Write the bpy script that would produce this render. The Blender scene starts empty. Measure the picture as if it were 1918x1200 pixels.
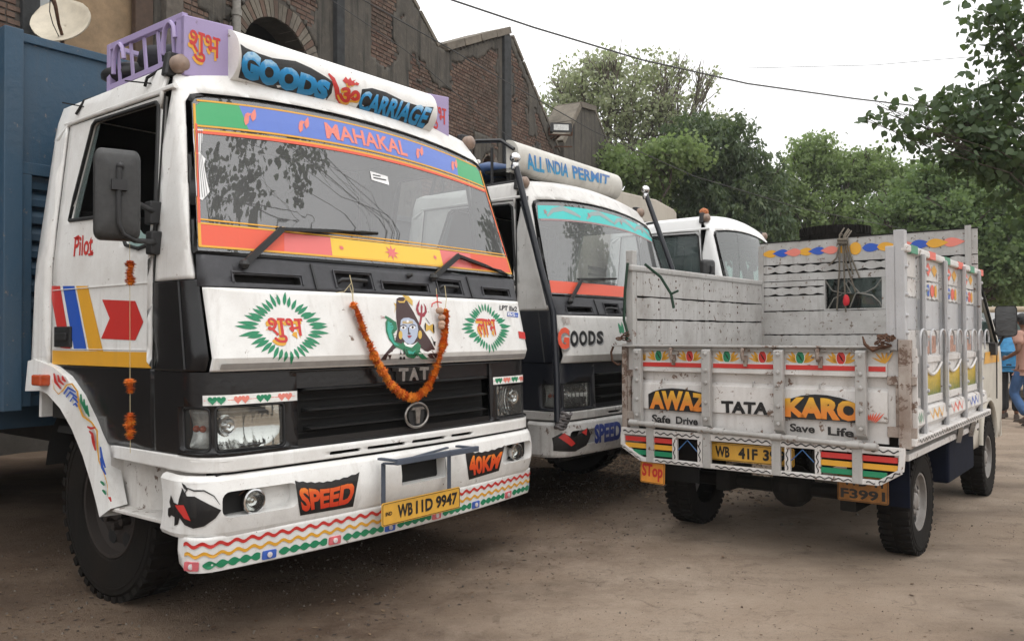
import bpy, bmesh, math, random
import numpy as np
from mathutils import Vector, Matrix, noise as mnoise
from mathutils.geometry import tessellate_polygon
random.seed(7); rng = np.random.default_rng(11)
SC = bpy.context.scene; COL = SC.collection
rad = math.radians
# ------------------------------------------------------------------ camera, sky, sun, exposure
F = 1562.9; PITCH = 0.01696; ROLL = -0.00475; H = 1.4
cam_d = bpy.data.cameras.new('camera'); cam = bpy.data.objects.new('camera', cam_d); COL.objects.link(cam)
cam_d.sensor_fit = 'HORIZONTAL'; cam_d.sensor_width = 36; cam_d.lens = 36 * F / 1918; cam_d.clip_start = .05; cam_d.clip_end = 2000
cp, sp, cr, sr = math.cos(PITCH), math.sin(PITCH), math.cos(ROLL), math.sin(ROLL)
CX = Vector((cr, -sr * sp, sr * cp)); CU = Vector((-sr, -cr * sp, cr * cp)); CF = Vector((0, cp, sp))
M = Matrix((CX, CU, -CF)).transposed().to_4x4(); M.translation = (0, 0, H); cam.matrix_world = M
SC.camera = cam
wd = bpy.data.worlds.new('World'); SC.world = wd; wd.use_nodes = True
nt = wd.node_tree; nt.nodes.clear()
sky = nt.nodes.new('ShaderNodeTexSky'); sky.sky_type = 'NISHITA'; sky.sun_disc = False
sky.sun_elevation = rad(58); sky.sun_rotation = rad(150); sky.air_density = 1.0; sky.dust_density = 6; sky.ozone_density = 1
hs = nt.nodes.new('ShaderNodeHueSaturation'); hs.inputs['Saturation'].default_value = .12
mx = nt.nodes.new('ShaderNodeMix'); mx.data_type = 'RGBA'; mx.inputs[0].default_value = .88
# closed cloud layer: the standard overcast sky, three times as bright overhead as at the horizon
tc = nt.nodes.new('ShaderNodeTexCoord'); sz = nt.nodes.new('ShaderNodeSeparateXYZ'); nt.links.new(tc.outputs['Generated'], sz.inputs[0])
ov = nt.nodes.new('ShaderNodeMapRange'); ov.inputs[1].default_value = 0; ov.inputs[2].default_value = 1; ov.inputs[3].default_value = 9.8; ov.inputs[4].default_value = 22.; nt.links.new(sz.outputs[2], ov.inputs[0])
cc = nt.nodes.new('ShaderNodeCombineColor'); [nt.links.new(ov.outputs[0], cc.inputs[i]) for i in range(3)]; nt.links.new(cc.outputs[0], mx.inputs[7])
bgn = nt.nodes.new('ShaderNodeBackground'); bgn.inputs[1].default_value = .12
wo = nt.nodes.new('ShaderNodeOutputWorld')
nt.links.new(sky.outputs[0], hs.inputs['Color']); nt.links.new(hs.outputs[0], mx.inputs[6])
nt.links.new(mx.outputs[2], bgn.inputs[0]); nt.links.new(bgn.outputs[0], wo.inputs[0])
sl = bpy.data.lights.new('sun', 'SUN'); sl.energy = .6; sl.angle = rad(25); sl.color = (1, .97, .92)
so = bpy.data.objects.new('sun', sl); COL.objects.link(so)
so.rotation_euler = (rad(32), 0, rad(30))
SC.view_settings.view_transform = 'Standard'; SC.view_settings.look = 'None'
SC.view_settings.exposure = -0.12; SC.view_settings.gamma = 1
SC.render.engine = 'CYCLES'
SC.cycles.max_bounces = 6; SC.cycles.diffuse_bounces = 2; SC.cycles.glossy_bounces = 3
SC.cycles.transparent_max_bounces = 24; SC.cycles.caustics_reflective = False; SC.cycles.caustics_refractive = False

# ------------------------------------------------------------------ frames: a place's own axes, and the ray a photo pixel makes in them
class Fr:
    def __init__(s, tx, ty, yaw, sc=1): s.t = (tx, ty); s.y = rad(yaw); s.s = sc
    def ray(s, px, py):
        a = (px - 959) / F; b = (600 - py) / F
        d = CF + a * CX + b * CU
        c, q = math.cos(s.y), math.sin(s.y); ox, oy = -s.t[0], -s.t[1]
        return ((c*ox+q*oy)/s.s, (-q*ox+c*oy)/s.s, H/s.s), ((c*d[0]+q*d[1])/s.s, (-q*d[0]+c*d[1])/s.s, d[2]/s.s)
    def pl(s, ax, v, px, py):
        O, D = s.ray(px, py); t = (v - O[ax]) / D[ax]
        return (O[0]+t*D[0], O[1]+t*D[1], O[2]+t*D[2])
    def root(s, name, **k):
        o = bpy.data.objects.new(name, None); COL.objects.link(o); o.location = (s.t[0], s.t[1], 0)
        o.rotation_euler = (0, 0, s.y); o.scale = (s.s,)*3; o.empty_display_size = .2; tag(o, **k); return o
    def w(s, p):
        c, q = math.cos(s.y), math.sin(s.y); x, y, z = [k*s.s for k in p]
        return Vector((s.t[0]+c*x-q*y, s.t[1]+q*x+c*y, z))
FA = Fr(-.5978, 4.6216, 52.134); FP = Fr(1.5456, 5.332, -38.665); FB = Fr(1.0412, 7.1609, 55.09, .954)
FC = Fr(3.1056, 9.8238, 56.44, .982); FW = Fr(-8.83, 4.69, 62); F0 = Fr(0, 0, 0)
def WP(px, py, Y): return Vector(F0.pl(1, Y, px, py))

def tag(o, label=None, cat=None, group=None, kind=None):
    if label: o['label'] = label
    if cat: o['category'] = cat
    if group: o['group'] = group
    if kind: o['kind'] = kind
    return o
def empty(name, loc, rz=0, parent=None, **k):
    o = bpy.data.objects.new(name, None); COL.objects.link(o); o.location = loc; o.rotation_euler = (0, 0, rz); o.empty_display_size = .2
    if parent: o.parent = parent
    return tag(o, **k)

# ------------------------------------------------------------------ materials
class N:
    def __init__(s, name):
        s.m = bpy.data.materials.new(name); s.m.use_nodes = True; s.t = s.m.node_tree; s.t.nodes.clear()
        s.out = s.t.nodes.new('ShaderNodeOutputMaterial')
    def n(s, ty, **k):
        x = s.t.nodes.new('ShaderNode' + ty)
        for a, b in k.items(): setattr(x, a, b)
        return x
    def l(s, a, b): s.t.links.new(a, b)
    def mix(s, f, a, b, mode='MIX'):
        x = s.n('Mix', data_type='RGBA', blend_type=mode)
        for i, v in ((0, f), (6, a), (7, b)):
            if isinstance(v, (int, float)): x.inputs[i].default_value = v
            elif isinstance(v, tuple): x.inputs[i].default_value = v if len(v) == 4 else (*v, 1)
            else: s.l(v, x.inputs[i])
        return x.outputs[2]
    def noise(s, scale, detail=6, rough=.6, vec=None, dist=0):
        x = s.n('TexNoise'); x.inputs['Scale'].default_value = scale; x.inputs['Detail'].default_value = detail
        x.inputs['Roughness'].default_value = rough; x.inputs['Distortion'].default_value = dist
        if vec is None: vec = s.obj()
        s.l(vec, x.inputs['Vector']); return x.outputs['Fac']
    def obj(s):
        if not hasattr(s, '_o'): s._o = s.n('TexCoord').outputs['Object']
        return s._o
    def pos(s):
        if not hasattr(s, '_p'): s._p = s.n('NewGeometry').outputs['Position']
        return s._p
    def scale(s, v, vec=None):
        x = s.n('Mapping'); x.inputs['Scale'].default_value = v; s.l(vec or s.obj(), x.inputs[0]); return x.outputs[0]
    def ramp(s, f, *st):
        x = s.n('ValToRGB'); e = x.color_ramp.elements
        while len(e) < len(st): e.new(.5)
        for el, (p, c) in zip(e, st): el.position = p; el.color = (c, c, c, 1) if isinstance(c, (int, float)) else (*c[:3], 1)
        s.l(f, x.inputs[0]); return x.outputs[0]
    def bsdf(s, col, rough=.5, metal=0, bump=None, bd=.01, spec=.5, **k):
        b = s.n('BsdfPrincipled')
        for i, v in (('Base Color', col), ('Roughness', rough), ('Metallic', metal)):
            if isinstance(v, (int, float)): b.inputs[i].default_value = v
            elif isinstance(v, tuple): b.inputs[i].default_value = (*v[:3], 1)
            else: s.l(v, b.inputs[i])
        b.inputs['Specular IOR Level'].default_value = spec
        for i, v in k.items():
            i = i.replace('_', ' ')
            if isinstance(v, tuple): b.inputs[i].default_value = (*v, 1)
            else: b.inputs[i].default_value = v
        if bump is not None:
            u = s.n('Bump'); u.inputs['Distance'].default_value = bd; s.l(bump, u.inputs['Height']); s.l(u.outputs[0], b.inputs['Normal'])
        s.l(b.outputs[0], s.out.inputs[0]); return b
MC = {}
def paint(name, c, rough=.35, dirt=.35, dcol=(.17, .14, .11), chips=0, chipcol=(.09, .05, .035), spec=.5, bumpy=.001, fs=1.):
    """coach paint: a film of dust, rain streaks, chips where the coat has gone"""
    if name in MC: return MC[name]
    s = N(name)
    a = s.ramp(s.noise(3.1*fs, 8, .65), (.42, 0), (.75, 1))
    st = s.ramp(s.noise(2.2*fs, 6, .6, s.scale((9, 9, .55))), (.5, 0), (.78, 1))
    f = s.n('Math', operation='MAXIMUM'); s.l(a, f.inputs[0]); s.l(st, f.inputs[1])
    g = s.n('Math', operation='MULTIPLY'); s.l(f.outputs[0], g.inputs[0]); g.inputs[1].default_value = dirt
    col = s.mix(g.outputs[0], c, dcol)
    sp_ = s.ramp(s.noise(70*fs, 3, .6), (.6, 0), (.72, 1))
    g2 = s.n('Math', operation='MULTIPLY'); s.l(sp_, g2.inputs[0]); g2.inputs[1].default_value = dirt*.5
    col = s.mix(g2.outputs[0], col, dcol)
    if chips:
        c1 = s.ramp(s.noise(14*fs, 9, .72, dist=.3), (.66-chips*.22, 0), (.68-chips*.22, 1))
        col = s.mix(c1, col, s.mix(s.noise(40, 4), chipcol, (.2, .15, .12)))
    rg = s.mix(g.outputs[0], (rough,)*3, (.8,)*3)
    s.bsdf(col, rg, bump=s.noise(25*fs, 5), bd=bumpy, spec=spec)
    MC[name] = s.m; return s.m
def plain(name, c, rough=.5, metal=0, var=.25, scale=12, bd=.001, spec=.5, **k):
    if name in MC: return MC[name]
    s = N(name); nz = s.noise(scale, 7, .65)
    col = s.mix(s.ramp(nz, (.3, 0), (.7, 1)), tuple(x*(1-var) for x in c[:3]), tuple(min(1, x*(1+var)) for x in c[:3]))
    s.bsdf(col, rough, metal, bump=nz, bd=bd, spec=spec, **k); MC[name] = s.m; return s.m
def glassm(name, tint=(.75, .8, .8), dust=.1, ior=1.6, dcol=(.45, .45, .46), streak=True):
    s = N(name)
    tr = s.n('BsdfTransparent'); tr.inputs[0].default_value = (*tint, 1)
    gl = s.n('BsdfGlossy'); gl.inputs['Roughness'].default_value = .012
    fr = s.n('Fresnel'); fr.inputs[0].default_value = ior
    m1 = s.n('MixShader'); s.l(fr.outputs[0], m1.inputs[0]); s.l(tr.outputs[0], m1.inputs[1]); s.l(gl.outputs[0], m1.inputs[2])
    df = s.n('BsdfDiffuse'); df.inputs[0].default_value = (*dcol, 1)
    nz = s.ramp(s.noise(1.6, 7, .6, s.scale((1, 1, .6))), (.25, dust*.55), (.8, dust*1.5))
    m2 = s.n('MixShader'); s.l(nz, m2.inputs[0]); s.l(m1.outputs[0], m2.inputs[1]); s.l(df.outputs[0], m2.inputs[2])
    s.l(m2.outputs[0], s.out.inputs[0]); return s.m
def grad(name, stops, axis='Z', z0=0, z1=1, mottled=.15, rough=.4):
    """hand-blended lettering enamel, colour running over the height of the letters (object axis)"""
    s = N(name); sx = s.n('SeparateXYZ'); s.l(s.obj(), sx.inputs[0])
    mr = s.n('MapRange'); mr.inputs[1].default_value = z0; mr.inputs[2].default_value = z1; s.l(sx.outputs[axis], mr.inputs[0])
    ad = s.n('Math', operation='ADD'); s.l(mr.outputs[0], ad.inputs[0])
    ml = s.n('Math', operation='MULTIPLY_ADD'); s.l(s.noise(30, 4), ml.inputs[0]); ml.inputs[1].default_value = mottled*2; ml.inputs[2].default_value = -mottled
    s.l(ml.outputs[0], ad.inputs[1]); s.bsdf(s.ramp(ad.outputs[0], *stops), rough); return s.m

WHITE = paint('white_cab_paint', (.79, .785, .765), .3, .38, (.30, .25, .20), chips=.02, chipcol=(.16,.10,.07))
WHITE2 = paint('aged_white_paint', (.62, .60, .57), .4, .55, (.28, .24, .2), chips=.25)
BLACK = paint('black_cab_paint', (.007, .007, .008), .22, .09, (.06, .05, .045))
BLACKB = paint('blueblack_cab_paint', (.008, .010, .016), .3, .16, (.06, .05, .045))
COWL = plain('grey_black_plastic', (.035, .035, .04), .5, 0, .25, 20)
PLAS = plain('black_plastic', (.016, .016, .017), .5)
RUB = plain('rubber_seal', (.012, .012, .012), .6)
DARK = plain('dark_interior', (.008, .0075, .007), .9)
CHROME = plain('chrome', (.7, .7, .7), .15, 1, .1)
DULLM = plain('dull_badge_metal', (.33, .31, .29), .35, .9, .3, 40)
BLUEB = paint('blue_body_paint', (.022, .062, .108), .5, .5, (.055, .075, .095), chips=.13, chipcol=(.07, .10, .13), bumpy=.004)
RUST = plain('rusty_steel', (.10, .05, .03), .8, .3, .5, 25, .002)
STEELD = plain('dark_chassis_steel', (.012, .010, .008), .85, 0, .5, 8)
RED = paint('red_enamel', (.55, .03, .025), .4, .12)
REDF = paint('orange_red_enamel', (.72, .10, .05), .4, .1)
BLUE = paint('blue_enamel', (.02, .09, .45), .4, .12)
YEL = paint('yellow_enamel', (.72, .36, .03), .4, .15)
YEL2 = paint('bright_yellow_film', (.80, .52, .05), .3, .05)
GRN = paint('green_enamel', (.01, .22, .10), .4, .12)
GRNF = paint('green_film', (.05, .36, .14), .3, .05)
BLUF = paint('periwinkle_film', (.12, .2, .58), .3, .05)
SALM = paint('salmon_film', (.75, .22, .17), .35, .05)
ORAN = paint('orange_line', (.85, .33, .05), .35, .05)
PINKF = paint('pink_film', (.72, .16, .15), .3, .05)
TURQ = paint('turquoise_film', (.04, .55, .52), .35, .2, (.3, .32, .3))
PURP = paint('lilac_paint', (.36, .29, .50), .45, .25, (.3, .26, .3), chips=.03)
INK = paint('black_enamel', (.008, .008, .009), .4, .1)
TYRE = paint('dusty_tyre_rubber', (.010, .009, .008), .85, .4, (.026, .018, .013), spec=.15, bumpy=.002)
RIMM = paint('dusty_rim_steel', (.020, .014, .011), .8, .6, (.022, .015, .011))
RIMS = paint('silver_rim', (.26, .245, .23), .4, .7, (.09, .07, .06))
LENS = plain('clear_lens', (.50, .50, .48), .15, .55, .3, 26, .003)
LENS2 = plain('ribbed_reflector', (.62, .62, .60), .07, 1, .06, 9, .001)
AMB = plain('orange_marker_lens', (.45, .07, .02), .25)
BEIGEL = plain('faded_marker_lens', (.24, .17, .13), .45)

# ------------------------------------------------------------------ mesh building
class G:
    def __init__(s): s.v = []; s.f = []; s.m = []
    def add(s, vs, fs, mi=0):
        k = len(s.v); s.v += [tuple(v) for v in vs]; s.f += [tuple(i+k for i in f) for f in fs]; s.m += [mi]*len(fs); return s
    def box(s, a, b, mi=0, T=None):
        x0, y0, z0 = a; x1, y1, z1 = b
        vs = [(x0,y0,z0),(x1,y0,z0),(x1,y1,z0),(x0,y1,z0),(x0,y0,z1),(x1,y0,z1),(x1,y1,z1),(x0,y1,z1)]
        if T is not None: vs = [T @ Vector(v) for v in vs]
        return s.add(vs, [(0,3,2,1),(4,5,6,7),(0,1,5,4),(1,2,6,5),(2,3,7,6),(3,0,4,7)], mi)
    def hexa(s, b, t, mi=0):
        return s.add(list(b)+list(t), [(3,2,1,0),(4,5,6,7),(0,1,5,4),(1,2,6,5),(2,3,7,6),(3,0,4,7)], mi)
    def bar(s, p, q, w, h=None, up=(0,0,1), mi=0):
        h = h or w; p = Vector(p); q = Vector(q); d = (q-p).normalized(); u = Vector(up)
        x = d.cross(u)
        if x.length < 1e-4: x = d.cross(Vector((1,0,0)))
        x.normalize(); u = x.cross(d)
        c = [(-w/2,-h/2),(w/2,-h/2),(w/2,h/2),(-w/2,h/2)]
        return s.hexa([p+x*a+u*b for a,b in c], [q+x*a+u*b for a,b in c], mi)
    def tube(s, pts, r, n=8, mi=0, cap=True, closed=False):
        P = [Vector(p) for p in pts]; R = r if isinstance(r, (list, tuple)) else [r]*len(P); vs = []; fs = []
        u = None
        for i, p in enumerate(P):
            a = P[i-1] if (i or closed) else p; b = P[(i+1) % len(P)] if (i < len(P)-1 or closed) else p
            d = (b-a).normalized()
            if u is None: u = d.orthogonal().normalized()
            u = (u - d*u.dot(d))
            u = u.normalized() if u.length > 1e-5 else d.orthogonal().normalized()
            w = d.cross(u)
            vs += [p + (u*math.cos(t*2*math.pi/n) + w*math.sin(t*2*math.pi/n))*R[i] for t in range(n)]
        m = len(P); rr = range(m if closed else m-1)
        for i in rr:
            j = (i+1) % m
            fs += [(i*n+t, i*n+(t+1)%n, j*n+(t+1)%n, j*n+t) for t in range(n)]
        if cap and not closed: fs += [tuple(range(n))[::-1], tuple((m-1)*n+t for t in range(n))]
        return s.add(vs, fs, mi)
    def lathe(s, prof, o, ax=(1,0,0), n=24, mi=0, cap=(False, False), sx=(1,1)):
        """prof: (radius, position along ax)"""
        ax = Vector(ax).normalized(); u = ax.orthogonal().normalized(); w = ax.cross(u); o = Vector(o); vs = []; fs = []
        for r, t in prof: vs += [o + ax*t + (u*math.cos(k*2*math.pi/n)*sx[0] + w*math.sin(k*2*math.pi/n)*sx[1])*r for k in range(n)]
        for i in range(len(prof)-1): fs += [(i*n+k, i*n+(k+1)%n, (i+1)*n+(k+1)%n, (i+1)*n+k) for k in range(n)]
        if cap[0]: fs.append(tuple(range(n))[::-1])
        if cap[1]: fs.append(tuple((len(prof)-1)*n+k for k in range(n)))
        return s.add(vs, fs, mi)
    def ball(s, c, r, n=10, mi=0, sc=(1,1,1)):
        k = len(s.v); s.lathe([(max(1e-4, math.sin(math.pi*i/(n//2)))*r, -math.cos(math.pi*i/(n//2))*r) for i in range(n//2+1)], (0,0,0), (0,0,1), n, mi)
        for i in range(k, len(s.v)):
            v = s.v[i]; s.v[i] = (c[0]+v[0]*sc[0], c[1]+v[1]*sc[1], c[2]+v[2]*sc[2])
        return s
    def prism(s, poly, fn0, fn1, mi=0):
        """2D outline mapped by two functions (front, back) into a solid"""
        n = len(poly); vs = [fn0(*p) for p in poly] + [fn1(*p) for p in poly]
        tri = tessellate_polygon([[Vector((p[0], p[1], 0)) for p in poly]])
        fs = [tuple(t) for t in tri] + [tuple(i+n for i in t)[::-1] for t in tri] + [(i, (i+1) % n, (i+1) % n + n, i+n) for i in range(n)]
        return s.add(vs, fs, mi)
    def sheet(s, outline, holes, fn, grid=.08, mi=0):
        """2D outline with holes, cut on a grid, mapped on to a surface"""
        vs, fs = tess(outline, holes, grid); return s.add([fn(*v) for v in vs], fs, mi)
    def build(s, name, mats, parent=None, smooth=None, bevel=0, solid=0, label=None, kind=None, sub=0, fix=True):
        me = bpy.data.meshes.new(name); me.from_pydata(s.v, [], s.f)
        mats = mats if isinstance(mats, (list, tuple)) else [mats]
        for m in mats: me.materials.append(m)
        if len(mats) > 1: me.polygons.foreach_set('material_index', s.m)
        if fix:
            bm = bmesh.new(); bm.from_mesh(me); bmesh.ops.recalc_face_normals(bm, faces=bm.faces); bm.to_mesh(me); bm.free()
        if smooth is not None: me.shade_smooth(); me.set_sharp_from_angle(angle=rad(smooth))
        o = bpy.data.objects.new(name, me); COL.objects.link(o)
        if parent: o.parent = parent
        if solid: q = o.modifiers.new('thickness', 'SOLIDIFY'); q.thickness = abs(solid); q.offset = -1 if solid > 0 else 1
        if bevel: q = o.modifiers.new('bevel', 'BEVEL'); q.width = bevel; q.segments = 2; q.limit_method = 'ANGLE'; q.angle_limit = rad(40)
        tag(o, label, kind=kind); return o
def tess(outline, holes=(), grid=.08):
    loops = [outline] + list(holes); flat = [p for l in loops for p in l]
    tri = tessellate_polygon([[Vector((p[0], p[1], 0)) for p in l] for l in loops])
    bm = bmesh.new(); vs = [bm.verts.new((p[0], p[1], 0)) for p in flat]
    for t in tri:
        try: bm.faces.new([vs[i] for i in t])
        except ValueError: pass
    return gridcut(bm, grid)
def gridcut(bm, grid):
    if grid and bm.verts:
        for ax in (0, 1):
            lo = min(v.co[ax] for v in bm.verts); hi = max(v.co[ax] for v in bm.verts); k = math.floor(lo/grid)+1
            while k*grid < hi-1e-6:
                n = [0,0,0]; n[ax] = 1; c = [0,0,0]; c[ax] = k*grid
                bmesh.ops.bisect_plane(bm, geom=bm.verts[:]+bm.edges[:]+bm.faces[:], dist=1e-6, plane_co=c, plane_no=n); k += 1
    bm.verts.index_update()
    r = [tuple(v.co[:2]) for v in bm.verts], [tuple(v.index for v in f.verts) for f in bm.faces]; bm.free(); return r
_tx = {}
def textmesh(string, bold=0., grid=.12):
    """lettering outline in a unit box (0..1, 0..1) of the word, filled"""
    k = (string, bold, grid)
    if k in _tx: return _tx[k]
    c = bpy.data.curves.new('t', 'FONT'); c.body = string; c.offset = bold; c.resolution_u = 3; c.space_character = 1.0
    o = bpy.data.objects.new('t', c); COL.objects.link(o); bpy.context.view_layer.update()
    me = bpy.data.meshes.new_from_object(o.evaluated_get(bpy.context.evaluated_depsgraph_get()))
    bm = bmesh.new(); bm.from_mesh(me); vs, fs = gridcut(bm, grid)
    bpy.data.objects.remove(o); bpy.data.curves.remove(c); bpy.data.meshes.remove(me)
    x0, x1 = min(v[0] for v in vs), max(v[0] for v in vs); y0, y1 = min(v[1] for v in vs), max(v[1] for v in vs)
    # the unsteady hand of a sign painter
    vs = [(a+.020*mnoise.noise(Vector((a*2.3, b*2.3, len(string)*3.1)))+.008*mnoise.noise(Vector((a*9, b*9, 7))), b+.022*mnoise.noise(Vector((a*2.1, b*2.6, 4.4)))+.008*mnoise.noise(Vector((a*8, b*8, 2)))) for a, b in vs]
    _tx[k] = ([((a-x0)/(x1-x0), (b-y0)/(y1-y0)) for a, b in vs], fs); return _tx[k]

class Surf:
    """a painted surface of a thing: finds where the sight line of a photo pixel meets it"""
    def __init__(s, fr, ax, fn, out): s.fr = fr; s.ax = ax; s.fn = fn; s.out = Vector(out)
    def hit(s, px, py, off=.002):
        v = s.fn(0, 0) if s.ax != 1 else s.fn(0, 1.5)
        for _ in range(22):
            p = s.fr.pl(s.ax, v, px, py); v = .45*v+.55*s.fn(*[p[i] for i in range(3) if i != s.ax])
        p = list(p); p[s.ax] = v
        return Vector(p) + s.out*off
def bil(q, u, v):
    """TL TR BR BL"""
    t = (q[0][0]+(q[1][0]-q[0][0])*u, q[0][1]+(q[1][1]-q[0][1])*u); b = (q[3][0]+(q[2][0]-q[3][0])*u, q[3][1]+(q[2][1]-q[3][1])*u)
    return (b[0]+(t[0]-b[0])*v, b[1]+(t[1]-b[1])*v)
def polys_px(g, surf, polys, off=.002, mi=0, grid=25):
    for p in polys:
        vs, fs = tess(p, (), grid); g.add([surf.hit(a, b, off) for a, b in vs], fs, mi)
def text_px(g, surf, string, quad, off=.003, bold=0., mi=0, warp=None):
    vs, fs = textmesh(string, bold)
    if warp: vs = [warp(u, v) for u, v in vs]
    g.add([surf.hit(*bil(quad, u, v), off) for u, v in vs], fs, mi)
def polys_uv(g, fn, polys, mi=0, grid=.06):
    for p in polys:
        vs, fs = tess(p, (), grid); g.add([fn(a, b) for a, b in vs], fs, mi)
def text_uv(g, fn, string, x0, x1, z0, z1, bold=0., mi=0, slant=0, warp=None):
    vs, fs = textmesh(string, bold)
    if warp: vs = [warp(u, v) for u, v in vs]
    g.add([fn(x0+(x1-x0)*u+slant*(v-.5), z0+(z1-z0)*v) for u, v in vs], fs, mi)
def leafpoly(x, y, ang, L, w, n=4):
    c, s_ = math.cos(ang), math.sin(ang); pts = []
    for i in range(n+1): t = i/n; pts.append((t*L, w*math.sin(math.pi*t**.8)/2))
    for i in range(n-1, 0, -1): t = i/n; pts.append((t*L, -w*math.sin(math.pi*t**.8)/2))
    return [(x+a*c-b*s_, y+a*s_+b*c) for a, b in pts]
def ell(cx, cy, rx, ry, n=16, a=0):
    return [(cx+rx*math.cos(t*2*math.pi/n)*math.cos(a)-ry*math.sin(t*2*math.pi/n)*math.sin(a), cy+rx*math.cos(t*2*math.pi/n)*math.sin(a)+ry*math.sin(t*2*math.pi/n)*math.cos(a)) for t in range(n)]
def wave(x0, x1, y, amp, thick, per, n=6, diamond=False, slope=0):
    """a wavy painted ribbon as a closed outline"""
    k = max(2, int(abs(x1-x0)/per*n)); up = []; dn = []
    for i in range(k+1):
        x = x0+(x1-x0)*i/k; ph = 2*math.pi*(x-x0)/per; yy = y+slope*(x-x0)
        if diamond: up.append((x, yy+amp*(.25+abs(math.sin(ph/2))))); dn.append((x, yy-amp*(.25+abs(math.sin(ph/2)))))
        else: up.append((x, yy+amp*math.sin(ph)+thick/2)); dn.append((x, yy+amp*math.sin(ph)-thick/2))
    return up+dn[::-1]
def rrect(x0, y0, x1, y1, r, n=3):
    pts = []
    for cx, cy, a in ((x1-r, y1-r, 0), (x0+r, y1-r, 90), (x0+r, y0+r, 180), (x1-r, y0+r, 270)):
        pts += [(cx+r*math.cos(rad(a+90*i/n)), cy+r*math.sin(rad(a+90*i/n))) for i in range(n+1)]
    return pts
def copy_tree(o, parent=None):
    c = o.copy(); COL.objects.link(c)
    if parent: c.parent = parent
    for ch in list(o.children): copy_tree(ch, c)
    return c
# ------------------------------------------------------------------ ground
def ground_mat():
    s = N('dirt_road'); P = s.pos()
    n1 = s.noise(.35, 6, .6, P); n2 = s.noise(2.3, 8, .7, P); n3 = s.noise(38, 6, .75, P); n4 = s.noise(160, 3, .6, P)
    sep = s.n('SeparateXYZ'); s.l(P, sep.inputs[0])
    # the metalled road lies to the right, trodden earth and litter along the lorries, darkened to paint in the shade beneath them
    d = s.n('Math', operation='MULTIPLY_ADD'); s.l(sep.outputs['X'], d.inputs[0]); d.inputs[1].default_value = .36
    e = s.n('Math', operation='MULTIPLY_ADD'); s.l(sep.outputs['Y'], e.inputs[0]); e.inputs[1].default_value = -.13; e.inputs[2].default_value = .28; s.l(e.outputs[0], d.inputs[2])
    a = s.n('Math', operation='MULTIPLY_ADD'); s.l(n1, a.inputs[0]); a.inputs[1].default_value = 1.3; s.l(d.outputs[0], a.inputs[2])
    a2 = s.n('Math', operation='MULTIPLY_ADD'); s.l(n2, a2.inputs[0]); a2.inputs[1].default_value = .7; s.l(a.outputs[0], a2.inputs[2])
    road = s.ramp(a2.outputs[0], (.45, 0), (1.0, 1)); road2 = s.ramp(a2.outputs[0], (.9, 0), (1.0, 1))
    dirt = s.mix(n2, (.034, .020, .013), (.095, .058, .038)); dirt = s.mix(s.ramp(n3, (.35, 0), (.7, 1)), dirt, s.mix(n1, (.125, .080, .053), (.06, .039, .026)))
    asp = s.mix(s.ramp(n2, (.3, 0), (.7, 1)), (.30, .232, .175), (.43, .345, .27)); asp = s.mix(s.ramp(n3, (.45, 0), (.75, .8)), asp, (.40, .325, .258))
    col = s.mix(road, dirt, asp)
    far = s.ramp(s.noise(.8, 5, .6, P), (.35, 0), (.7, .8)); col = s.mix(far, col, (.28, .208, .15))
    col = s.mix(s.ramp(n4, (.58, 0), (.72, .7)), col, (.05, .034, .026)); col = s.mix(s.ramp(s.noise(95, 4, .6, P), (.64, 0), (.74, .3)), col, (.26, .22, .18))
    stain = s.ramp(s.noise(.55, 5, .55, s.scale((1, 1.5, 1), P)), (.52, 0), (.66, .5)); col = s.mix(stain, col, (.060, .041, .030))
    mp = s.n('Mapping'); mp.inputs['Rotation'].default_value = (0, 0, rad(52)); mp.inputs['Scale'].default_value = (.35, 3.2, 1); s.l(P, mp.inputs[0])
    trk = s.noise(1.0, 6, .6, mp.outputs[0]); col = s.mix(s.ramp(trk, (.50, 0), (.66, .24)), col, (.105, .075, .053)); col = s.mix(s.ramp(trk, (.30, .2), (.42, 0)), col, (.34, .27, .205))
    pat = s.noise(5.5, 8, .75, P, 1.2); col = s.mix(s.ramp(pat, (.55, 0), (.68, .45)), col, (.075, .052, .038))
    h = s.n('Math', operation='ADD'); s.l(n3, h.inputs[0]); s.l(n4, h.inputs[1])
    h2 = s.n('Math', operation='MULTIPLY_ADD'); s.l(n2, h2.inputs[0]); h2.inputs[1].default_value = 2.2; s.l(h.outputs[0], h2.inputs[2])
    s.bsdf(col, .92, bump=h2.outputs[0], bd=.012, spec=.2); return s.m
from mathutils import noise as mno
def gz(x, y):
    r = math.hypot(x, y)
    if r > 60: return 0.
    f = min(1, max(0, (60-r)/20))
    side = max(0, min(1, (-(x*.8)+y*.12-.4)))
    return f*((mno.noise(Vector((x*.9, y*.9, 3)))*.012 + mno.noise(Vector((x*3.1, y*3.1, 5)))*.007)*(.5+1.0*side)) - .006
g = G(); xs = sorted(set([round(v, 3) for v in list(np.arange(-7, 9, .12))+list(np.arange(-30, 40, 1.5))+[-600,-300,-120,-60,60,120,300,600]])); ys = sorted(set([round(v, 3) for v in list(np.arange(1, 14, .12))+list(np.arange(-20, 60, 1.5))+[-600,-200,-60,100,200,400,700]]))
nx = len(xs); g.add([(x, y, gz(x, y)) for y in ys for x in xs], [(j*nx+i, j*nx+i+1, (j+1)*nx+i+1, (j+1)*nx+i) for j in range(len(ys)-1) for i in range(nx-1)])
tag(g.build('ground', ground_mat(), smooth=180, fix=False), kind='structure')
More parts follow.
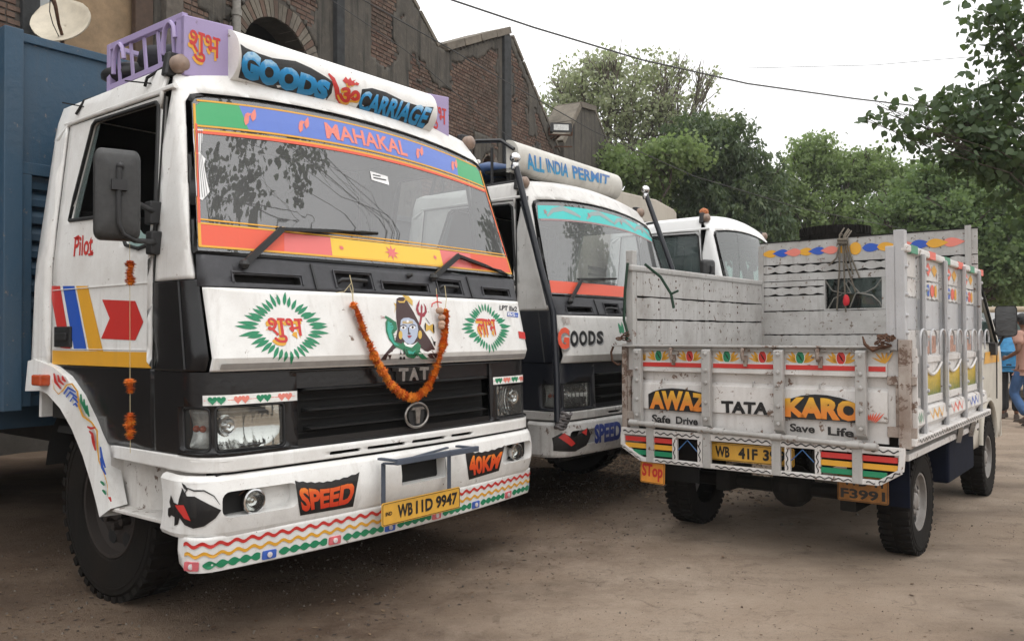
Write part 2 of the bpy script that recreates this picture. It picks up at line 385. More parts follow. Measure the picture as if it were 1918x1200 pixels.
# litter: leaf scraps, straw, pebbles trodden into the earth
def litter(name, label_kind, n, fn, size, mats, seed):
    r = random.Random(seed); g = G()
    for i in range(n):
        x, y = fn(r); s_ = size*r.uniform(.4, 1.5); a = r.uniform(0, 6.28); k = r.random(); z = gz(x, y)+.002
        if k < .62:   # curled scrap
            w = s_*r.uniform(.25, .6); c, q = math.cos(a), math.sin(a); lift = r.uniform(0, .5)*w
            pts = [(-s_, 0, 0), (0, -w, lift), (s_, 0, r.uniform(0, .3)*s_), (0, w, lift*.5)]
            g.add([(x+p*c-t*q, y+p*q+t*c, z+u+.001) for p, t, u in pts], [(0,1,2,3)], r.randrange(3))
        else:
            h = s_*.5; pts = [(x+math.cos(a+t*1.571)*h*r.uniform(.6,1.2), y+math.sin(a+t*1.571)*h*r.uniform(.6,1.2)) for t in range(4)]
            g.add([(p, t, z-.004) for p, t in pts]+[(x+(p-x)*.5, y+(t-y)*.5, z+h*.6) for p, t in pts], [(4,5,6,7),(0,1,5,4),(1,2,6,5),(2,3,7,6),(3,0,4,7)], 3+r.randrange(2))
    tag(g.build(name, mats, smooth=None, fix=False), kind='stuff', label=label_kind)
LIT = [plain('dry_leaf_brown', (.10,.055,.03), .9, 0, .4), plain('dry_leaf_tan', (.15,.10,.06), .9, 0, .4), plain('dry_leaf_dark', (.035,.024,.018), .9), plain('pebble_grey', (.12,.10,.08), .9, 0, .4), plain('earth_crumb', (.08,.055,.04), .95, 0, .4)]
litter('ground_litter', 'dry scraps and pebbles scattered over the dirt road', 3600, lambda r: (r.uniform(-3, 6.5), 1.9+8.5*r.random()**1.3), .007, LIT, 3)
litter('earth_litter', 'leaf litter and crumbs of earth beside the parked lorries', 8000, lambda r: (lambda t, u: (-3.2+t*5.2+u*1.1, 3.6+t*6.2-u*1.0+r.uniform(-.8, .8)))(r.random(), r.uniform(-1, 1)), .014, LIT, 5)
litter('lane_scraps', 'larger dry leaves and straw lying on the lane', 420, lambda r: (r.uniform(-2.5, 6.0), 1.9+6.5*r.random()**1.2), .014, LIT, 12)
litter('loose_stones', 'small stones and grit lying on the lane', 5000, lambda r: (r.uniform(-2.5, 6.5), 1.9+7*r.random()**1.2), .0065, [LIT[3], LIT[4], LIT[0], LIT[3], LIT[4]], 31)
litter('rubbish_heap', 'brown heap of dry leaves between the two parked lorries', 7000, lambda r: (r.gauss(1.55, .5), r.gauss(8.75, .8)), .028, [plain('leaf_tan_lit', (.27,.19,.12), .9, 0, .4), plain('leaf_brown_lit', (.19,.12,.075), .9, 0, .4), LIT[1], LIT[3], LIT[4]], 6)  # paler leaf copies: the light on the heap is put into their colour
# the rubbish bank itself, a low mound under that litter
_g0 = gz
# ------------------------------------------------------------------ brick warehouse
wh = FW.root('brick_warehouse', label='old brick warehouse with plastered gables and arched openings behind the lorries', cat='warehouse')
def brick_mat(name, a, b, c):
    s = N(name); gi = s.n('NewGeometry').outputs['Random Per Island']; oi = s.n('ObjectInfo').outputs['Random']
    m = s.n('Math', operation='ADD'); s.l(gi, m.inputs[0]); s.l(oi, m.inputs[1]); f = s.n('Math', operation='FRACT'); s.l(m.outputs[0], f.inputs[0])
    P = s.pos(); n = s.noise(1.1, 6, .65, P); n2 = s.noise(9, 6, .7, P)
    col = s.mix(s.ramp(f.outputs[0], (0, 0), (1, 1)), a, b); col = s.mix(s.ramp(n2, (.45, 0), (.8, .8)), col, c)
    col = s.mix(s.ramp(n, (.48, 0), (.7, .75)), col, (.055, .05, .042)); col = s.mix(s.ramp(s.noise(1.6, 7, .7, s.scale((3, 3, .5), P)), (.60, 0), (.75, .7)), col, (.16, .145, .12))
    s.bsdf(col, .92, bump=s.noise(60, 5, .7, P), bd=.006, spec=.2); return s.m
BRICK = brick_mat('old_red_brick', (.105, .062, .048), (.165, .115, .09), (.07, .05, .044))
MORT = brick_mat('sooty_mortar', (.07, .062, .054), (.10, .09, .08), (.045, .04, .036))
def plaster_mat():
    s = N('stained_plaster'); P = s.pos()
    n = s.noise(.9, 7, .65, P); n2 = s.noise(6, 7, .7, P); st = s.noise(1.5, 7, .65, s.scale((4, 4, .35), P))
    col = s.mix(n, (.055, .052, .047), (.12, .108, .092)); col = s.mix(s.ramp(n2, (.5, 0), (.8, .8)), col, (.15, .13, .105)); col = s.mix(s.ramp(st, (.5, 0), (.68, .85)), col, (.022, .022, .022))
    s.bsdf(col, .92, bump=n2, bd=.02, spec=.2); return s.m
PLAST = plaster_mat()
COPE = brick_mat('lichened_coping', (.17, .15, .125), (.21, .185, .15), (.10, .09, .08))
roofline = [(3.0, 9.0), (8.6, 10.0), (12.4, 9.9), (14.45, 8.42), (15.35, 7.72), (15.7, 7.72), (18.75, 9.10), (21.75, 6.62), (21.9, 6.9), (23.2, 8.30), (24.4, 8.45), (26.4, 6.9), (26.4, 0)]
def roof_z(x):
    for (a, b), (c, d) in zip(roofline, roofline[1:]):
        if a <= x <= c and c > a: return b+(d-b)*(x-a)/(c-a)
    return 9 if x < 3 else 0
# arched openings: (centre x, spring z, radius)
ARCHES = [(10.45, 5.88, .82), (17.62, 5.42, .33)]
def in_arch(x, z, m=0): return any((abs(x-a) < r+m and z < s_+m*.0 and z > s_-1.9) or (z >= s_ and math.hypot(x-a, z-s_) < r+m) for a, s_, r in ARCHES)
def arch_poly(a, s_, r): return [(a-r, s_-1.9), (a+r, s_-1.9)]+[(a+r*math.cos(math.pi*i/14), s_+r*math.sin(math.pi*i/14)) for i in range(15)]
WINR = [(6.32, 4.2), (7.95, 4.2), (7.95, 6.6), (6.32, 6.6)]   # boarded opening behind the dish
g = G(); out_ = [(-4, -.2), (26.4, -.2)]+[p for p in reversed(roofline[:-1])]+[(-4, 8)]
holes = [arch_poly(*a) for a in ARCHES]+[WINR]
vs, fs = tess(out_, holes, 0); n_ = len(vs); g.add([(x, 0, z) for x, z in vs]+[(x, .45, z) for x, z in vs], fs+[tuple(i+n_ for i in f)[::-1] for f in fs])
for lp in [out_]+holes:
    n_ = len(lp); g.add([(x, 0, z) for x, z in lp]+[(x, .45, z) for x, z in lp], [(i, (i+1) % n_, (i+1) % n_+n_, i+n_) for i in range(n_)])
g.build('wall', MORT, wh)
g = G()
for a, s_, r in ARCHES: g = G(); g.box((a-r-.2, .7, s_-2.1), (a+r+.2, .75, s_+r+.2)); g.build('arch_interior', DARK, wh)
g = G()
for i, x in enumerate((14.0, 17.0, 20.5)): pass
# plaster coat: where it still clings
def plastered(x, z):
    n = mno.noise(Vector((x*.55, z*.55, 1.7)))+.45*mno.noise(Vector((x*1.9, z*1.9, 9)))+.2*mno.noise(Vector((x*6, z*6, 2)))
    if in_arch(x, z, .06): return False
    if 6.1 < x < 8.3 and z < 6.7: return True if 6.0 < x else False
    if 8.3 <= x < 9.6: return n > .28
    if x < 6.1: return n > .35
    if 9.6 <= x < 11.45: return n > -.05 and math.hypot(x-10.45, z-5.88) > 1.15
    if 11.45 <= x < 13.0: return n > -.62
    if 13.0 <= x < 15.9:
        edge = 6.75+.35*math.sin(x*3.1)-(x-13)*.35+n*.6
        if z < edge-.2: return n > -.2
        if z > roof_z(x)-.75+.3*n and x < 14.3: return True
        return n > .30
    if 18.1 < x < 18.75 and z < 9.0: return n > -.5-(9-z)*.12
    if x >= 21.6: return True
    if z > roof_z(x)-.35+n*.25: return True
    if 19.8 < x < 20.6 and z > 6.2: return n > -.05
    if 16.9 < x < 18.5 and z < 6.2: return n > -.25
    return n > (.58 if x > 15.7 else .42)
g = G(); c = .07; idx = {}
def pv(i, j):
    if (i, j) not in idx:
        x, z = 5+i*c, 3.6+j*c; q = mno.noise(Vector((x*4, z*4, 0))); idx[(i, j)] = len(g.v)
        g.v.append((x+q*.03, -.022+.008*mno.noise(Vector((x*2.2, z*2.2, 4))), z+.03*mno.noise(Vector((x*5, z*5, 8)))))
    return idx[(i, j)]
for i in range(int(21.4/c)):
    for j in range(int(6.4/c)):
        x, z = 5+(i+.5)*c, 3.6+(j+.5)*c
        if z < roof_z(x)-.02 and not (6.25 < x < 8.02 and 4.1 < z < 6.67) and plastered(x, z): g.f.append((pv(i, j), pv(i+1, j), pv(i+1, j+1), pv(i, j+1))); g.m.append(0)
g.build('plaster_coat', PLAST, wh, smooth=60, solid=.03, kind=None)
# bricks: courses standing proud of raked joints
def brick_mesh(L, h):
    me = bpy.data.meshes.new('brick'); q = .006; a, b = L/2, h/2
    me.from_pydata([(-a,0,-b),(a,0,-b),(a,0,b),(-a,0,b),(-a+q,-.014,-b+q),(a-q,-.016,-b+q),(a-q,-.013,b-q),(-a+q,-.015,b-q)], [], [(4,5,6,7),(0,1,5,4),(1,2,6,5),(2,3,7,6),(3,0,4,7)]); me.materials.append(BRICK); return me
BM = [brick_mesh(.235, .068), brick_mesh(.11, .068), brick_mesh(.235, .062)]
r = random.Random(4); cand = []; z = 3.7; row = 0
while z < 10:
    x = 4.2+(row % 2)*.12; 
    while x < 26.2:
        L = .235 if (row % 4 != 3) else .11; xc = x+L/2
        if z < roof_z(xc)-.07 and not plastered(xc, z) and not in_arch(xc, z, .34) and not (6.18 < xc < 8.1 and 4.1 < z < 6.75) and r.random() > .015: cand.append((xc, z, L, r.uniform(-.004, .006), r.uniform(-.012, .012)))
        x += L+.014
    z += .083; row += 1
cand.sort(key=lambda t: (FW.w((t[0], 0, t[1]))-Vector((0, 0, H))).length + (0 if 4.6+0*t[0] < t[1] else 50) + (0 if t[0] > 5.4 else 30))
bst = G()
for k, (x, z, L, dy, tl) in enumerate(cand):
    if k < 296:
        o = bpy.data.objects.new('brick', BM[1] if L < .2 else BM[0]); COL.objects.link(o); o.parent = wh; o.location = (x, -.001+dy, z); o.rotation_euler = (0, tl, 0)
    else:
        a, b, q = L/2, .034, .006
        bst.add([(x-a,0,z-b),(x+a,0,z-b),(x+a,0,z+b),(x-a,0,z+b),(x-a+q,-.014+dy,z-b+q),(x+a-q,-.015+dy,z-b+q),(x+a-q,-.013+dy,z+b-q),(x-a+q,-.014+dy,z+b-q)], [(4,5,6,7),(0,1,5,4),(1,2,6,5),(2,3,7,6),(3,0,4,7)])
bst.build('brickwork', BRICK, wh, kind='stuff', fix=False)
# arch rings of brick on edge
for a, s_, rr_ in ARCHES:
    n_ = int(rr_*math.pi/.085) if rr_ > .5 else 11; w_ = .30 if rr_ > .5 else .16
    for i in range(n_):
        t = math.pi*(i+.5)/n_; dt = math.pi/n_*.42; g = G(); ra, rb = rr_+.0, rr_+w_*random.uniform(.93, 1.04); y0 = -.035+random.uniform(-.008, .008)
        P4 = [(ra*math.cos(t-dt), ra*math.sin(t-dt)), (rb*math.cos(t-dt), rb*math.sin(t-dt)), (rb*math.cos(t+dt), rb*math.sin(t+dt)), (ra*math.cos(t+dt), ra*math.sin(t+dt))]
        g.prism(P4, lambda u, v: (a+u, y0, s_+v), lambda u, v: (a+u, .3, s_+v)); g.build('arch_brick', COPE if i % 3 else BRICK, wh)
    g = G(); g.box((a-rr_-w_, -.03, s_-1.8), (a-rr_, .3, s_)); g.box((a+rr_, -.03, s_-1.8), (a+rr_+w_, .3, s_)); g.build('arch_jamb', PLAST, wh)
# copings along the slopes, broken into lengths
for (a, b), (c_, d) in (((8.6,10.0),(12.4,9.9)), ((12.4,9.9),(15.38,7.74)), ((15.66,7.74),(18.72,9.12)), ((18.85,9.10),(21.85,6.55)), ((21.9,6.9),(23.2,8.30)), ((23.2,8.30),(24.4,8.45)), ((24.4,8.45),(26.5,6.85))):
    L = math.hypot(c_-a, d-b); k = max(1, int(L/.75)); up = d > b or abs(d-b) < .3
    for i in range(k):
        t0, t1 = i/k+.004, (i+1)/k-.004; th = .17 if up else .09; dz = random.uniform(-.012, .012)
        p = [(a+(c_-a)*t0, b+(d-b)*t0+dz-.03), (a+(c_-a)*t1, b+(d-b)*t1+dz-.03)]; ln = Vector((-(d-b), c_-a)).normalized()
        if ln.y < 0: ln = -ln
        q = [(p[1][0]+ln.x*th, p[1][1]+ln.y*th), (p[0][0]+ln.x*th, p[0][1]+ln.y*th)]
        g = G(); ov = .10 if up else .04; y1 = .75 if up else .5
        g.prism([*p, *q], lambda x, z: (x, -ov, z), lambda x, z: (x, y1, z)); g.build('coping', COPE, wh, bevel=.02)
# shallow pilasters and pipes
def strip(name, x0, x1, z0, z1, d, mat):
    g = G(); g.box((x0, -d, z0), (x1, 0.01, z1)); return g.build(name, mat, wh, bevel=.012)
DKP = plain('wet_dark_plaster', (.028, .03, .032), .9, 0, .4, 6, .01)
strip('pilaster', 11.86, 12.08, 3, 9.88, .12, DKP); strip('pilaster', 18.3, 18.66, 3, 8.95, .10, DKP); strip('pilaster', 21.75, 22.2, 3, 6.9, .15, PLAST)
strip('pilaster', 8.12, 8.42, 3, 9.6, .14, plain('timber_post', (.10, .085, .07), .85, 0, .4, 9, .006)); strip('pilaster', 7.66, 7.95, 3, 7.2, .08, plain('brown_board', (.06, .035, .022), .8))
g = G(); g.tube([(9.45, -.12, 3), (9.45, -.12, 9.9)], .065, 12)
for z in (5.2, 6.4, 7.6): g.tube([(9.45, -.12, z), (9.45, -.12, z+.09)], .078, 12)
g.build('drainpipe', plain('grey_pipe', (.22, .21, .19), .7, 0, .3), wh, smooth=50)
g = G(); g.tube([(21.35, -.1, 4.5), (21.35, -.1, 6.1)], .05, 8); g.build('drainpipe', PLAST, wh, smooth=50)
# boarded opening with its pale frame
g = G(); g.box((6.32, .02, 4.2), (6.62, .10, 6.6)); g.box((6.62, .0, 4.2), (6.75, .09, 5.1)); g.build('pale_frame', plain('pale_blue_frame', (.36, .38, .38), .7, 0, .2, 8), wh)
g = G(); g.box((6.62, .06, 4.2), (7.95, .12, 6.6)); g.build('tan_board', plain('tan_board', (.24, .165, .095), .8, 0, .25, 5, .004), wh)
g = G(); g.box((6.1, -.06, 4.0), (6.32, .02, 6.7)); g.build('dark_jamb', DKP, wh)
# rear slopes of the sheds: sheet roofs running back from the gables
for (a, b), (c_, d) in (((8.6,9.95),(12.4,9.85)), ((12.4,9.85),(15.4,7.66)), ((15.66,7.66),(18.75,9.04)), ((18.75,9.04),(21.8,6.56)), ((21.9,6.8),(24.2,8.4)), ((24.2,8.4),(26.4,6.8))):
    g = G(); g.hexa([(a,.45,b-.1),(c_,.45,d-.1),(c_,14,d-.1),(a,14,b-.1)], [(a,.45,b),(c_,.45,d),(c_,14,d),(a,14,b)]); g.build('roof_slope', plain('asbestos_sheet', (.13,.125,.115), .9), wh)
g = G(); g.box((26.0, .45, -.1), (26.4, 14, 6.8)); g.box((-4, 13.8, -.1), (26.4, 14.1, 7.4)); g.build('side_wall', PLAST, wh)
# satellite dish on its bent mast
e = empty('satellite_dish', FW.w((6.33, -.5, 4.9)), FW.y, label='dusty cream satellite dish on a bent mast above the blue lorry body', cat='satellite dish')
c0 = Vector(FW.w((6.33, -.5, 4.9)))
def lw(px, py, Y): # photo point at depth Y, in the dish's axes
    p = WP(px, py, Y)-c0; c, q = math.cos(FW.y), math.sin(FW.y); return Vector((c*p.x+q*p.y, -q*p.x+c*p.y, p.z))
Yd = c0.y; ce = lw(114, 38, Yd); ax_ = Vector((math.sin(-FW.y)*.85*-1*-1, -math.cos(FW.y)*.85, .5)).normalized(); g = G()
g.lathe([(.001, -.10)]+[(.385*k/8, -.10+.10*(k/8)**2) for k in range(1, 9)]+[(.392, .008), (.385, .0)], ce, ax_, 40, sx=(1, .88)); g.build('reflector_dish', plain('cream_dish', (.62, .56, .45), .6, 0, .14, 6, .002), e, smooth=60, solid=.01)
g = G(); g.tube([lw(98, -4, Yd-.30), lw(104, 12, Yd-.3), lw(110, 45, Yd-.2), lw(117, 68, Yd-.02), lw(118, 110, Yd)], [.03, .022, .018, .02, .022], 8)
g.build('feed_arm', RUST, e, smooth=50)
g = G(); g.lathe([(.03, 0), (.034, .06), (.02, .09)], lw(98, 2, Yd-.3), (0, -.3, 1), 10, cap=(1, 1)); g.build('receiver', DARK, e, smooth=40)
g = G(); g.tube([lw(94, 0, Yd-.32), lw(93, 22, Yd-.3), lw(99, 45, Yd-.25), lw(109, 66, Yd-.1), lw(114, 80, Yd)], .006, 5); g.build('cable', INK, e)
g = G(); g.tube([lw(118, 108, Yd), FW.w((0,0,0))*0+lw(117, 66, Yd+.02)], .022, 8); g.build('mast', RUST, e)
# floodlight bracketed off the gable wall
fl = WP(1050, 240, 23.2); e = empty('floodlight', fl, rad(10), label='rectangular black floodlight on a bracket below the brick gable', cat='floodlight'); e.scale = (1.25,)*3
g = G(); g.prism(rrect(-.25, -.10, .25, .10, .03), lambda a, b: (a, -.06, b), lambda a, b: (a*.7, .16, b*.6)); g.build('housing', PLAS, e)
g = G(); g.box((-.17, -.066, -.065), (.17, -.061, .065)); g.build('lens', LENS, e)
g = G(); g.bar((-.26, 0, 0), (-.26, .02, -.16), .03); g.bar((.26, 0, 0), (.26, .02, -.16), .03); g.bar((-.26, .02, -.15), (.26, .02, -.15), .03); g.bar((0, .02, -.15), (-.3, .8, -.35), .035); g.bar((-.05, .02, -.15), (-.55, .3, -.36), .03); g.bar((-.55,.3,-.36), (.35,.35,-.33), .03)
g.build('bracket', RUST, e)

# ------------------------------------------------------------------ trees
def leaf_mat(name, a, b, c=None, tr=.35):
    s = N(name); gi = s.n('NewGeometry').outputs['Random Per Island']; P = s.pos()
    n = s.noise(.45, 4, .6, P)
    col = s.mix(gi, a, b); col = s.mix(s.ramp(n, (.35, 0), (.65, .7)), col, c or b)
    d = s.n('BsdfPrincipled'); s.l(col, d.inputs['Base Color']); d.inputs['Roughness'].default_value = .55; d.inputs['Specular IOR Level'].default_value = .35
    t = s.n('BsdfTranslucent'); s.l(s.mix(.5, col, (.16, .24, .04)), t.inputs[0])
    m = s.n('MixShader'); m.inputs[0].default_value = tr; s.l(d.outputs[0], m.inputs[1]); s.l(t.outputs[0], m.inputs[2]); s.l(m.outputs[0], s.out.inputs[0]); return s.m
BARK = plain('bark', (.07, .055, .045), .95, 0, .4, 9, .02); BARKL = plain('pale_bark', (.13, .11, .09), .95, 0, .35, 9, .02)
def leaves(name, parent, cent, rads, counts, size, mat, seed, droop=.3, clump=.35, clumpn=14, shell=.45, aspect=.42, origin=None, broad=False):
    """thousands of small folded leaves gathered into twigs that fill the crown's uneven volume"""
    r = np.random.default_rng(seed); pts = []
    for c, R, n in zip(cent, rads, counts):
        k = max(1, n//clumpn); d = r.normal(size=(k, 3)); d /= np.linalg.norm(d, axis=1)[:, None]
        rr = (shell+(1-shell)*r.random(k)**.6)*(1+.22*r.normal(size=k).clip(-1.5, 1.2))
        q = np.array(c)+d*rr[:, None]*np.array(R)
        cl = np.repeat(q, clumpn, 0); cs = clump*np.repeat(r.uniform(.5, 1.3, k), clumpn)[:, None]
        pts.append(cl+r.normal(size=cl.shape)*cs*np.array([.5, .5, .34]))
    p = np.concatenate(pts); n = len(p); sz = size*r.uniform(.6, 1.35, n)[:, None]
    u = r.normal(size=(n, 3)); u[:, 2] -= droop*2; u /= np.linalg.norm(u, axis=1)[:, None]
    v = np.cross(u, r.normal(size=(n, 3))); v /= np.linalg.norm(v, axis=1)[:, None]; w = np.cross(u, v)
    V = np.empty((n, 4, 3)); V[:, 0] = p; V[:, 1] = p+u*sz*.5+v*sz*aspect; V[:, 2] = p+u*sz*1.05+w*sz*.15; V[:, 3] = p+u*sz*.5-v*sz*aspect
    if broad:   # rounded heart-like blades
        K = np.array([(0,0,0),(.22,.62,0),(.55,.55,.06),(.85,.25,.1),(1.1,0,.15),(.85,-.25,.1),(.55,-.55,.06),(.22,-.62,0)])
        V = p[:, None, :]+u[:, None, :]*sz[:, None]*K[None, :, :1]+v[:, None, :]*sz[:, None]*K[None, :, 1:2]*.8+w[:, None, :]*sz[:, None]*K[None, :, 2:]
        V = V.reshape(-1, 3)-np.array(origin); me = bpy.data.meshes.new(name); me.vertices.add(8*n); me.vertices.foreach_set('co', V.ravel())
        me.loops.add(8*n); me.loops.foreach_set('vertex_index', np.arange(8*n, dtype=np.int32)); me.polygons.add(n); me.polygons.foreach_set('loop_start', np.arange(0, 8*n, 8, dtype=np.int32)); me.polygons.foreach_set('loop_total', np.full(n, 8, np.int32))
        me.update(); me.materials.append(mat); o = bpy.data.objects.new(name, me); COL.objects.link(o); o.parent = parent; return o
    V = V.reshape(-1, 3)
    if origin is not None: V = V-np.array(origin)
    me = bpy.data.meshes.new(name); me.vertices.add(4*n); me.vertices.foreach_set('co', V.ravel())
    idx_ = np.arange(4*n, dtype=np.int32).reshape(n, 4); fc = np.stack([idx_[:, [0,1,2]], idx_[:, [0,2,3]]], 1).reshape(-1)
    me.loops.add(6*n); me.loops.foreach_set('vertex_index', fc); me.polygons.add(2*n); me.polygons.foreach_set('loop_start', np.arange(0, 6*n, 3, dtype=np.int32)); me.polygons.foreach_set('loop_total', np.full(2*n, 3, np.int32))
    me.update(); me.validate(); me.materials.append(mat); o = bpy.data.objects.new(name, me); COL.objects.link(o); o.parent = parent; return o
def limb(g, a, b, r0, r1, rnd, n=6, wob=.12):
    a = Vector(a); b = Vector(b); L = (b-a).length; pts = []
    for i in range(n+1):
        t = i/n; k = math.sin(math.pi*t)*wob*L; pts.append(a.lerp(b, t)+Vector((rnd.uniform(-1,1), rnd.uniform(-1,1), rnd.uniform(-.3,.8)))*k*.6)
    g.tube(pts, [r0+(r1-r0)*i/n for i in range(n+1)], 7)
def tree(label, base, blobs, mat, seed, size=.13, trunk=.28, fork=2.5, bark=BARK, clump=.4, clumpn=14, droop=.3, shell=.45, name='tree', group=None, cat='tree', limbs=1, aspect=.42, lt=1., extra=(), broad=False):
    """blobs: (photo px, photo py, depth, radius x/z m, leaves)"""
    base = Vector(base); base.z = 0; e = empty(name, base, label=label, cat=cat, group=group); rnd = random.Random(seed)
    cs = [WP(b[0], b[1], b[2]) for b in blobs]+[Vector(b[0]) for b in extra]; rs = [(b[3], b[3]*(b[6] if len(b) > 6 else 1), b[3]*b[4]) for b in blobs]+[(b[1], b[1], b[1]*.8) for b in extra]
    g = G(); fk = base+Vector((rnd.uniform(-.2,.2), rnd.uniform(-.2,.2), fork)); limb(g, (0,0,-.1), fk-base, trunk, trunk*.75, rnd, 5, .03)
    for c, R in zip(cs, rs):
        c1 = c-base; limb(g, fk-base-Vector((0,0,.2)), c1-Vector((0,0,R[2]*.3)), trunk*.5*lt, trunk*.2*lt, rnd)
        for k in range(5*limbs if R[0] < 90 and (c-WP(959,600,1)).length > 9.2 or lt == 1 else 1):
            d = Vector((rnd.gauss(0,1), rnd.gauss(0,1), rnd.gauss(.4,.7))).normalized(); p = c1+Vector((d.x*R[0], d.y*R[1], d.z*R[2]))*.85
            q = (fk-base).lerp(c1-Vector((0,0,R[2]*.3)), rnd.uniform(.5, 1)); limb(g, q, p, trunk*.17*lt, .02*lt, rnd, 5, .1)
            for m in range(2*limbs if limbs > 1 else 1):
                d2 = Vector((rnd.gauss(0,1), rnd.gauss(0,1), rnd.gauss(.3,.7))).normalized(); limb(g, q.lerp(p, rnd.uniform(.3,.9)), p+d2*R[0]*.4, (trunk*.06+.01)*lt, .008*lt, rnd, 4, .1)
    g.build('trunk', bark, e, smooth=60)
    leaves('crown', e, cs, rs, [b[5] for b in blobs]+[b[2] for b in extra], size, mat, seed, droop, clump, clumpn, shell, aspect, origin=base, broad=broad); return e
LM_pale = leaf_mat('pale_dusty_leaves', (.34, .38, .23), (.52, .51, .38), (.40, .44, .28), .6)
LM_dark = leaf_mat('dark_mango_leaves', (.045, .075, .042), (.15, .19, .10), (.075, .115, .06), .35)
LM_brt = leaf_mat('bright_green_leaves', (.17, .24, .10), (.34, .42, .19), (.24, .33, .14), .6)
LM_mid = leaf_mat('fresh_green_leaves', (.11, .18, .08), (.25, .33, .15), (.16, .24, .105), .55)
LM_near = leaf_mat('broad_near_leaves', (.045, .08, .04), (.10, .14, .07), (.06, .10, .045), .35)
def bx_(px, Y): return Vector(F0.pl(1, Y, px, 610))
tree('pale sparse tree with dusty grey-green leaves rising behind the far gable', bx_(1175, 31), [(1150,180,31,2.0,.85,3600),(1070,175,31,1.2,.9,1400),(1210,215,31,1.5,.8,1700),(1130,120,31,.9,.5,520),(1270,235,31,1.0,.9,600),(1050,215,31.5,.9,.9,700),(1310,170,31,1.0,.9,260),(1250,140,31,1.0,.7,500),(1340,230,31,.7,.6,140),(1200,290,31,1.3,.7,900)], LM_pale, 21, .14, .20, 3.2, BARKL, .33, 10, .35, .2, limbs=2)
tree('low bright green tree beside the small end gable', bx_(1160, 27), [(1130,310,27,.9,.7,1600),(1200,330,27,1.1,.6,2200),(1260,290,26.5,1.1,.45,2400),(1190,400,27,1.0,.8,1500)], LM_brt, 22, .14, .16, 2.2, clump=.36)
tree('dark dense mango tree with a domed crown', bx_(1380, 29), [(1330,275,28.5,1.5,.75,8000),(1395,360,29,1.45,.9,7000),(1290,360,29,1.6,.8,7000),(1340,420,28.5,1.7,.8,7500),(1430,430,28.5,1.2,.9,4000),(1250,430,29,1.0,.9,2500)], LM_dark, 23, .19, .3, 2.0, clump=.27, clumpn=22, shell=.35, droop=.7, aspect=.22)
tree('fresh green tree with a round crown right of the mango tree', bx_(1540, 33), [(1520,290,33,.95,.9,3400),(1475,350,33,1.1,.8,3600),(1575,330,32.6,1.2,.8,4000),(1630,320,33,1.2,.8,3600),(1690,345,32.5,1.0,.8,3000),(1540,400,32.5,1.6,.7,5200),(1650,415,32,1.7,.8,5500),(1460,420,33,1.1,.8,2600)], LM_brt, 24, .13, .25, 2.4, clump=.30, clumpn=20, shell=.3)
tree('broad green tree above the grey pickup truck cab', bx_(1790, 25), [(1700,400,26,1.2,.9,4200),(1760,340,26,1.0,.8,3000),(1790,420,25,1.3,.9,5200),(1860,350,25,1.2,.9,4600),(1900,420,25,1.3,.9,5000),(1840,480,25,1.5,.7,6000),(1930,470,24,1.6,.9,6000),(1750,480,26,1.4,.7,5000),(1890,540,26,1.1,.4,3500)], LM_mid, 25, .13, .3, 2.2, clump=.28, clumpn=20, shell=.3)
tree('far green tree closing the lane behind the walking men', bx_(1990, 40), [(1960,520,40,3.2,.7,7000),(1850,540,41,2.6,.5,5000),(2080,480,40,3.6,.8,6000),(1780,520,42,2.8,.6,5000)], LM_mid, 26, .22, .3, 1.4, clump=.6)
tree('overhanging broad-leaved tree reaching in from the right edge', (6.7, 8.9, 0), [(1905,60,9.3,.55,1.0,380),(1870,190,9.3,.55,.8,520),(1790,235,9.2,.5,.5,300),(1930,300,9.3,.7,.9,900),(1850,310,9.2,.5,.45,380),(1760,190,9.1,.35,.5,90),(1700,225,9.0,.32,.3,70),(1960,160,9.4,.6,1.2,700),(1990,380,9.3,.6,.9,500),(1650,205,9.0,.16,.5,26),(1625,220,9.0,.10,.5,10),(1720,260,9.1,.30,.4,80),(1880,20,9.2,.4,.8,260),(1800,290,9.2,.4,.5,200),(1840,250,9.2,.45,.5,260)], LM_near, 27, .075, .13, 2.6, clump=.17, clumpn=7, droop=.5, shell=.1, aspect=.36, limbs=1, lt=.14, broad=True, extra=[((3.22,3.76,6.15),.42,230),((3.0,3.5,6.45),.35,150),((3.45,3.5,5.55),.45,260),((3.6,4.3,5.85),.22,60),((3.8,4.85,5.72),.2,50),((3.8,4.4,5.5),.26,90),((3.3,3.0,5.9),.5,260),((4.3,4.6,6.3),.5,160)])
# the tree's extra leaf clumps hang out of view, added to reflect in the windscreen
# ------------------------------------------------------------------ overhead cables
def cable(pts, r, label, sag=0):
    P = [WP(*p) for p in pts]; g = G(); out = []
    for i in range(len(P)-1):
        for k in range(12): out.append(P[i].lerp(P[i+1], k/12))
    out.append(P[-1]); g.tube(out, r, 5); o = g.build('overhead_cable', INKC, smooth=60); tag(o, label, 'cable', 'cables strung over the lane')
INKC = plain('cable_sheath', (.05, .05, .05), .7)
cable([(560,-150,8),(845,0,9),(1000,52,9.6),(1200,112,10.4),(1400,157,11.4),(1600,185,12.5),(1760,204,13.6),(1918,217,15),(2300,235,18)], .011, 'thick cable crossing the white sky from top centre to the right edge')
cable([(520,-120,9),(680,0,10),(826,82,11),(960,160,12.2),(1110,245,13.8),(1300,330,16),(1500,390,19),(1700,430,23)], .008, 'cable running down across the brick gable into the trees')
cable([(500,-120,9.5),(620,0,10.4),(760,95,11.4),(900,215,12.6),(1000,292,13.6)], .006, 'thin cable passing over the plastered wall behind the roof sign')
cable([(1400,128,20),(1640,122,20),(1840,105,20),(2100,80,20)], .006, 'faint thin cable high in the sky at the right')
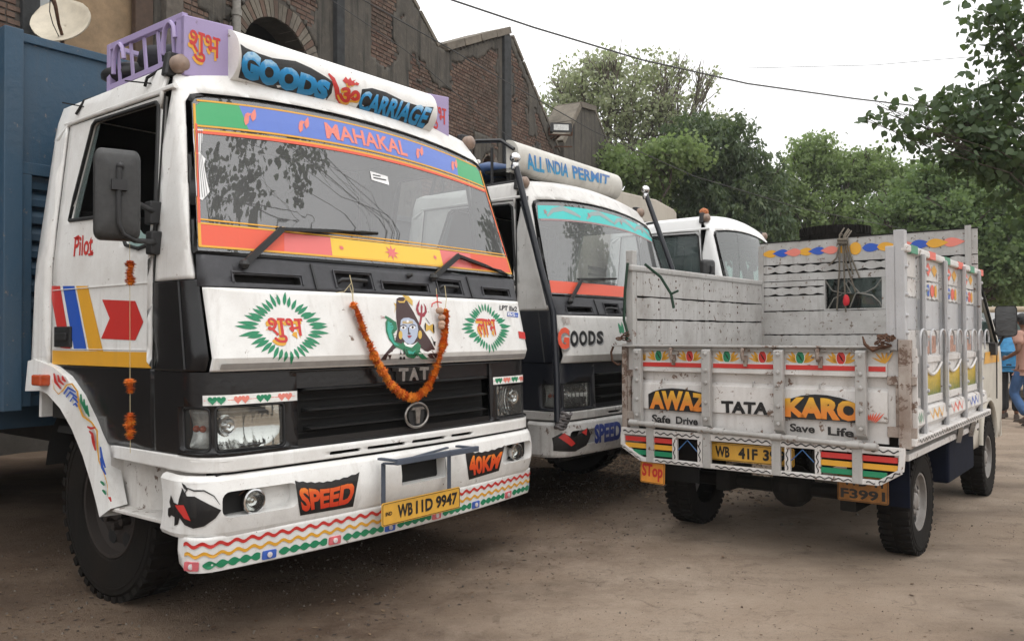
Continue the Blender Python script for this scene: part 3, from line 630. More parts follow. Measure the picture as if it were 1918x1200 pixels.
# ------------------------------------------------------------------ forward-control lorry cab (own axes: x across the front, y to the rear, z up)
def lerp(t, z):
    if z <= t[0][0]: return t[0][1]
    for (a, va), (b, vb) in zip(t, t[1:]):
        if z <= b: return va+(vb-va)*(z-a)/(b-a)
    return t[-1][1]
YF = [(.84,-.045),(1.235,-.03),(1.30,-.055),(1.625,.02),(1.78,.08),(2.57,.32),(2.70,.40),(2.8,.5)]
WW = [(.84,1.20),(1.24,1.205),(1.78,1.20),(2.57,1.125),(2.70,1.09),(2.8,1.04)]
RR = [(.84,.15),(1.6,.15),(1.78,.06),(2.6,.06),(2.7,.12)]
def fy(x, z): return lerp(YF, z)+.065*(x/1.19)**2
def arch(x, z): return .078*max(0, min(1, (z-1.95)/.5))*(1-(x/1.2)**2)
def ring(s, z, off=0.):
    w = lerp(WW, z); r = lerp(RR, z); a = abs(s); sg = 1 if s >= 0 else -1; e = w-r
    if a <= e: x = a; y = fy(a, z)-off; xo = 0
    elif a <= e+r*math.pi/2: t = (a-e)/r; x = e+(r+off)*math.sin(t); y = fy(e, z)+r-(r+off)*math.cos(t)
    else: x = w+off; y = fy(e, z)+r+(a-e-r*math.pi/2)
    return Vector((sg*x, y, z+arch(x, z)))
def s_side(y, z):
    w = lerp(WW, z); r = lerp(RR, z); e = w-r
    return e+r*math.pi/2+y-fy(e, z)-r
def sidex(y, z): return -lerp(WW, z)
def door_win():
    return [(1.36,2.03),(1.33,2.15),(1.20,2.53),(1.17,2.55),(.56,2.545),(.53,2.52),(.475,2.05),(.46,1.88),(.49,1.84),(.60,1.825),(.72,1.85),(.78,1.92),(.80,2.0),(.86,2.015)]
ARCH = [(1.707,1.20),(1.56,1.22),(1.42,1.21),(1.274,1.159),(1.13,1.07),(1.0,.955),(.901,.862)]
def wheel(parent, x, y, R, wd, rimr, out, tread=0, rimmat=None, name='wheel'):
    """tyre and rim about an axle on x; out = +-1, the side the rim faces"""
    e = empty(name, (x, y, R), 0, parent); h = wd/2; g = G()
    rs = rimr*1.04
    prof = [(rs,-h*.78),(rs*1.04,-h*.9),(R*.8,-h),(R*.93,-h*.98),(R*.985,-h*.8),(R,-h*.6),(R,h*.6),(R*.985,h*.8),(R*.93,h*.98),(R*.8,h),(rs*1.04,h*.9),(rs,h*.78)]
    g.lathe(prof, (0,0,0), (1,0,0), 48)
    g.lathe([(R*.86,h*.985*out),(R*.865,h*1.02*out),(R*.88,h*1.02*out),(R*.885,h*.98*out)], (0,0,0), (1,0,0), 48)
    nb = 40
    for k in range(nb):
        a = 2*math.pi*k/nb
        for sx in (-1, 1):
            T = Matrix.Rotation(a + (.5*2*math.pi/nb if sx > 0 else 0), 4, 'X')
            d = tread or .012
            g.box((min(sx*h*.12, sx*h*.96), -.019*R/.5*1.2, R*.955), (max(sx*h*.12, sx*h*.96), .019*R/.5*1.2, R+d), 0, T)
    g.build('tyre', TYRE, e, smooth=35)
    g = G(); o = out
    g.lathe([(rimr*1.05,h*.8*o),(rimr*1.03,h*.86*o),(rimr*.97,h*.84*o),(rimr*.93,h*.5*o),(rimr*.80,h*.35*o),(rimr*.62,h*.42*o),(rimr*.5,h*.30*o),(rimr*.32,h*.30*o),(rimr*.30,h*.62*o),(rimr*.2,h*.72*o),(.001,h*.72*o)], (0,0,0), (1,0,0), 40)
    for k in range(8):
        a = 2*math.pi*k/8; c = (h*.34*o, math.cos(a)*rimr*.44, math.sin(a)*rimr*.44)
        g.lathe([(.022*R/.5,0),(.022*R/.5,.045*o*R/.5),(.001,.05*o*R/.5)], c, (1,0,0), 6)
        a += .39
        c = (h*.405*o, math.cos(a)*rimr*.74, math.sin(a)*rimr*.74)
        g.lathe([(.045*R/.5,0),(.03*R/.5,.004*o),(.001,.002*o)], c, (1,0,0), 10, 1)
    g.build('rim', [rimmat or RIMM, DARK], e, smooth=35)
    return e
def lamp(parent, name, s0, s1, z0, z1, mat, depth=.07, cup=None, bulge=.012):
    """lamp unit set into the front: dark recess, reflector, lens with its ribs"""
    e = empty(name, (0,0,0), 0, parent)
    g = G()
    ol = rrect(s0, z0, s1, z1, .02)
    g.sheet(ol, (), lambda a, b: ring(a, b, -depth), .1)
    n = len(ol); vs = [ring(a, b, -.001) for a, b in ol]+[ring(a, b, -depth) for a, b in ol]
    g.add(vs, [(i, (i+1) % n, (i+1) % n+n, i+n) for i in range(n)])
    g.build('housing', PLAS, e)
    m = .012; cu = cup if cup else .5
    def bowl(a, b):
        u = (a-s0)/(s1-s0)*2-1; v = (b-z0)/(z1-z0)*2-1; r2 = min(1, ((u-(cu*2-1))*.7)**2+v*v*.8)
        return ring(a, b, -.062+.045*r2+(.0025*math.sin(a*150) if (a-s0)/(s1-s0)*(1 if cu < .5 else -1)+(0 if cu < .5 else 1) > .42 and cup else 0))
    g = G(); g.sheet(rrect(s0+m, z0+m, s1-m, z1-m, .018), (), bowl, .008); g.build('reflector', mat, e, smooth=70)
    g = G(); g.sheet(rrect(s0+m, z0+m, s1-m, z1-m, .018), (), lambda a, b: ring(a, b, -.010+bulge*.5*(1-((a-s0)/(s1-s0)*2-1)**2)+.0009*math.sin(a*260)*(1 if cup else 0)+.0006*math.sin(b*330)), .0075); g.build('lens', LGL, e, smooth=60)
    if cup:
        g = G(); p = ring(s0+(s1-s0)*cup, (z0+z1)/2+.01, -.045)
        g.lathe([(.047,-.012),(.045,0),(.036,-.001),(.030,-.008),(.012,-.012),(.010,.012),(.001,.016)], p, (0,-1,0), 20)
        g.build('bulb_cup', CHROME, e, smooth=40)
    else:
        for q in (.35, .65):
            g = G(); g.ball(ring(s0+(s1-s0)*q, (z0+z1)/2, -.035), .016, 10); g.build('bulb', AMB, e, smooth=60)
    g = G(); ol = rrect(s0+.004, z0+.004, s1-.004, z1-.004, .02); g.tube([ring(a, b, -.006) for a, b in ol], .006, 6, closed=True)
    g.build('bezel', PLAS, e, smooth=60)
    return e
def wiper(parent, px, pz, ex, ez, bx0, bz0, bx1, bz1):
    e = empty('wiper', (0,0,0), 0, parent); f = lambda x, z, o: Vector((x, fy(x, z)-o, z+arch(x, z)))
    g = G(); p = f(px, pz, .03); q = f(ex, ez, .045)
    g.ball(p, .026, 8); g.bar(p, q, .032, .014, (0,-1,0)); m = f((bx0+bx1)/2, (bz0+bz1)/2, .03); g.bar(q, m, .016, .012, (0,-1,0))
    g.build('wiper_arm', PLAS, e)
    g = G(); n = 10
    b = [f(bx0+(bx1-bx0)*i/n, bz0+(bz1-bz0)*i/n, .010) for i in range(n+1)]
    g.tube(b, .009, 5)
    for i0, i1 in ((0, 4), (6, 10), (2, 8)):
        k = (i0+i1)//2; g.tube([b[i0]+Vector((0,-.006,0)), (b[i0]+b[i1])/2+Vector((0,-.028,.004)), b[i1]+Vector((0,-.006,0))], .004, 5)
    g.build('wiper_blade', RUB, e)
def bump_y(x, z):
    v = (z-.52)/.25; v = max(0, min(1, v))
    return -.115+.10*(x/1.25)**2+.03*(1-math.sin(math.pi*(.12+.76*v)))*1.4
def bump(s, z, off=0.):
    w = 1.265; r = .21; e = w-r; a = abs(s); sg = 1 if s >= 0 else -1; k = bump_y(min(a, e), z)
    if a <= e: return Vector((s, k-off, z))
    if a <= e+r*1.571: t = (a-e)/r; return Vector((sg*(e+(r+off)*math.sin(t)), k+r-(r+off)*math.cos(t), z))
    return Vector((sg*(w+off-(a-e-r*1.571)*.15), k+r+(a-e-r*1.571), z))
def make_cab(root, white=WHITE, black=BLACK, top=PURP, board=True, glass=None, seat=None, slats=True, mirror=True, closed_win=False, body=True, bodymat=BLUEB, body_z=3.15, bumpmat=None, frontwheels=(1, 1)):
    W = white; bw = bumpmat or white
    # --- lower black front with grille and lamp openings
    g = G(); S = 1.60
    holes = [rrect(-.735, .868, .735, 1.222, .01), rrect(.80, .875, 1.152, 1.085, .02), rrect(-1.152, .875, -.80, 1.085, .02), rrect(1.168, .88, 1.335, 1.08, .02), rrect(-1.335, .88, -1.168, 1.08, .02)]
    g.sheet([(-S,.862),(S,.862),(S,1.236),(-S,1.236)], holes, lambda a, b: ring(a, b), .06)
    g.build('lower_front_panel', black, root, smooth=40, solid=.012)
    for sg in (-1, 1):
        g = G(); a0, a1 = sorted((sg*1.185, sg*s_side(.45, 1.4)))
        g.sheet([(a0,1.24),(a1,1.24),(a1,1.655),(a0,1.655)], (), lambda a, b: ring(a, b, .004), .05)
        g.build('corner_panel', black, root, smooth=40, solid=.01)
        g = G(); g.tube([ring(sg*1.30, 1.25, .006), ring(sg*1.30, 1.65, .006)], .006, 5); g.build('corner_trim', PLAS, root)
    # --- grille
    gr = empty('grille', (0,0,0), 0, root); GB = plain('grille_black', (.010,.010,.010), .5)
    g = G(); g.sheet([(-.735,.868),(.735,.868),(.735,1.222),(-.735,1.222)], (), lambda a, b: ring(a, b, -.07), .3)
    g.build('grille_backing', DARK, gr)
    g = G(); g.sheet([(-.735,1.145),(.735,1.145),(.735,1.222),(-.735,1.222)], (), lambda a, b: ring(a, b, -.012), .1); g.sheet([(-.735,.868),(.735,.868),(.735,.90),(-.735,.90)], (), lambda a, b: ring(a, b, -.008), .1); g.build('grille_rim', black, gr, smooth=40)
    for k, z in enumerate((1.135, 1.035, .945)):
        g = G(); n = 16; x0 = .69-.01*k; vs = []
        for i in range(n+1):
            x = -x0+2*x0*i/n; y = fy(x, z)
            vs += [(x, y-.016, z), (x, y-.016, z+.004), (x, y+.045, z+.012), (x, y+.05, z-.012)]
        g.add(vs, [(i*4+j, i*4+(j+1) % 4, i*4+4+(j+1) % 4, i*4+4+j) for i in range(n) for j in range(4)]+[(0,1,2,3),(n*4+3,n*4+2,n*4+1,n*4)])
        g.build('slat', GB, gr, smooth=30)
    for z in (1.085, .99, .92):
        g = G(); n = 12
        g.tube([(-.7+1.4*i/n, fy(-.7+1.4*i/n, z)+.05, z) for i in range(n+1)], .006, 4); g.build('inner_slat', DARK, gr)
    # --- white tilt flap between grille and cowl
    g = G(); g.sheet([(-1.168,1.240),(1.168,1.240),(1.172,1.62),(-1.172,1.62)], (), lambda a, b: ring(a, b, .014), .05)
    g.build('front_flap', W, root, smooth=25, solid=.014)
    # --- cowl with its vents and the two grab pockets
    cw = [rrect(-1.02,1.648,-.665,1.688,.008), rrect(-.125,1.648,.225,1.686,.008), rrect(.76,1.65,1.045,1.69,.008)]
    pk = [rrect(-.44,1.644,-.205,1.725,.01), rrect(.325,1.644,.535,1.722,.01)]
    g = G(); S = s_side(.33, 1.7)
    g.sheet([(-1.195,1.626),(1.195,1.626),(1.175,1.772),(-1.175,1.772)], cw+pk, lambda a, b: ring(a, b, .006), .06)
    co = g.build('cowl', COWL, root, smooth=40, solid=.012)
    for h in cw+pk:
        g = G(); x0, x1 = min(p[0] for p in h), max(p[0] for p in h); z0, z1 = min(p[1] for p in h), max(p[1] for p in h)
        g.sheet(h, (), lambda a, b: ring(a, b, -.045), 0); n = len(h)
        g.add([ring(a, b, .004) for a, b in h]+[ring(a, b, -.045) for a, b in h], [(i, (i+1) % n, (i+1) % n+n, i+n) for i in range(n)])
        g.build('vent_box', DARK if h in cw else COWL, co)
        g = G(); g.tube([ring(a, b, .008) for a, b in [(x0-.01,z0),(x0-.01,z1+.01),(x1+.01,z1+.01),(x1+.01,z0)]], .006, 5); g.build('vent_lip', COWL, co, smooth=50)
        if h in pk:
            g = G(); zc = (z0+z1)/2-.005
            g.tube([ring(x0+.02,zc-.01,-.03), ring(x0+.035,zc+.01,.006), ring((x0+x1)/2,zc+.012,.012), ring(x1-.035,zc+.01,.006), ring(x1-.02,zc-.01,-.03)], .012, 8)
            g.build('grab_handle', PLAS, co, smooth=60)
    for x in (-.58, .62):
        g = G(); g.bar(ring(x-.0,1.63,.009), ring(x,1.76,.009), .012, .01, (0,-1,0)); g.build('cowl_joint', PLAS, co)
    g = G(); p = ring(.085, 1.735, .01); g.lathe([(.016,0),(.012,.015),(.008,.03)], p, (.3,-1,.2), 8, cap=(0,1)); g.build('washer_jet', PLAS, co)
    # --- pillars and header
    ws = [(-1.188,1.775),(-1.10,2.51),(-1.075,2.548),(-1.02,2.56)]+[(x, 2.565) for x in (-.75,-.5,-.25,0,.25,.5,.75)]+[(1.02,2.56),(1.075,2.548),(1.10,2.51),(1.188,1.775)]
    sL = lambda z: s_side(lerp([(1.66,.452),(1.9,.452),(2.58,.50),(2.7,.5)], z), z)
    g = G()
    out = [(-1.205,1.66),(-1.205,1.775)]+ws[1:-1]+[(1.205,1.775),(1.205,1.66)]
    out += [(sL(1.66),1.66),(sL(1.9),1.9),(sL(2.3),2.3),(sL(2.7),2.7),(-sL(2.7),2.7),(-sL(2.3),2.3),(-sL(1.9),1.9),(-sL(1.66),1.66)]
    g.sheet(out, (), lambda a, b: ring(a, b), .04)
    g.build('windscreen_surround', W, root, smooth=40, solid=.02)
    g = G(); gp = []
    gs = ws[:]+[(x,1.778) for x in (.9,.6,.3,0,-.3,-.6,-.9)]
    for (a, b), (c, d) in zip(gs, gs[1:]+gs[:1]):
        k = max(1, int(math.hypot(c-a, d-b)/.1)); gp += [(a+(c-a)*i/k, b+(d-b)*i/k) for i in range(k)]
    gi = [(a*.982, 2.16+(b-2.16)*.965) for a, b in gp]; n = len(gp)
    g.add([ring(a, b, .004) for a, b in gp]+[ring(a, b, .016) for a, b in gi]+[ring(a, b, -.006) for a, b in [(a*.976, 2.16+(b-2.16)*.955) for a, b in gp]], [(i, (i+1) % n, (i+1) % n+n, i+n) for i in range(2*n) if (i % n) < n-1] + [(n-1, 0, n, 2*n-1), (2*n-1, n, 2*n, 3*n-1)])
    g.build('windscreen_seal', RUB, root, smooth=40)
    g = G(); g.sheet([(a*.982, 2.16+(b-2.16)*.965) for a, b in ws], (), lambda a, b: ring(a, b, .006), .06)
    wsg = g.build('windscreen', glass or GLASS, root, smooth=60)
    # --- roof, from the header ring up and over
    g = G(); rows = []; y1 = 1.64
    def outline(z, ins):
        S_ = s_side(.5, z); pts = [ring(-S_+(2*S_)*i/40, z) for i in range(41)]
        pts = [Vector((p.x*(1-ins/1.09), p.y+ins*.8*(1 if i not in (0, 40) else .3), p.z)) for i, p in enumerate(pts)]
        xs = abs(pts[0].x); l = [Vector((-xs, pts[0].y+(y1-ins*.6-pts[0].y)*k/8, pts[0].z-.02*k/8)) for k in range(8, 0, -1)]
        r = [Vector((xs, pts[-1].y+(y1-ins*.6-pts[-1].y)*k/8, pts[-1].z-.02*k/8)) for k in range(1, 9)]
        return l+pts+r
    for z, ins in ((2.70,0),(2.725,.015),(2.745,.045),(2.756,.10),(2.762,.2),(2.765,.45),(2.767,.9)): rows.append(outline(z if z < 2.70 else z, ins))
    for i, r in enumerate(rows[1:], 1):
        for k, p in enumerate(r): p.z = rows[0][k].z+((2.70,2.725,2.745,2.756,2.762,2.765,2.767)[i]-2.70)
    n = len(rows[0]); g.add([p for r in rows for p in r], [(i*n+k, i*n+k+1, (i+1)*n+k+1, (i+1)*n+k) for i in range(len(rows)-1) for k in range(n-1)])
    g.build('roof', W, root, smooth=50)
    # --- back wall, sides, doors
    g = G()
    g.prism([(-1.195,.95),(1.195,.95),(1.195,1.78),(1.12,2.6),(1.04,2.72),(-1.04,2.72),(-1.12,2.6),(-1.195,1.78)], lambda a, b: (a, 1.70-(b-1.0)*.045, b), lambda a, b: (a, 1.67-(b-1.0)*.045, b))
    g.build('back_wall', W, root)
    for sg in (-1, 1):
        X = lambda y, z, o=0, sg=sg: Vector((sg*(lerp(WW, z)+o), y, z))
        g = G(); top_ = [(1.62,2.60),(1.60,2.68),(.50,2.70)]
        g.sheet([(.50,2.50),(.50,2.71),(1.60,2.69),(1.63,2.5),(1.56,2.5),(1.50,2.56),(1.47,2.575),(.52,2.575)], (), X, .1)
        g.sheet([(1.52,1.25),(1.735,1.25),(1.70,1.72),(1.62,2.52),(1.49,2.58),(1.515,2.0)], (), X, .1)
        g.build('side_panel', W, root, smooth=40, solid=.02*-sg*-1)
        d = empty('door', (0,0,0), 0, root)
        g = G(); ol = [(.462,1.25),(1.51,1.25),(1.505,2.0),(1.48,2.572),(.505,2.572),(.462,1.9)]
        g.sheet(ol, [door_win()], lambda a, b: X(a, b, .006), .08)
        g.build('door_skin', W, d, smooth=40, solid=.025)
        g = G()
        for a, b in (((.455,1.25),(.455,1.9)),((.455,1.9),(.498,2.578)),((.498,2.578),(1.485,2.576)),((1.485,2.576),(1.512,2.0)),((1.512,2.0),(1.512,1.25))):
            g.bar(X(*a, .003), X(*b, .003), .008, .006)
        g.build('door_gap', DARK, d)
        g = G(); g.box((min(sg*1.207, sg*1.222), 1.27, 1.345), (max(sg*1.207, sg*1.222), 1.46, 1.455)); g.box((min(sg*1.22, sg*1.235), 1.30, 1.38), (max(sg*1.22, sg*1.235), 1.43, 1.42))
        g.build('door_handle', PLAS, d, bevel=.004)
        g = G(); g.bar(X(.47,1.655,.008), X(1.50,1.655,.008), .007, .004); g.bar(X(.47,1.335,.008), X(1.50,1.335,.008), .005, .003); g.build('pressed_crease', W, d)
        dw = door_win(); g = G(); g.tube([X(a, b, .010) for a, b in dw], .010, 5, closed=True); g.build('window_rubber', RUB, d, smooth=60)
        if closed_win:
            g = G(); g.sheet(dw, (), lambda a, b: X(a, b, -.008), .2); g.build('window_pane', GLASSD, d)
        else:
            g = G(); g.sheet([(1.36,2.03),(1.33,2.15),(1.20,2.53),(1.15,2.545),(1.30,2.03)], (), lambda a, b: X(a, b, -.008), .2); g.build('window_pane', GLASSD, d)
        if closed_win is False:
            g = G(); g.sheet([(.46,1.86),(.60,1.825),(.72,1.85),(.78,1.92),(.72,1.98),(.60,1.90)], (), lambda a, b: X(a, b, -.010), .2); g.build('quarter_pane', plain('pale_teal_pane', (.30,.42,.40), .15), d)
        # black lower side down to the wheel arch
        g = G(); g.sheet([(.452,.862),(.452,1.246),(1.735,1.246),(1.735,1.17)]+ARCH, (), lambda a, b: X(a, b), .1)
        g.build('side_skirt', black, root, smooth=40, solid=.012)
        g = G(); n = 10; g.tube([X(.40+(1.52-.40)*i/n, 2.60-.015*i/n, .012) for i in range(n+1)], .013, 6); g.build('rain_gutter', W, root, smooth=60)
        # wing lip over the wheel
        g = G(); a_o = [(1.74,1.265),(1.66,1.275),(1.5,1.25),(1.42,1.235),(1.274,1.185),(1.13,1.09),(1.0,.965),(.905,.85),(.86,.70),(.80,.55)]
        a_i = [(1.75,1.096),(1.66,1.10),(1.56,1.105),(1.47,1.09),(1.32,1.02),(1.19,.92),(1.07,.79),(.98,.66),(.92,.56),(.89,.50)]
        n = len(a_o); xo = .035
        vs = [X(a, max(b,.84), 0)+Vector((sg*xo,0,min(0,b-.84))) for a, b in a_o]+[X(a, max(b,.84), 0)+Vector((sg*(xo+.012),0,min(0,b-.84))) for a, b in a_i]+[X(a, max(b,.84), 0)+Vector((sg*(xo-.10),0,min(0,b-.84)-.005)) for a, b in a_i]+[X(a, max(b,.84), 0)+Vector((-sg*.05,0,min(0,b-.84)+.01)) for a, b in a_o]
        g.add(vs, [(k*n+i, k*n+i+1, (k+1)*n+i+1, (k+1)*n+i) for k in (0, 1) for i in range(n-1)]+[(3*n+i, 3*n+i+1, i+1, i) for i in range(n-1)])
        g.build('wheel_arch', W, root, smooth=50, label=None)
        # inner well, step and its recess
        g = G(); g.box((min(sg*.62, sg*1.19), .30, .845), (max(sg*.62, sg*1.19), .31, .50)) if False else None
        x0, x1 = sorted((sg*.80, sg*1.215))
        g.box((x0,.20,.53),(x1,.86,.548)); g.prism([(sg*1.20,.875),(sg*1.135,.86),(sg*1.125,.62),(sg*.88,.30),(sg*.86,.30),(sg*1.105,.63),(sg*1.115,.885)], lambda a, b: (a, b, .545), lambda a, b: (a, b, .85))
        g.build('step_well', WHITE2, root, bevel=.004)
        g = G(); n = 14; pts = []
        for i in range(n+1):
            a = math.pi*(.02+.93*i/n); pts.append((max(.89, 1.13-.60*math.cos(a)), max(.5, .58+.57*math.sin(a))))
        xi, xo_ = sorted((sg*.70, sg*1.15)); vs = [(xi, *p) for p in pts]+[(xo_, *p) for p in pts]
        g.add(vs, [(i, i+1, i+n+2, i+n+1) for i in range(n)])
        g.build('wheel_well', DARK, root, smooth=60)
    # --- valance strip with slots
    slots = [rrect(-.563,.806,-.364,.824,.008), rrect(-.322,.806,-.047,.824,.008), rrect(.0,.806,.275,.824,.008), rrect(.325,.806,.525,.824,.008)]
    g = G(); g.sheet([(-1.97,.80),(-1.6,.79),(1.6,.79),(1.97,.80),(1.97,.857),(-1.97,.857)], slots, lambda a, b: ring(a, b, .016), .06)
    g.build('valance', bw, root, smooth=40, solid=.03)
    g = G(); g.box((-1.15,.02,.60),(1.15,.10,.785)); g.box((-1.12,.10,.45),(1.12,.14,.86)); g.build('front_crossmember', DARK, root)
    n = 12
    for sg in (-1, 1): g = G(); g.tube([ring(sg*(.80+.55*i/n), .868, .012) for i in range(n+1)], .008, 5); g.build('lamp_sill', black, root, smooth=60)
    # --- bumper
    fog = [rrect(sg*.962-.188, .592, sg*.962+.188, .708, .04, 4) for sg in (-1, 1)]; mid = rrect(-.13,.60,.22,.72,.01)
    S = 1.055+.21*1.571+.13
    g = G(); g.sheet([(-S,.525),(S,.525),(S,.755),(-S,.755)], fog+[mid], lambda a, b: bump(a, b), .05)
    n = 60
    ss = [-S+2*S*i/n for i in range(n+1)]
    lv = [(.755,0),(.772,-.012),(.778,-.03),(.770,-.05)]; vs = []
    for z, o in lv: vs += [bump(a, .755, o)+Vector((0,0,z-.755)) for a in ss]
    g.add(vs, [(j*(n+1)+i, j*(n+1)+i+1, (j+1)*(n+1)+i+1, (j+1)*(n+1)+i) for j in range(3) for i in range(n)])
    lv = [(.525,0),(.506,-.010),(.500,-.03),(.500,-.07)]; vs = []
    for z, o in lv: vs += [bump(a, .525, o)+Vector((0,0,z-.525)) for a in ss]
    g.add(vs, [(j*(n+1)+i, j*(n+1)+i+1, (j+1)*(n+1)+i+1, (j+1)*(n+1)+i) for j in range(3) for i in range(n)])
    for h in fog+[mid]:
        k = len(h); g.add([bump(a, b, 0) for a, b in h]+[bump(a*1, b, -.075) for a, b in h], [(i, (i+1) % k, (i+1) % k+k, i+k) for i in range(k)])
    for h in fog: g.sheet(h, (), lambda a, b: bump(a, b, -.075), .1)
    for x0, x1 in ((-.30,-.17),(.25,.38)):
        pass
    bo = g.build('bumper', bw, root, smooth=42)
    g = G(); g.sheet(mid, (), lambda a, b: bump(a, b, -.07), 0); g.build('bumper_slot', DARK, bo)
    for sg in (-1, 1):
        e = empty('fog_lamp', (0,0,0), 0, bo); c = bump(sg*.985, .645, -.03)
        if root.get('nofog'): continue
        g = G(); g.lathe([(.03,-.05),(.05,-.03),(.058,-.002),(.058,.006),(.050,.008)], c, (0,-1,0), 24, cap=(1,0)); g.build('lamp_shell', CHROME, e, smooth=40)
        g = G(); g.lathe([(.049,.004),(.035,-.018),(.018,-.03),(.012,-.03),(.010,-.012),(.001,-.010)], c, (0,-1,0), 24); g.build('reflector', LENS2, e, smooth=60)
        g = G(); g.lathe([(.051,.006),(.04,.011),(.02,.014),(.001,.015)], c, (0,-1,0), 24); g.build('lens', LGL, e, smooth=60)
        g = G(); g.bar(c+Vector((-.05,.05,.03)), c+Vector((.02,.04,.075)), .02, .004); g.build('lamp_bracket', RUST, e)
    # --- lamps
    for sg in (-1, 1):
        a, b = sorted((sg*.80, sg*1.152)); lamp(root, 'headlamp', a, b, .875, 1.085, LENS2, cup=.22 if sg < 0 else .78)
        a, b = sorted((sg*1.168, sg*1.335)); lamp(root, 'indicator', a, b, .88, 1.08, LENS)
    # --- wipers
    wiper(root, -.97, 1.735, -.735, 1.925, -.74, 1.93, -.08, 1.965)
    wiper(root, .275, 1.735, .55, 1.885, .56, 1.885, 1.09, 1.80)
    # --- inside
    g = G(); g.box((-1.1,.42,.95),(1.1,.62,1.72)); g.build('dashboard', DARK, root, bevel=.05)
    g = G(); g.box((-1.12,1.0,1.15),(1.12,1.5,1.42)); g.box((-1.12,1.38,1.4),(1.12,1.55,2.1)); g.build('bench_seat', seat or DARK, root, bevel=.04)
    g = G(); g.tube([(-.58+.21*math.cos(t*math.pi/12), .72+.05*math.sin(t*math.pi/12), 1.72+.2*math.sin(t*math.pi/12)) for t in range(24)], .012, 6, closed=True); g.bar((-.58,.60,1.4),(-.58,.72,1.72),.04); g.bar((-.78,.72,1.72),(-.38,.72,1.72),.03)
    g.build('steering_wheel', PLAS, root)
    g = G(); g.box((-1.12,.1,.86),(1.12,1.65,.9)); g.box((-1.06,.55,2.66),(1.06,1.6,2.675)); g.sheet([(-1.1,.95),(1.1,.95),(1.1,2.65),(-1.1,2.65)], (), lambda a, b: (a, 1.66-(b-1)*.045, b), 0)
    for sg in (-1, 1): g.sheet([(.55,.95),(1.6,.95),(1.6,1.8),(.55,1.8)], (), lambda a, b: (sg*1.165, a, b), 0)
    g.build('cab_lining', DARK, root)
    if mirror:
        for sg in ((-1, 1) if mirror == 2 else (-1,)):
            e = empty('mirror', (0,0,0), 0, root)
            c = Vector((sg*1.46, .30, 2.02)); T = Matrix.Translation(c) @ Matrix.Rotation(rad(sg*20), 4, 'Z') @ Matrix.Diagonal((.64, .6, .93, 1))
            g = G(); ol = rrect(-.145,-.215,.145,.215,.045,4); nn = len(ol)
            prof = [(1,.035),(1,-.02),(.95,-.045),(.8,-.06),(.4,-.068)]
            vs = []
            for k_, y_ in prof: vs += [T @ Vector((a*k_ if k_ > .5 else a*k_, y_, b*(1-(1-k_)*.7))) for a, b in ol]
            g.add(vs, [(j*nn+i, j*nn+(i+1) % nn, (j+1)*nn+(i+1) % nn, (j+1)*nn+i) for j in range(len(prof)-1) for i in range(nn)]+[tuple((len(prof)-1)*nn+i for i in range(nn))])
            g.build('mirror_shell', plain('mirror_plastic', (.03,.03,.03), .5, 0, .3, 40), e, smooth=50)
            g = G(); g.sheet(ol, (), lambda a, b: T @ Vector((a*.95, .03, b*.96)), 0); g.build('mirror_glass', CHROME, e)
            g = G(); b0 = T @ Vector((.005,-.085,.12)); b1 = T @ Vector((.005,-.085,-.17))
            m1 = Vector((sg*1.19,.47,1.99)); m2 = Vector((sg*1.20,.44,1.845))
            g.tube([b0, T @ Vector((.0,-.085,-.02)), T @ Vector((.0,-.085,-.14)), T @ Vector((.03*-sg,-.08,-.19)), T @ Vector((.10*-sg,-.06,-.215)), m2], [.013,.011,.011,.011,.011,.014], 8)
            g.tube([T @ Vector((.0,-.085,-.0)), m1], [.011,.014], 8)
            g.box((-.045,-.11,.015),(.05,-.055,.065), 0, T)
            g.ball(T @ Vector((.01,-.08,.13)), .018, 8)
            g.build('mirror_arm', PLAS, e, smooth=50)
            g = G()
            for m_ in (m1, m2): g.box((min(m_.x-.025*sg, m_.x+.04*sg), m_.y-.03, m_.z-.06), (max(m_.x-.025*sg, m_.x+.04*sg), m_.y+.03, m_.z+.05))
            g.build('mirror_mount', PLAS, e, bevel=.008)
    # --- roof marker lamps on their brackets
    for sg in (-1, 1):
        e = empty('marker_lamp', (0,0,0), 0, root); c = Vector((sg*1.075, .44, 2.715+.06*(not root.get('low_lamps')))); c = Vector((c.x, c.y, 2.725))
        g = G(); g.prism([(-.065,-.06),(.065,-.06),(.045,.06),(-.045,.06)], lambda a, b: c+Vector((a,.03,b)), lambda a, b: c+Vector((a,.08,b))); g.build('lamp_bracket', PLAS, e, bevel=.01)
        g = G(); g.lathe([(.046,-.03),(.046,.03),(.03,.045),(.001,.05)], c+Vector((0,.02,0)), (0,-1,0), 20); g.build('lens', BEIGEL, e, smooth=50)
    # --- wheels, chassis
    for sg in (-1, 1): wheel(root, sg*.965, 1.14, .5, .26, .27, sg, .010)
    g = G()
    for x in (-.42, .42): g.box((x-.04,.12,.62),(x+.04,6.3,.85))
    g.box((-1.05,1.06,.44),(1.05,1.2,.56)); g.box((-.35,.3,.5),(.35,1.6,1.0)); g.box((-.9,.25,.42),(.9,.35,.52))
    g.build('chassis', STEELD, root)
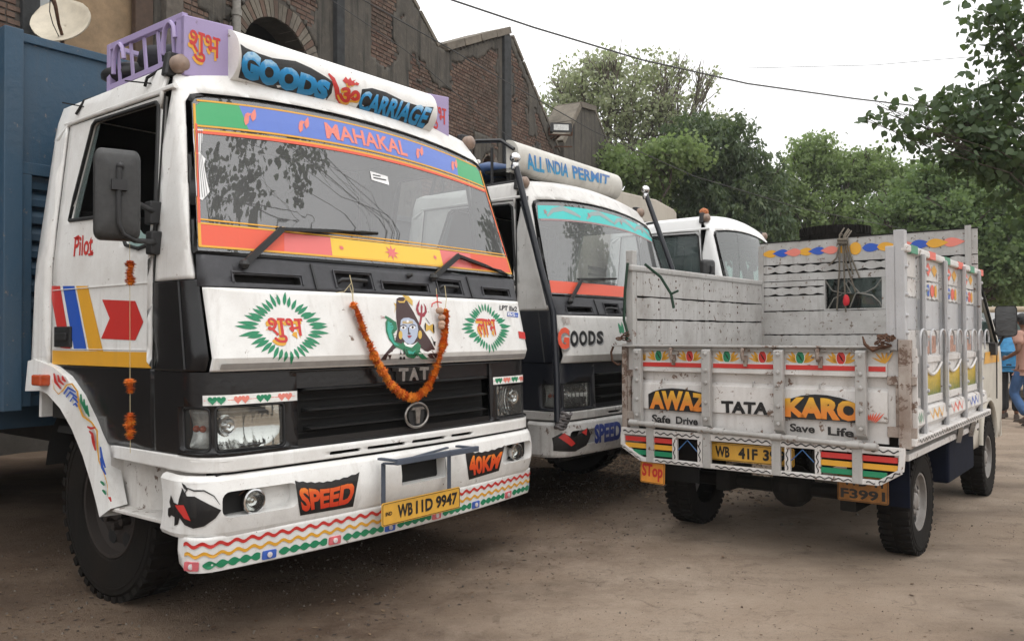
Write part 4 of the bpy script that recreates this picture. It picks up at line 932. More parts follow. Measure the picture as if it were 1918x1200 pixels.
    if body:
        for sg in (-1, 1):
            for dx in (.96, .68): wheel(root, sg*dx, 5.0, .5, .25, .27, sg, .010, name='rear_wheel')
        b = empty('cargo_body', (0,0,0), 0, root)
        hw = 1.33 if not root.get('wide') else 1.46; y0 = 1.86; y1 = 6.3; z0 = 1.0; zt = body_z
        g = G(); g.box((-hw,y0,z0),(hw,y1,z0+.06)); g.box((-hw+.1,y0+.3,.85),(hw-.1,y1-.2,z0)); g.build('floor', bodymat, b)
        for sg in (-1, 1):
            g = G(); a, c = sorted((sg*hw, sg*(hw-.05)))
            g.box((a,y0+.06,z0+.06),(c,y1,zt-.02))
            for k in range(7): yy = y0+.1+k*(y1-y0-.2)/6; g.box((min(sg*hw,sg*(hw+.04)),yy-.04,z0+.0),(max(sg*hw,sg*(hw+.04)),yy+.04,zt))
            g.build('side_wall', bodymat, b)
            g = G(); g.box((min(sg*(hw-.09),sg*(hw+.012)),y0-.05,z0-.02),(max(sg*(hw-.09),sg*(hw+.012)),y0+.055,zt+.03)); g.build('corner_post', bodymat, b, bevel=.006)
        zm = z0+(zt-z0)*.655
        g = G(); g.box((-hw+.09,y0,zm),(hw-.09,y0+.04,zt)); g.box((-hw+.09,y0-.02,zt-.03),(hw-.09,y0+.06,zt+.02)); g.build('upper_panel', bodymat, b, bevel=.004)
        g = G(); g.box((-hw+.09,y0-.03,zm-.06),(hw-.09,y0+.02,zm+.01))
        for x in (-hw+.105, 0, hw-.105): g.box((x-.025,y0-.03,z0),(x+.04,y0+.02,zm-.06))
        g.build('headboard_frame', bodymat, b, bevel=.004)
        z = z0+.05; 
        while z < zm-.11:
            g = G(); g.prism([(0,0),(.035,.012),(.035,.05),(.012,.085),(0,.085)], lambda a, c: (-hw+.13, y0+.045-a, z+c), lambda a, c: (hw-.13, y0+.045-a, z+c)); g.build('slat', bodymat, b); z += .1
        g = G(); g.box((-hw+.12,y0+.05,z0),(hw-.12,y0+.06,zm)); g.build('backing_sheet', bodymat, b)
    return wsg
LGL = glassm('lamp_glass', (.92,.94,.93), .05, 1.5, (.6,.6,.58))
GLASS = glassm('windscreen_glass', (.55, .6, .6), .16, 2.5, (.50, .50, .51))
GLASSD = glassm('door_glass', (.5, .62, .6), .2, 1.5, (.35, .45, .44))
# ------------------------------------------------------------------ first lorry (nearest, white and black)
RA = FA.root('cargo_truck', label='nearest white and black painted lorry with a lilac roof rack and marigold garland', cat='truck')
FSURF = lambda fr: Surf(fr, 1, lambda x, z: fy(x, z-arch(x, z)), (0,-1,0))
wsgA = make_cab(RA, body_z=3.13)
SA = FSURF(FA); SAF = Surf(FA, 1, lambda x, z: fy(x, z)-.014, (0,-1,0))     # cab face / flap face
SAS = Surf(FA, 0, lambda y, z: -lerp(WW, z)-.006, (-1,0,0)); SAB = Surf(FA, 1, lambda x, z: bump_y(x, z), (0,-1,0))
flap = next(o for o in RA.children if o.name.startswith('front_flap')); bumper = next(o for o in RA.children if o.name.startswith('bumper'))
doorA = [o for o in RA.children if o.name.startswith('door')][0]
# painted film on the glass
wf = lambda o: (lambda a, b: ring(a, b, .006+o))
def film(g, wso, polys, mi=0): polys_uv(g, wf(wso), polys, mi, .05)
def bandx(x0, x1, z0, z1, x0t=None, x1t=None): return [(x0,z0),(x1,z0),(x1 if x1t is None else x1t,z1),(x0 if x0t is None else x0t,z1)]
g = G()
film(g, .002, [[(-1.075,2.395),(-.80,2.395),(-.83,2.515),(-1.03,2.512),(-1.06,2.49)]], 0); film(g, .002, [bandx(-.80,.78,2.395,2.515,-.83,.80)], 1); film(g, .002, [[(.78,2.395),(1.065,2.395),(1.05,2.49),(1.02,2.512),(.80,2.515)]], 0)
film(g, .0025, [[(-1.148,1.815),(-.72,1.815),(-.70,1.915),(-1.135,1.915)],[(.70,1.815),(1.148,1.815),(1.135,1.915),(.72,1.915)]], 2)
film(g, .0025, [bandx(-.72,-.43,1.815,1.913,-.70,-.42),bandx(.42,.70,1.815,1.913,.42,.72)], 3); film(g, .0025, [bandx(-.43,.42,1.812,1.912,-.42,.42)], 4)
g.build('sun_band_film', [GRNF, BLUF, REDF, PINKF, YEL2], RA)
g = G(); th = .009
film(g, .003, [bandx(-1.08,1.07,2.385,2.385+th),bandx(-1.05,1.03,2.514,2.514+th)], 0); film(g, .0032, [bandx(-1.085,1.07,2.352,2.366),], 1); film(g, .003, [bandx(-1.085,1.07,2.366,2.375)], 0)
film(g, .003, [bandx(-1.158,1.158,1.806,1.816),bandx(-1.137,1.137,1.916,1.924),bandx(-1.135,1.13,1.935,1.942)], 0)
film(g, .003, [[(-1.160,1.81),(-1.148,1.81),(-1.060,2.50),(-1.072,2.50)],[(1.148,1.81),(1.160,1.81),(1.072,2.50),(1.060,2.50)]], 0)
film(g, .0034, [[(-1.145,1.92),(-1.134,1.92),(-1.068,2.40),(-1.079,2.40)],[(1.134,1.92),(1.145,1.92),(1.079,2.40),(1.068,2.40)]], 1)
g.build('painted_border', [YEL, REDF], RA)
g = G(); mk = lambda s_, x0, x1, z0, z1, b=.02, mi=0, o=.004: text_uv(g, wf(o), s_, x0, x1, z0, z1, b, mi)
mk('MAHAKAL', -.32, .30, 2.408, 2.494, .025)
for x in (-.78, -.46, .42, .76):
    for k in (-1, 1): film(g, .004, [leafpoly(x+k*.022-.012, 2.455+k*.012-.03, 1.2, .075, .028), leafpoly(x+k*.02-.01, 2.45-k*.01, .9+k*.5, .045, .02)], 0)
for x, R_ in ((0, .05), (-.36, .018), (.36, .018)): film(g, .0045, [[(x+math.cos(t*math.pi/8)*(R_ if t % 2 == 0 else R_*.42)*1.1, 1.863+math.sin(t*math.pi/8)*(R_ if t % 2 == 0 else R_*.42)*.9) for t in range(16)]], 1)
g.build('painted_lettering', [SALM, PINKF], RA)
g = G(); film(g, .003, [[(-.046,2.235),(.088,2.225),(.088,2.27),(-.046,2.28)]], 0); film(g, .0035, [bandx(-.03,.07,2.245,2.252),bandx(-.03,.03,2.26,2.266)], 1)
g.build('paper_sticker', [plain('paper_white', (.8,.8,.8), .6), COWL], RA)
# little curtain shape painted on the left edge of the glass
CZ = lambda pts: [(323+x/2.906, 160+y/2.906) for x, y in pts]; SGL = Surf(FA, 1, lambda x, z: fy(x, z-arch(x, z))-.006, (0,-1,0))
g = G(); polys_px(g, SGL, [CZ([(105,238),(165,240),(160,300),(150,370),(178,400),(170,430),(182,500),(200,580),(185,600),(160,625),(140,615),(128,600),(122,480),(120,370),(115,330),(108,280)])], .003, 0, 15)
for k in range(5): polys_px(g, SGL, [CZ([(112+k*11,245),(115+k*11,245),(126+k*7,365),(124+k*7,365)]), CZ([(126+k*7,375),(128+k*7,375),(134+k*14,608),(131+k*14,608)])], .0038, 1, 15)
g.build('painted_curtain', [plain('white_enamel_curtain', (.75,.75,.75), .5, 0, .05), COWL], RA)
# ---- lettering and figures on the flap (local x, z of the lorry)
ff = lambda o: (lambda a, b: Vector((a, fy(a, b)-.014-o, b)))
def burst(cx, cz, rx, rz, parent, words, wq, seed):
    g = G(); r = random.Random(seed); nn = 38
    for k in range(nn):
        t = 2*math.pi*k/nn; q = 1/(abs(math.cos(t))**1.25+abs(math.sin(t))**1.25)**(1/1.25)
        r0, r1 = .56*q, q*r.uniform(.93, 1.03)
        tip = (cx+rx*r1*math.cos(t), cz+rz*r1*math.sin(t)); ba = (cx+rx*r0*1.0*math.cos(t), cz+rz*r0*1.12*math.sin(t))
        L = math.hypot(tip[0]-ba[0], tip[1]-ba[1]); polys_uv(g, ff(.002), [leafpoly(*ba, math.atan2(tip[1]-ba[1], tip[0]-ba[0])+r.uniform(-.12, .12), L, .020*rx/.27, 6)], 0, 0)
    x0, x1, z0, z1 = wq
    text_uv(g, ff(.0025), words, x0-.012, x1-.008, z0-.014, z1-.012, .02, 1)
    text_uv(g, ff(.0032), words, x0, x1, z0, z1, .010, 2)
    g.build('painted_blessing', [GRN, YEL, RED], parent)
burst(-.802, 1.437, .262, .18, flap, 'शुभ', (-.895,-.70,1.365,1.485), 1)
burst(.706, 1.445, .262, .165, flap, 'लाभ', (.605,.80,1.395,1.50), 2)
Zf = lambda *p: [(640+x/5.217, 540+y/5.217) for x, y in p]
HAIR = paint('dark_brown_enamel', (.045,.018,.018), .4, .08); SKINB = paint('pale_blue_enamel', (.42,.48,.60), .4, .08); EYEW = paint('white_enamel', (.8,.8,.8), .4, .05); MARO = paint('maroon_enamel', (.30,.03,.05), .4, .08); SNG = paint('snake_green_enamel', (.01,.16,.07), .4, .1); SNT = paint('teal_enamel', (.04,.36,.27), .4, .1); GOLD = paint('ochre_enamel', (.62,.40,.08), .4, .1)
g = G(); L_ = lambda mi, off, *P: polys_px(g, SAF, [Zf(*P)], off, mi, 18)
L_(0, .002, (535,100),(560,85),(600,85),(640,130),(700,230),(770,370),(860,500),(935,640),(920,680),(880,640),(905,685),(860,680),(800,600),(740,560),(560,555),(500,600),(470,700),(450,650),(430,700),(375,700),(420,640),(520,520),(545,400),(530,280),(528,160))
L_(1, .003, (540,120),(560,140),(610,140),(625,110),(690,170),(690,120),(650,75),(590,65),(620,100),(600,125),(570,125))
L_(1, .002, (505,140),(525,180),(510,245),(530,190),(528,150))
L_(2, .003, (575,310),(600,290),(650,285),(700,305),(735,350),(745,400),(735,470),(700,530),(665,545),(625,530),(580,470),(565,400))
for cx, cy in ((597,383),(688,380)):
    g2 = Zf(*ell(cx, cy, 27, 17, 12)); polys_px(g, SAF, [g2], .004, 3, 18); polys_px(g, SAF, [Zf(*ell(cx, cy-1, 11, 13, 10))], .0045, 0, 18)
    L_(0, .0045, (cx-34,cy-14),(cx,cy-33),(cx+34,cy-16),(cx+30,cy-10),(cx,cy-25),(cx-30,cy-8))
L_(0, .0045, (640,380),(650,380),(656,430),(670,438),(664,448),(640,446),(645,430)); L_(4, .0045, (636,462),(655,456),(682,462),(660,485),(648,482))
L_(1, .0045, (590,322),(690,318),(690,326),(590,330)); L_(1, .0045, (588,336),(692,332),(692,339),(588,343)); L_(3, .005, *ell(638, 322, 12, 14, 10))
for cx, cy in ((570,455),(760,452)): L_(1, .0045, *(ell(cx, cy, 19, 42, 14)));
L_(3, .0022, (610,520),(640,545),(700,545),(740,520),(745,560),(650,575),(600,560))
L_(5, .0032, (590,520),(620,560),(680,580),(740,520),(770,560),(760,610),(840,690),(780,690),(740,650),(700,685),(640,670),(600,620),(580,560)); L_(5, .0031, (425,265),(470,290),(530,330),(540,400),(500,440),(520,520),(590,545),(600,600),(520,570),(460,500),(430,420),(425,330),(440,300),(415,285))
L_(6, .0038, (445,320),(480,330),(505,380),(480,430),(505,520),(560,560),(510,550),(460,480),(440,400)); L_(6, .0042, (640,600),(690,620),(720,600),(700,640),(650,640))
for k in range(7): L_(7, .0046, (600+k*20,585+k*8),(606+k*20,583+k*8),(622+k*20,640+k*4),(616+k*20,642+k*4))
for k in range(8): L_(7, .0046, (462+k*7,330+k*26),(486+k*8,326+k*26),(486+k*8,330+k*26),(462+k*7,334+k*26))
L_(4, .003, (375,268),(418,280),(417,284),(376,272)); L_(4, .003, (378,290),(416,284),(417,288),(380,294))
L_(4, .003, (752,355),(765,270),(740,255),(722,205),(728,165),(758,110),(755,160),(745,190),(752,230),(770,240),(768,180),(776,150),(788,180),(785,245),(808,225),(808,180),(795,140),(822,180),(830,230),(805,275),(785,280),(770,355))
L_(1, .003, (812,332),(850,365),(888,345),(895,440),(858,400),(820,420)); L_(7, .0035, (812,332),(820,345),(818,410),(820,420),(808,400),(805,360)); L_(7, .0035, (888,345),(900,360),(903,430),(895,440),(885,400))
L_(7, .003, (815,290),(820,288),(858,345),(853,347)); L_(7, .003, (870,470),(874,470),(908,540),(903,545)); L_(7, .003, (890,515),(915,520),(910,565),(895,545))
for x in (570, 603): L_(7, .0045, (x,600),(x+5,600),(x+5,640),(x,640)); L_(7, .0045, *ell(x+2, 635, 9, 10, 8)); L_(7, .0045, *ell(x+2, 680, 12, 15, 8))
g.build('painted_portrait', [HAIR, GOLD, SKINB, EYEW, MARO, SNG, SNT, INK], flap)
g = G(); polys_px(g, SAF, [[(970,620),(982,622),(984,635),(972,633)]], .003, 0); polys_px(g, SAF, [[(950,584),(970,586),(970,594),(950,592)]], .003, 1)
text_px(g, SAF, 'BS-', [(951,585),(969,587),(969,593),(951,591)], .0035, .02, 3); text_px(g, SAF, 'LPT Ex2', [(935,571),(968,574),(968,583),(935,580)], .003, .03, 2)
g.build('printed_sticker', [RED, BLUE, COWL, EYEW], flap)
g = G(); polys_uv(g, ff(.001), [rrect(-1.14,1.248,1.12,1.275,.006)], 0, .1); g.build('trim_strip', plain('grey_trim', (.33,.32,.31), .4, .3, .15), flap, smooth=60)
# ---- badge and maker's letters on the grille
grA = next(o for o in RA.children if o.name.startswith('grille'))
def raised_text(string, x0, x1, z0, z1, y, d, mat, parent, name, bold=.03):
    vs, fs = textmesh(string, bold, 0); n = len(vs); P0 = [(x0+(x1-x0)*u, y, z0+(z1-z0)*v) for u, v in vs]; P1 = [(x, y+d, z) for x, _, z in P0]
    ed = {}
    for f in fs:
        for a, b in zip(f, f[1:]+f[:1]): ed[(a, b)] = ed.get((a, b), 0)+1
    sd = [(a, b, b+n, a+n) for (a, b) in ed if (b, a) not in ed]
    g = G(); g.add(P0+P1, list(fs)+[tuple(i+n for i in f)[::-1] for f in fs]+sd); return g.build(name, mat, parent)
for k, ch in enumerate('TATA'): raised_text(ch, -.115+k*.080, -.115+k*.080+.074, 1.152, 1.222, -.075, .05, DULLM, grA, 'badge_letter', .05)
g = G(); g.tube([(.035+.088*math.cos(t*math.pi/16), -.062, .960+.066*math.sin(t*math.pi/16)) for t in range(32)], .0075, 8, closed=True); g.build('badge_ring', DULLM, grA, smooth=60)
g = G(); g.prism([(-.055,.030),(-.04,.043),(.04,.043),(.055,.030),(.02,.030),(.012,-.045),(-.012,-.045),(-.02,.030)], lambda a, b: (.035+a, -.072, .960+b), lambda a, b: (.035+a, -.05, .960+b)); g.build('badge_emblem', DULLM, grA)
g = G(); g.lathe([(.062,0),(.062,.004)], (.035,-.055,.96), (0,-1,0), 24, cap=(1,1)); g.build('badge_disc', PLAS, grA)
# heart stickers above the lamps
g = G(); hf = lambda o: (lambda a, b: ring(a, b, .002+o)); 
def heart(cx, cz, r_): return [(cx+r_*.062*16*math.sin(t)**3, cz+r_*.062*(13*math.cos(t)-5*math.cos(2*t)-2*math.cos(3*t)-math.cos(4*t))) for t in [k*2*math.pi/18 for k in range(18)]]
for a, b in ((-1.20,-.735),(.765,1.16)):
    g = G(); polys_uv(g, hf(.001), [bandx(a, b, 1.088, 1.134)], 0); 
    for k in range(4):
        x = a+.06+k*(b-a-.06)/3.6
        for dx in (-.018, .018): polys_uv(g, hf(.002+(.0005 if dx > 0 else 0)), [heart(x+dx, 1.112, .021)], 1+k % 2, 0)
        polys_uv(g, hf(.0015), [bandx(x-.055, x+.055, 1.1095, 1.1125)], 2, 0)
    g.build('heart_sticker_strip', [plain('sticker_white', (.78,.77,.74), .5), GRN, SALM], RA)
# ---- door: stripes, arrow, word
g = G()
polys_px(g, SAS, [[(93,535.5),(113,535.5),(133,654),(114,651)]], .002, 0); polys_px(g, SAS, [[(118,535.5),(140,535.5),(163,655),(139,653)]], .002, 1); polys_px(g, SAS, [[(143,535.5),(165,535.5),(194,658),(167,656)]], .002, 2)
polys_px(g, SAS, [[(192,561),(254,563.5),(269,602.5),(254,637),(190,634),(206,596)]], .002, 0)
g.build('painted_stripe', [RED, BLUE, YEL], doorA)
g = G(); g.sheet([(.462,1.25),(1.50,1.25),(1.50,1.325),(.462,1.325)], (), lambda a, b: Vector((-lerp(WW, b)-.0075, a, b)), .1); g.sheet([(1.515,1.25),(1.72,1.25),(1.715,1.325),(1.515,1.325)], (), lambda a, b: Vector((-lerp(WW, b)-.003, a, b)), .1)
g.build('yellow_sill_band', YEL, doorA)
g = G(); text_px(g, SAS, 'Pilot', [(141,444),(175,436),(174,476),(138,481)], .002, .02, 0); polys_px(g, SAS, [[(138,446),(148,440),(152,446),(146,449)],[(165,475),(176,472),(174,478),(166,479)]], .002, 0)
g.build('painted_lettering', RED, doorA)
# wing lip scrolls
ARW = lambda o: Surf(FA, 0, lambda y, z: -1.205-.045-o, (-1,0,0)); SW = Surf(FA, 0, lambda y, z: -1.2485, (-1,0,0))
Zw = lambda pts: [(x/2.18, 600+y/2.18) for x, y in pts]
def stroke(pts, w):
    up, dn = [], []
    for i, p in enumerate(pts):
        a = pts[max(0, i-1)]; b = pts[min(len(pts)-1, i+1)]; dx, dy = b[0]-a[0], b[1]-a[1]; L = math.hypot(dx, dy) or 1; k = w*math.sin(math.pi*(i+.6)/(len(pts)+.2))
        up.append((p[0]-dy/L*k, p[1]+dx/L*k)); dn.append((p[0]+dy/L*k, p[1]-dx/L*k))
    return up+dn[::-1]
g = G()
for mi, pts, w in ((2, [(215,240),(222,280),(240,300),(258,285),(275,262),(295,258),(318,290),(322,345),(340,390),(375,415),(398,450),(400,520),(405,570),(425,620),(440,670),(442,720)], 4),):
    polys_px(g, SW, [Zw(stroke(pts, w))], .002, mi)
for mi, lst in ((0, [[(222,215),(228,250),(250,278)],[(238,222),(243,246),(262,262)],[(256,226),(260,240),(270,250)]]), (1, [[(262,300),(280,274),(312,292)],[(272,312),(288,292),(318,315)],[(288,330),(300,312),(320,335)],[(300,345),(310,338),(318,352)]]), (3, [[(332,300),(334,330),(356,380)],[(345,320),(346,345),(362,385)],[(357,345),(358,365),(366,392)]]), (0, [[(358,432),(372,440),(392,436)],[(366,450),(378,462),(388,500)],[(376,470),(384,500),(392,530)]]), (1, [[(412,515),(418,560),(432,600)],[(412,560),(420,600),(434,628)]]), (3, [[(412,655),(420,662),(428,672)],[(420,690),(428,698),(434,710)]]), (0, [[(444,722),(450,722),(456,738)]])):
    for l_ in lst: polys_px(g, SW, [Zw(stroke(l_, 5.5))], .0025, mi)
g.build('painted_scroll', [RED, BLUE, YEL, GRN], [o for o in RA.children if o.name.startswith('wheel_arch')][0])
g = G(); p0 = SW.hit(60, 716, .01); p1 = SW.hit(96, 716, .01); g.box((-1.30, p1.y+.02, 1.135), (-1.24, p1.y+.13, 1.195)); g.build('side_marker', AMB, RA, bevel=.01)
# ---- bumper paintings
INKG = grad('fire_lettering', [(0, (.62,.04,.015)), (.45, (.70,.10,.02)), (.8, (.80,.33,.03)), (1, (.82,.42,.04))], 'Z', .56, .75)
g = G()
def jag(q, n, amp, inv=1): # ragged top edge between two points
    (x0, y0), (x1, y1) = q; return [(x0+(x1-x0)*i/n, y0+(y1-y0)*i/n+amp*math.sin(math.pi*i/n)+(1.2 if i % 2 else -.8)) for i in range(n+1)]
sq = [(552,900),(673,884),(661,948),(562,965)]; polys_px(g, SAB, [jag((sq[0], sq[1]), 16, 9)+[sq[2], sq[3]]], .002, 0, 12)
text_px(g, SAB, 'SPEED', [(558,912),(667,899),(657,943),(566,958)], .003, .045, 1, warp=lambda u, v: (u, v*(1-.18*math.sin(math.pi*u))))
g.build('painted_lettering', [INK, INKG], bumper); g = G()
sq = [(871,846),(945,834),(934,881),(878,898)]; polys_px(g, SAB, [jag((sq[0], sq[1]), 12, 5)+[sq[2], sq[3]]], .002, 0, 12)
text_px(g, SAB, '40KM', [(875,852),(941,844),(931,877),(881,892)], .003, .045, 1, warp=lambda u, v: (u, v*(1-.12*math.sin(math.pi*u))))
g.build('painted_lettering', [INK, INKG], bumper)
Zb = lambda pts: [(270+x/2.557, 780+y/2.557) for x, y in pts]
# the fish on the wrapped corner: carried round with the bumper's own length
g = G(); bf = lambda o: (lambda a, b: bump(a, b, o))
fs_ = [(-1.31,.66),(-1.27,.695),(-1.22,.665),(-1.165,.66),(-1.15,.685),(-1.10,.735),(-1.07,.70),(-1.0,.70),(-.86,.655),(-.80,.635),(-.84,.60),(-.92,.565),(-1.0,.555),(-1.08,.57),(-1.14,.60),(-1.15,.57),(-1.19,.56),(-1.20,.60),(-1.26,.605),(-1.30,.59),(-1.33,.60),(-1.335,.63),(-1.28,.64)]
FQ = lambda a, b: (-1.155+(a+.80)*.55, .01+b*.98); fs_ = [FQ(a, b) for a, b in fs_]
polys_uv(g, bf(.003), [fs_], 0, .03); polys_uv(g, bf(.0045), [[FQ(-1.20,.655),FQ(-1.10,.66),FQ(-1.03,.59),FQ(-1.09,.60)]], 1, .03)
polys_uv(g, bf(.003), [stroke([FQ(-1.07,.69),FQ(-1.08,.715),FQ(-1.05,.735),FQ(-1.0,.725),FQ(-.92,.725),FQ(-.85,.70),FQ(-.81,.66)], .0035), leafpoly(*FQ(-1.055, .725), 2.2, .04, .016)], 0, .03)
g.build('painted_fish', [INK, RED], bumper)
# skirt under the bumper with its wavy ribbons and reflectors
def skirt(s, z, off=0.):
    w = 1.245; r = .12; e = w-r; a = abs(s); sg = 1 if s >= 0 else -1; k = -.085+.10*(min(a, e)/1.2)**2+(.50-z)*.10
    if a <= e: return Vector((s, k-off, z))
    t = min(1.571, (a-e)/r); return Vector((sg*(e+(r+off)*math.sin(t)), k+r-(r+off)*math.cos(t)+max(0, a-e-r*1.571), z))
g = G(); g.sheet([(-1.36,.45),(-1.36,.51),(1.36,.51),(1.36,.45),(1.34,.39),(1.27,.354),(-1.27,.354),(-1.34,.39)], (), lambda a, b: skirt(a, b), .045); sk = g.build('bumper_skirt', WHITE, RA, smooth=50, solid=.01)
g = G(); sf = lambda o: (lambda a, b: skirt(a, b, o))
polys_uv(g, sf(.003), [wave(-1.31, 1.31, .478, .008, .016, .075, 8)], 0, .06); polys_uv(g, sf(.003), [wave(-1.30, 1.30, .434, .008, .015, .075, 8)], 1, .06)
xs_ = [-1.26+i*.36 for i in range(8)]
for a, b in zip(xs_, xs_[1:]): polys_uv(g, sf(.003), [wave(a+.05, b-.045, .388, .015, 0, .055, 8, True)], 2, .06)
g.build('painted_ribbon', [RED, YEL, GRN], sk)
for i, x in enumerate(xs_):
    g = G(); c = skirt(x, .385, .006); m_ = (plain('pink_reflector', (.62,.14,.16), .3), plain('blue_reflector', (.05,.12,.45), .3))[i % 2]
    g.sheet(rrect(x-.035,.365,x+.035,.405,.006), (), lambda a, b: skirt(a, b, .006), .03); g.build('reflector', m_, sk, solid=.006)
    g = G(); g.lathe([(.013,.0),(.013,.005),(.001,.007)], c, (0,-1,0), 12); g.build('reflector_eye', plain('reflector_white', (.6,.55,.55), .3), sk)
# number plate and its grey step bracket
def yel_plate(name, parent, c, w, h, txt, back=.03, rot=None, tq=None, mat=None, ind=None, sc=1):
    e = empty(name, c, 0, parent); e.rotation_euler = rot or (0,0,0); g = G(); g.prism(rrect(-w/2,-h/2,w/2,h/2,.012), lambda a, b: (a, 0, b), lambda a, b: (a, .005, b)); g.build('plate', mat or PLY, e, bevel=.001)
    g = G(); g.tube([(a, -.001, b) for a, b in rrect(-w/2+.006,-h/2+.006,w/2-.006,h/2-.006,.01)], .0016, 4, closed=True)
    g.build('plate_rim', INK, e)
    for s_, x0, x1, z0, z1 in txt:
      g = G(); text_uv(g, lambda a, b: Vector((a, -.0022, b)), s_, x0, x1, z0, z1, .035, 0)
      g.build('plate_lettering', INK, e)
    return e
PLY = plain('yellow_number_plate', (.66,.36,.05), .45, 0, .12, 8)
pa = SAB.hit(707, 940, .05); 
yel_plate('number_plate', RA, (-.025, -.165, .483), .60, .12, [('WB', -.19,-.08,-.032,.036), ('11D', -.055,.075,-.032,.036), ('9947', .10,.275,-.032,.036), ('IND', -.275,-.23,-.008,.012)])
GREYS = plain('slate_grey_steel', (.07,.085,.115), .5, .1, .2)
g = G(); g.bar((-.30,-.15,.745),(-.30,-.15,.535),.03,.006,(0,-1,0)); g.bar((.20,-.15,.745),(.20,-.15,.535),.03,.006,(0,-1,0))
g.box((-.315,-.27,.745),(.32,-.245,.775)); g.bar((-.30,-.25,.765),(-.30,-.12,.765),.03,.012); g.bar((.30,-.25,.765),(.30,-.12,.765),.03,.012); g.bar((-.2,-.24,.765),(.22,-.12,.765),.02,.01); g.bar((.20,-.155,.745),(.20,-.25,.75),.025,.01); g.bar((-.30,-.155,.745),(-.30,-.25,.75),.025,.01)
g.build('step_bracket', GREYS, RA, bevel=.003)
# ---- roof sign: a barrel board between two lilac boxes
YS = .47
def barrel(g, x0, x1, y, z0, z1, dep, mi=0, n=18, ends=True):
    pts = [(y-dep*math.sin(math.pi*t/n)**.8, z0+(z1-z0)*(.5-.5*math.cos(math.pi*t/n))) for t in range(n+1)]; k = 40
    vs = [(x0+(x1-x0)*i/k, a, b) for i in range(k+1) for a, b in pts]; m = n+1
    g.add(vs, [(i*m+j, i*m+j+1, (i+1)*m+j+1, (i+1)*m+j) for i in range(k) for j in range(n)], mi)
    if ends: g.add([(x0, a, b) for a, b in pts]+[(x1, a, b) for a, b in pts], [tuple(range(m)), tuple(range(2*m-1, m-1, -1))], mi)
    g.add([(x0, *pts[0]), (x1, *pts[0]), (x1, *pts[-1]), (x0, *pts[-1])], [(0,1,2,3)], mi)
BZ0, BZ1, BD = 2.69, 2.965, .15
sg_ = empty('roof_sign', (0,0,0), 0, RA)
g = G(); barrel(g, -.83, .62, YS, BZ0, BZ1, BD); g.build('sign_barrel', WHITE, sg_, smooth=50)
def bsurf(x, z):
    c = max(-1, min(1, 1-2*(z-BZ0)/(BZ1-BZ0))); return YS-BD*math.sin(math.acos(c))**.8
SB = Surf(FA, 1, bsurf, (0,-1,0))
SKYL = grad('blue_cloud_lettering', [(0, (.02,.22,.45)), (.3, (.02,.30,.66)), (.48, (.40,.62,.78)), (.58, (.03,.24,.60)), (.8, (.10,.38,.75)), (1, (.75,.82,.88))], 'Z', 2.74, 2.92, .22)
Zs = lambda pts: [(320+x/3.425, 20+y/3.425) for x, y in pts]
g = G()
polys_px(g, SB, [Zs([(445,215),(480,240),(560,275),(650,305),(800,325),(900,370),(1000,430),(1042,462),(1030,530),(985,590),(880,565),(700,515),(560,470),(432,432),(450,360),(455,280)])], .002, 0, 12)
polys_px(g, SB, [Zs([(1225,505),(1290,498),(1380,525),(1500,585),(1600,615),(1685,620),(1650,720),(1600,768),(1450,725),(1300,680),(1175,640),(1210,590)])], .002, 0, 12)
text_px(g, SB, 'GOODS', Zs([(460,228),(1034,450),(990,584),(440,432)]), .0035, .075, 1, warp=lambda u, v: (u, v*(.94-.10*math.sin(math.pi*u)+.14*math.sin(math.pi*min(1, u*1.2))*.4)))
text_px(g, SB, 'CARRIAGE', Zs([(1230,508),(1680,624),(1612,760),(1188,638)]), .0035, .04, 1, warp=lambda u, v: (u, v*.95+.02))
text_px(g, SB, 'ॐ', Zs([(1072,455),(1222,470),(1205,620),(1055,600)]), .0030, .05, 3); text_px(g, SB, 'ॐ', Zs([(1078,452),(1222,462),(1205,602),(1066,588)]), .0040, .03, 2)
polys_px(g, SB, [Zs(stroke([(1010,405),(1040,440),(1062,500),(1070,560),(1095,605),(1130,600)], 16))], .0030, 2, 12); polys_px(g, SB, [Zs([(1100,450),(1120,425),(1135,445),(1150,430),(1160,452),(1185,445),(1160,470),(1120,470)])], .003, 2, 12)
g.build('painted_lettering', [INK, SKYL, RED, YEL], sg_)
for x0, x1 in ((-1.07,-.80),(.62,.84)):
    g = G(); g.prism([(x0,BZ0-.02),(x1,BZ0-.02),(x1,BZ1+.02),(x0,BZ1+.0)], lambda a, b: (a, YS-.05, b), lambda a, b: (a, YS+.03, b)); bxo = g.build('end_box', PURP, sg_, bevel=.006)
    g = G(); q = (x0+.025, x1-.075) if x0 < 0 else (x0+.03, x1-.03)
    ft = lambda o: (lambda a, b: Vector((a, YS-.05-o, b)))
    if x0 < 0: text_uv(g, ft(.002), 'शुभ', q[0]-.008, q[1]-.008, 2.735, 2.885, .015, 1); text_uv(g, ft(.003), 'शुभ', q[0], q[1], 2.75, 2.90, .008, 0)
    else: text_uv(g, ft(.003), 'शुभ', q[0], q[1], 2.745, 2.90, .008, 0)
    g.build('painted_blessing', [RED, YEL], bxo)
g = G()
for x in (-.95, -.4, .2, .7): g.box((x-.02, YS-.02, 2.72), (x+.02, YS+.04, 2.78)); 
g.bar((-1.05, YS+.05, 2.71), (.82, YS+.05, 2.71), .03); g.build('sign_feet', PURP, sg_)
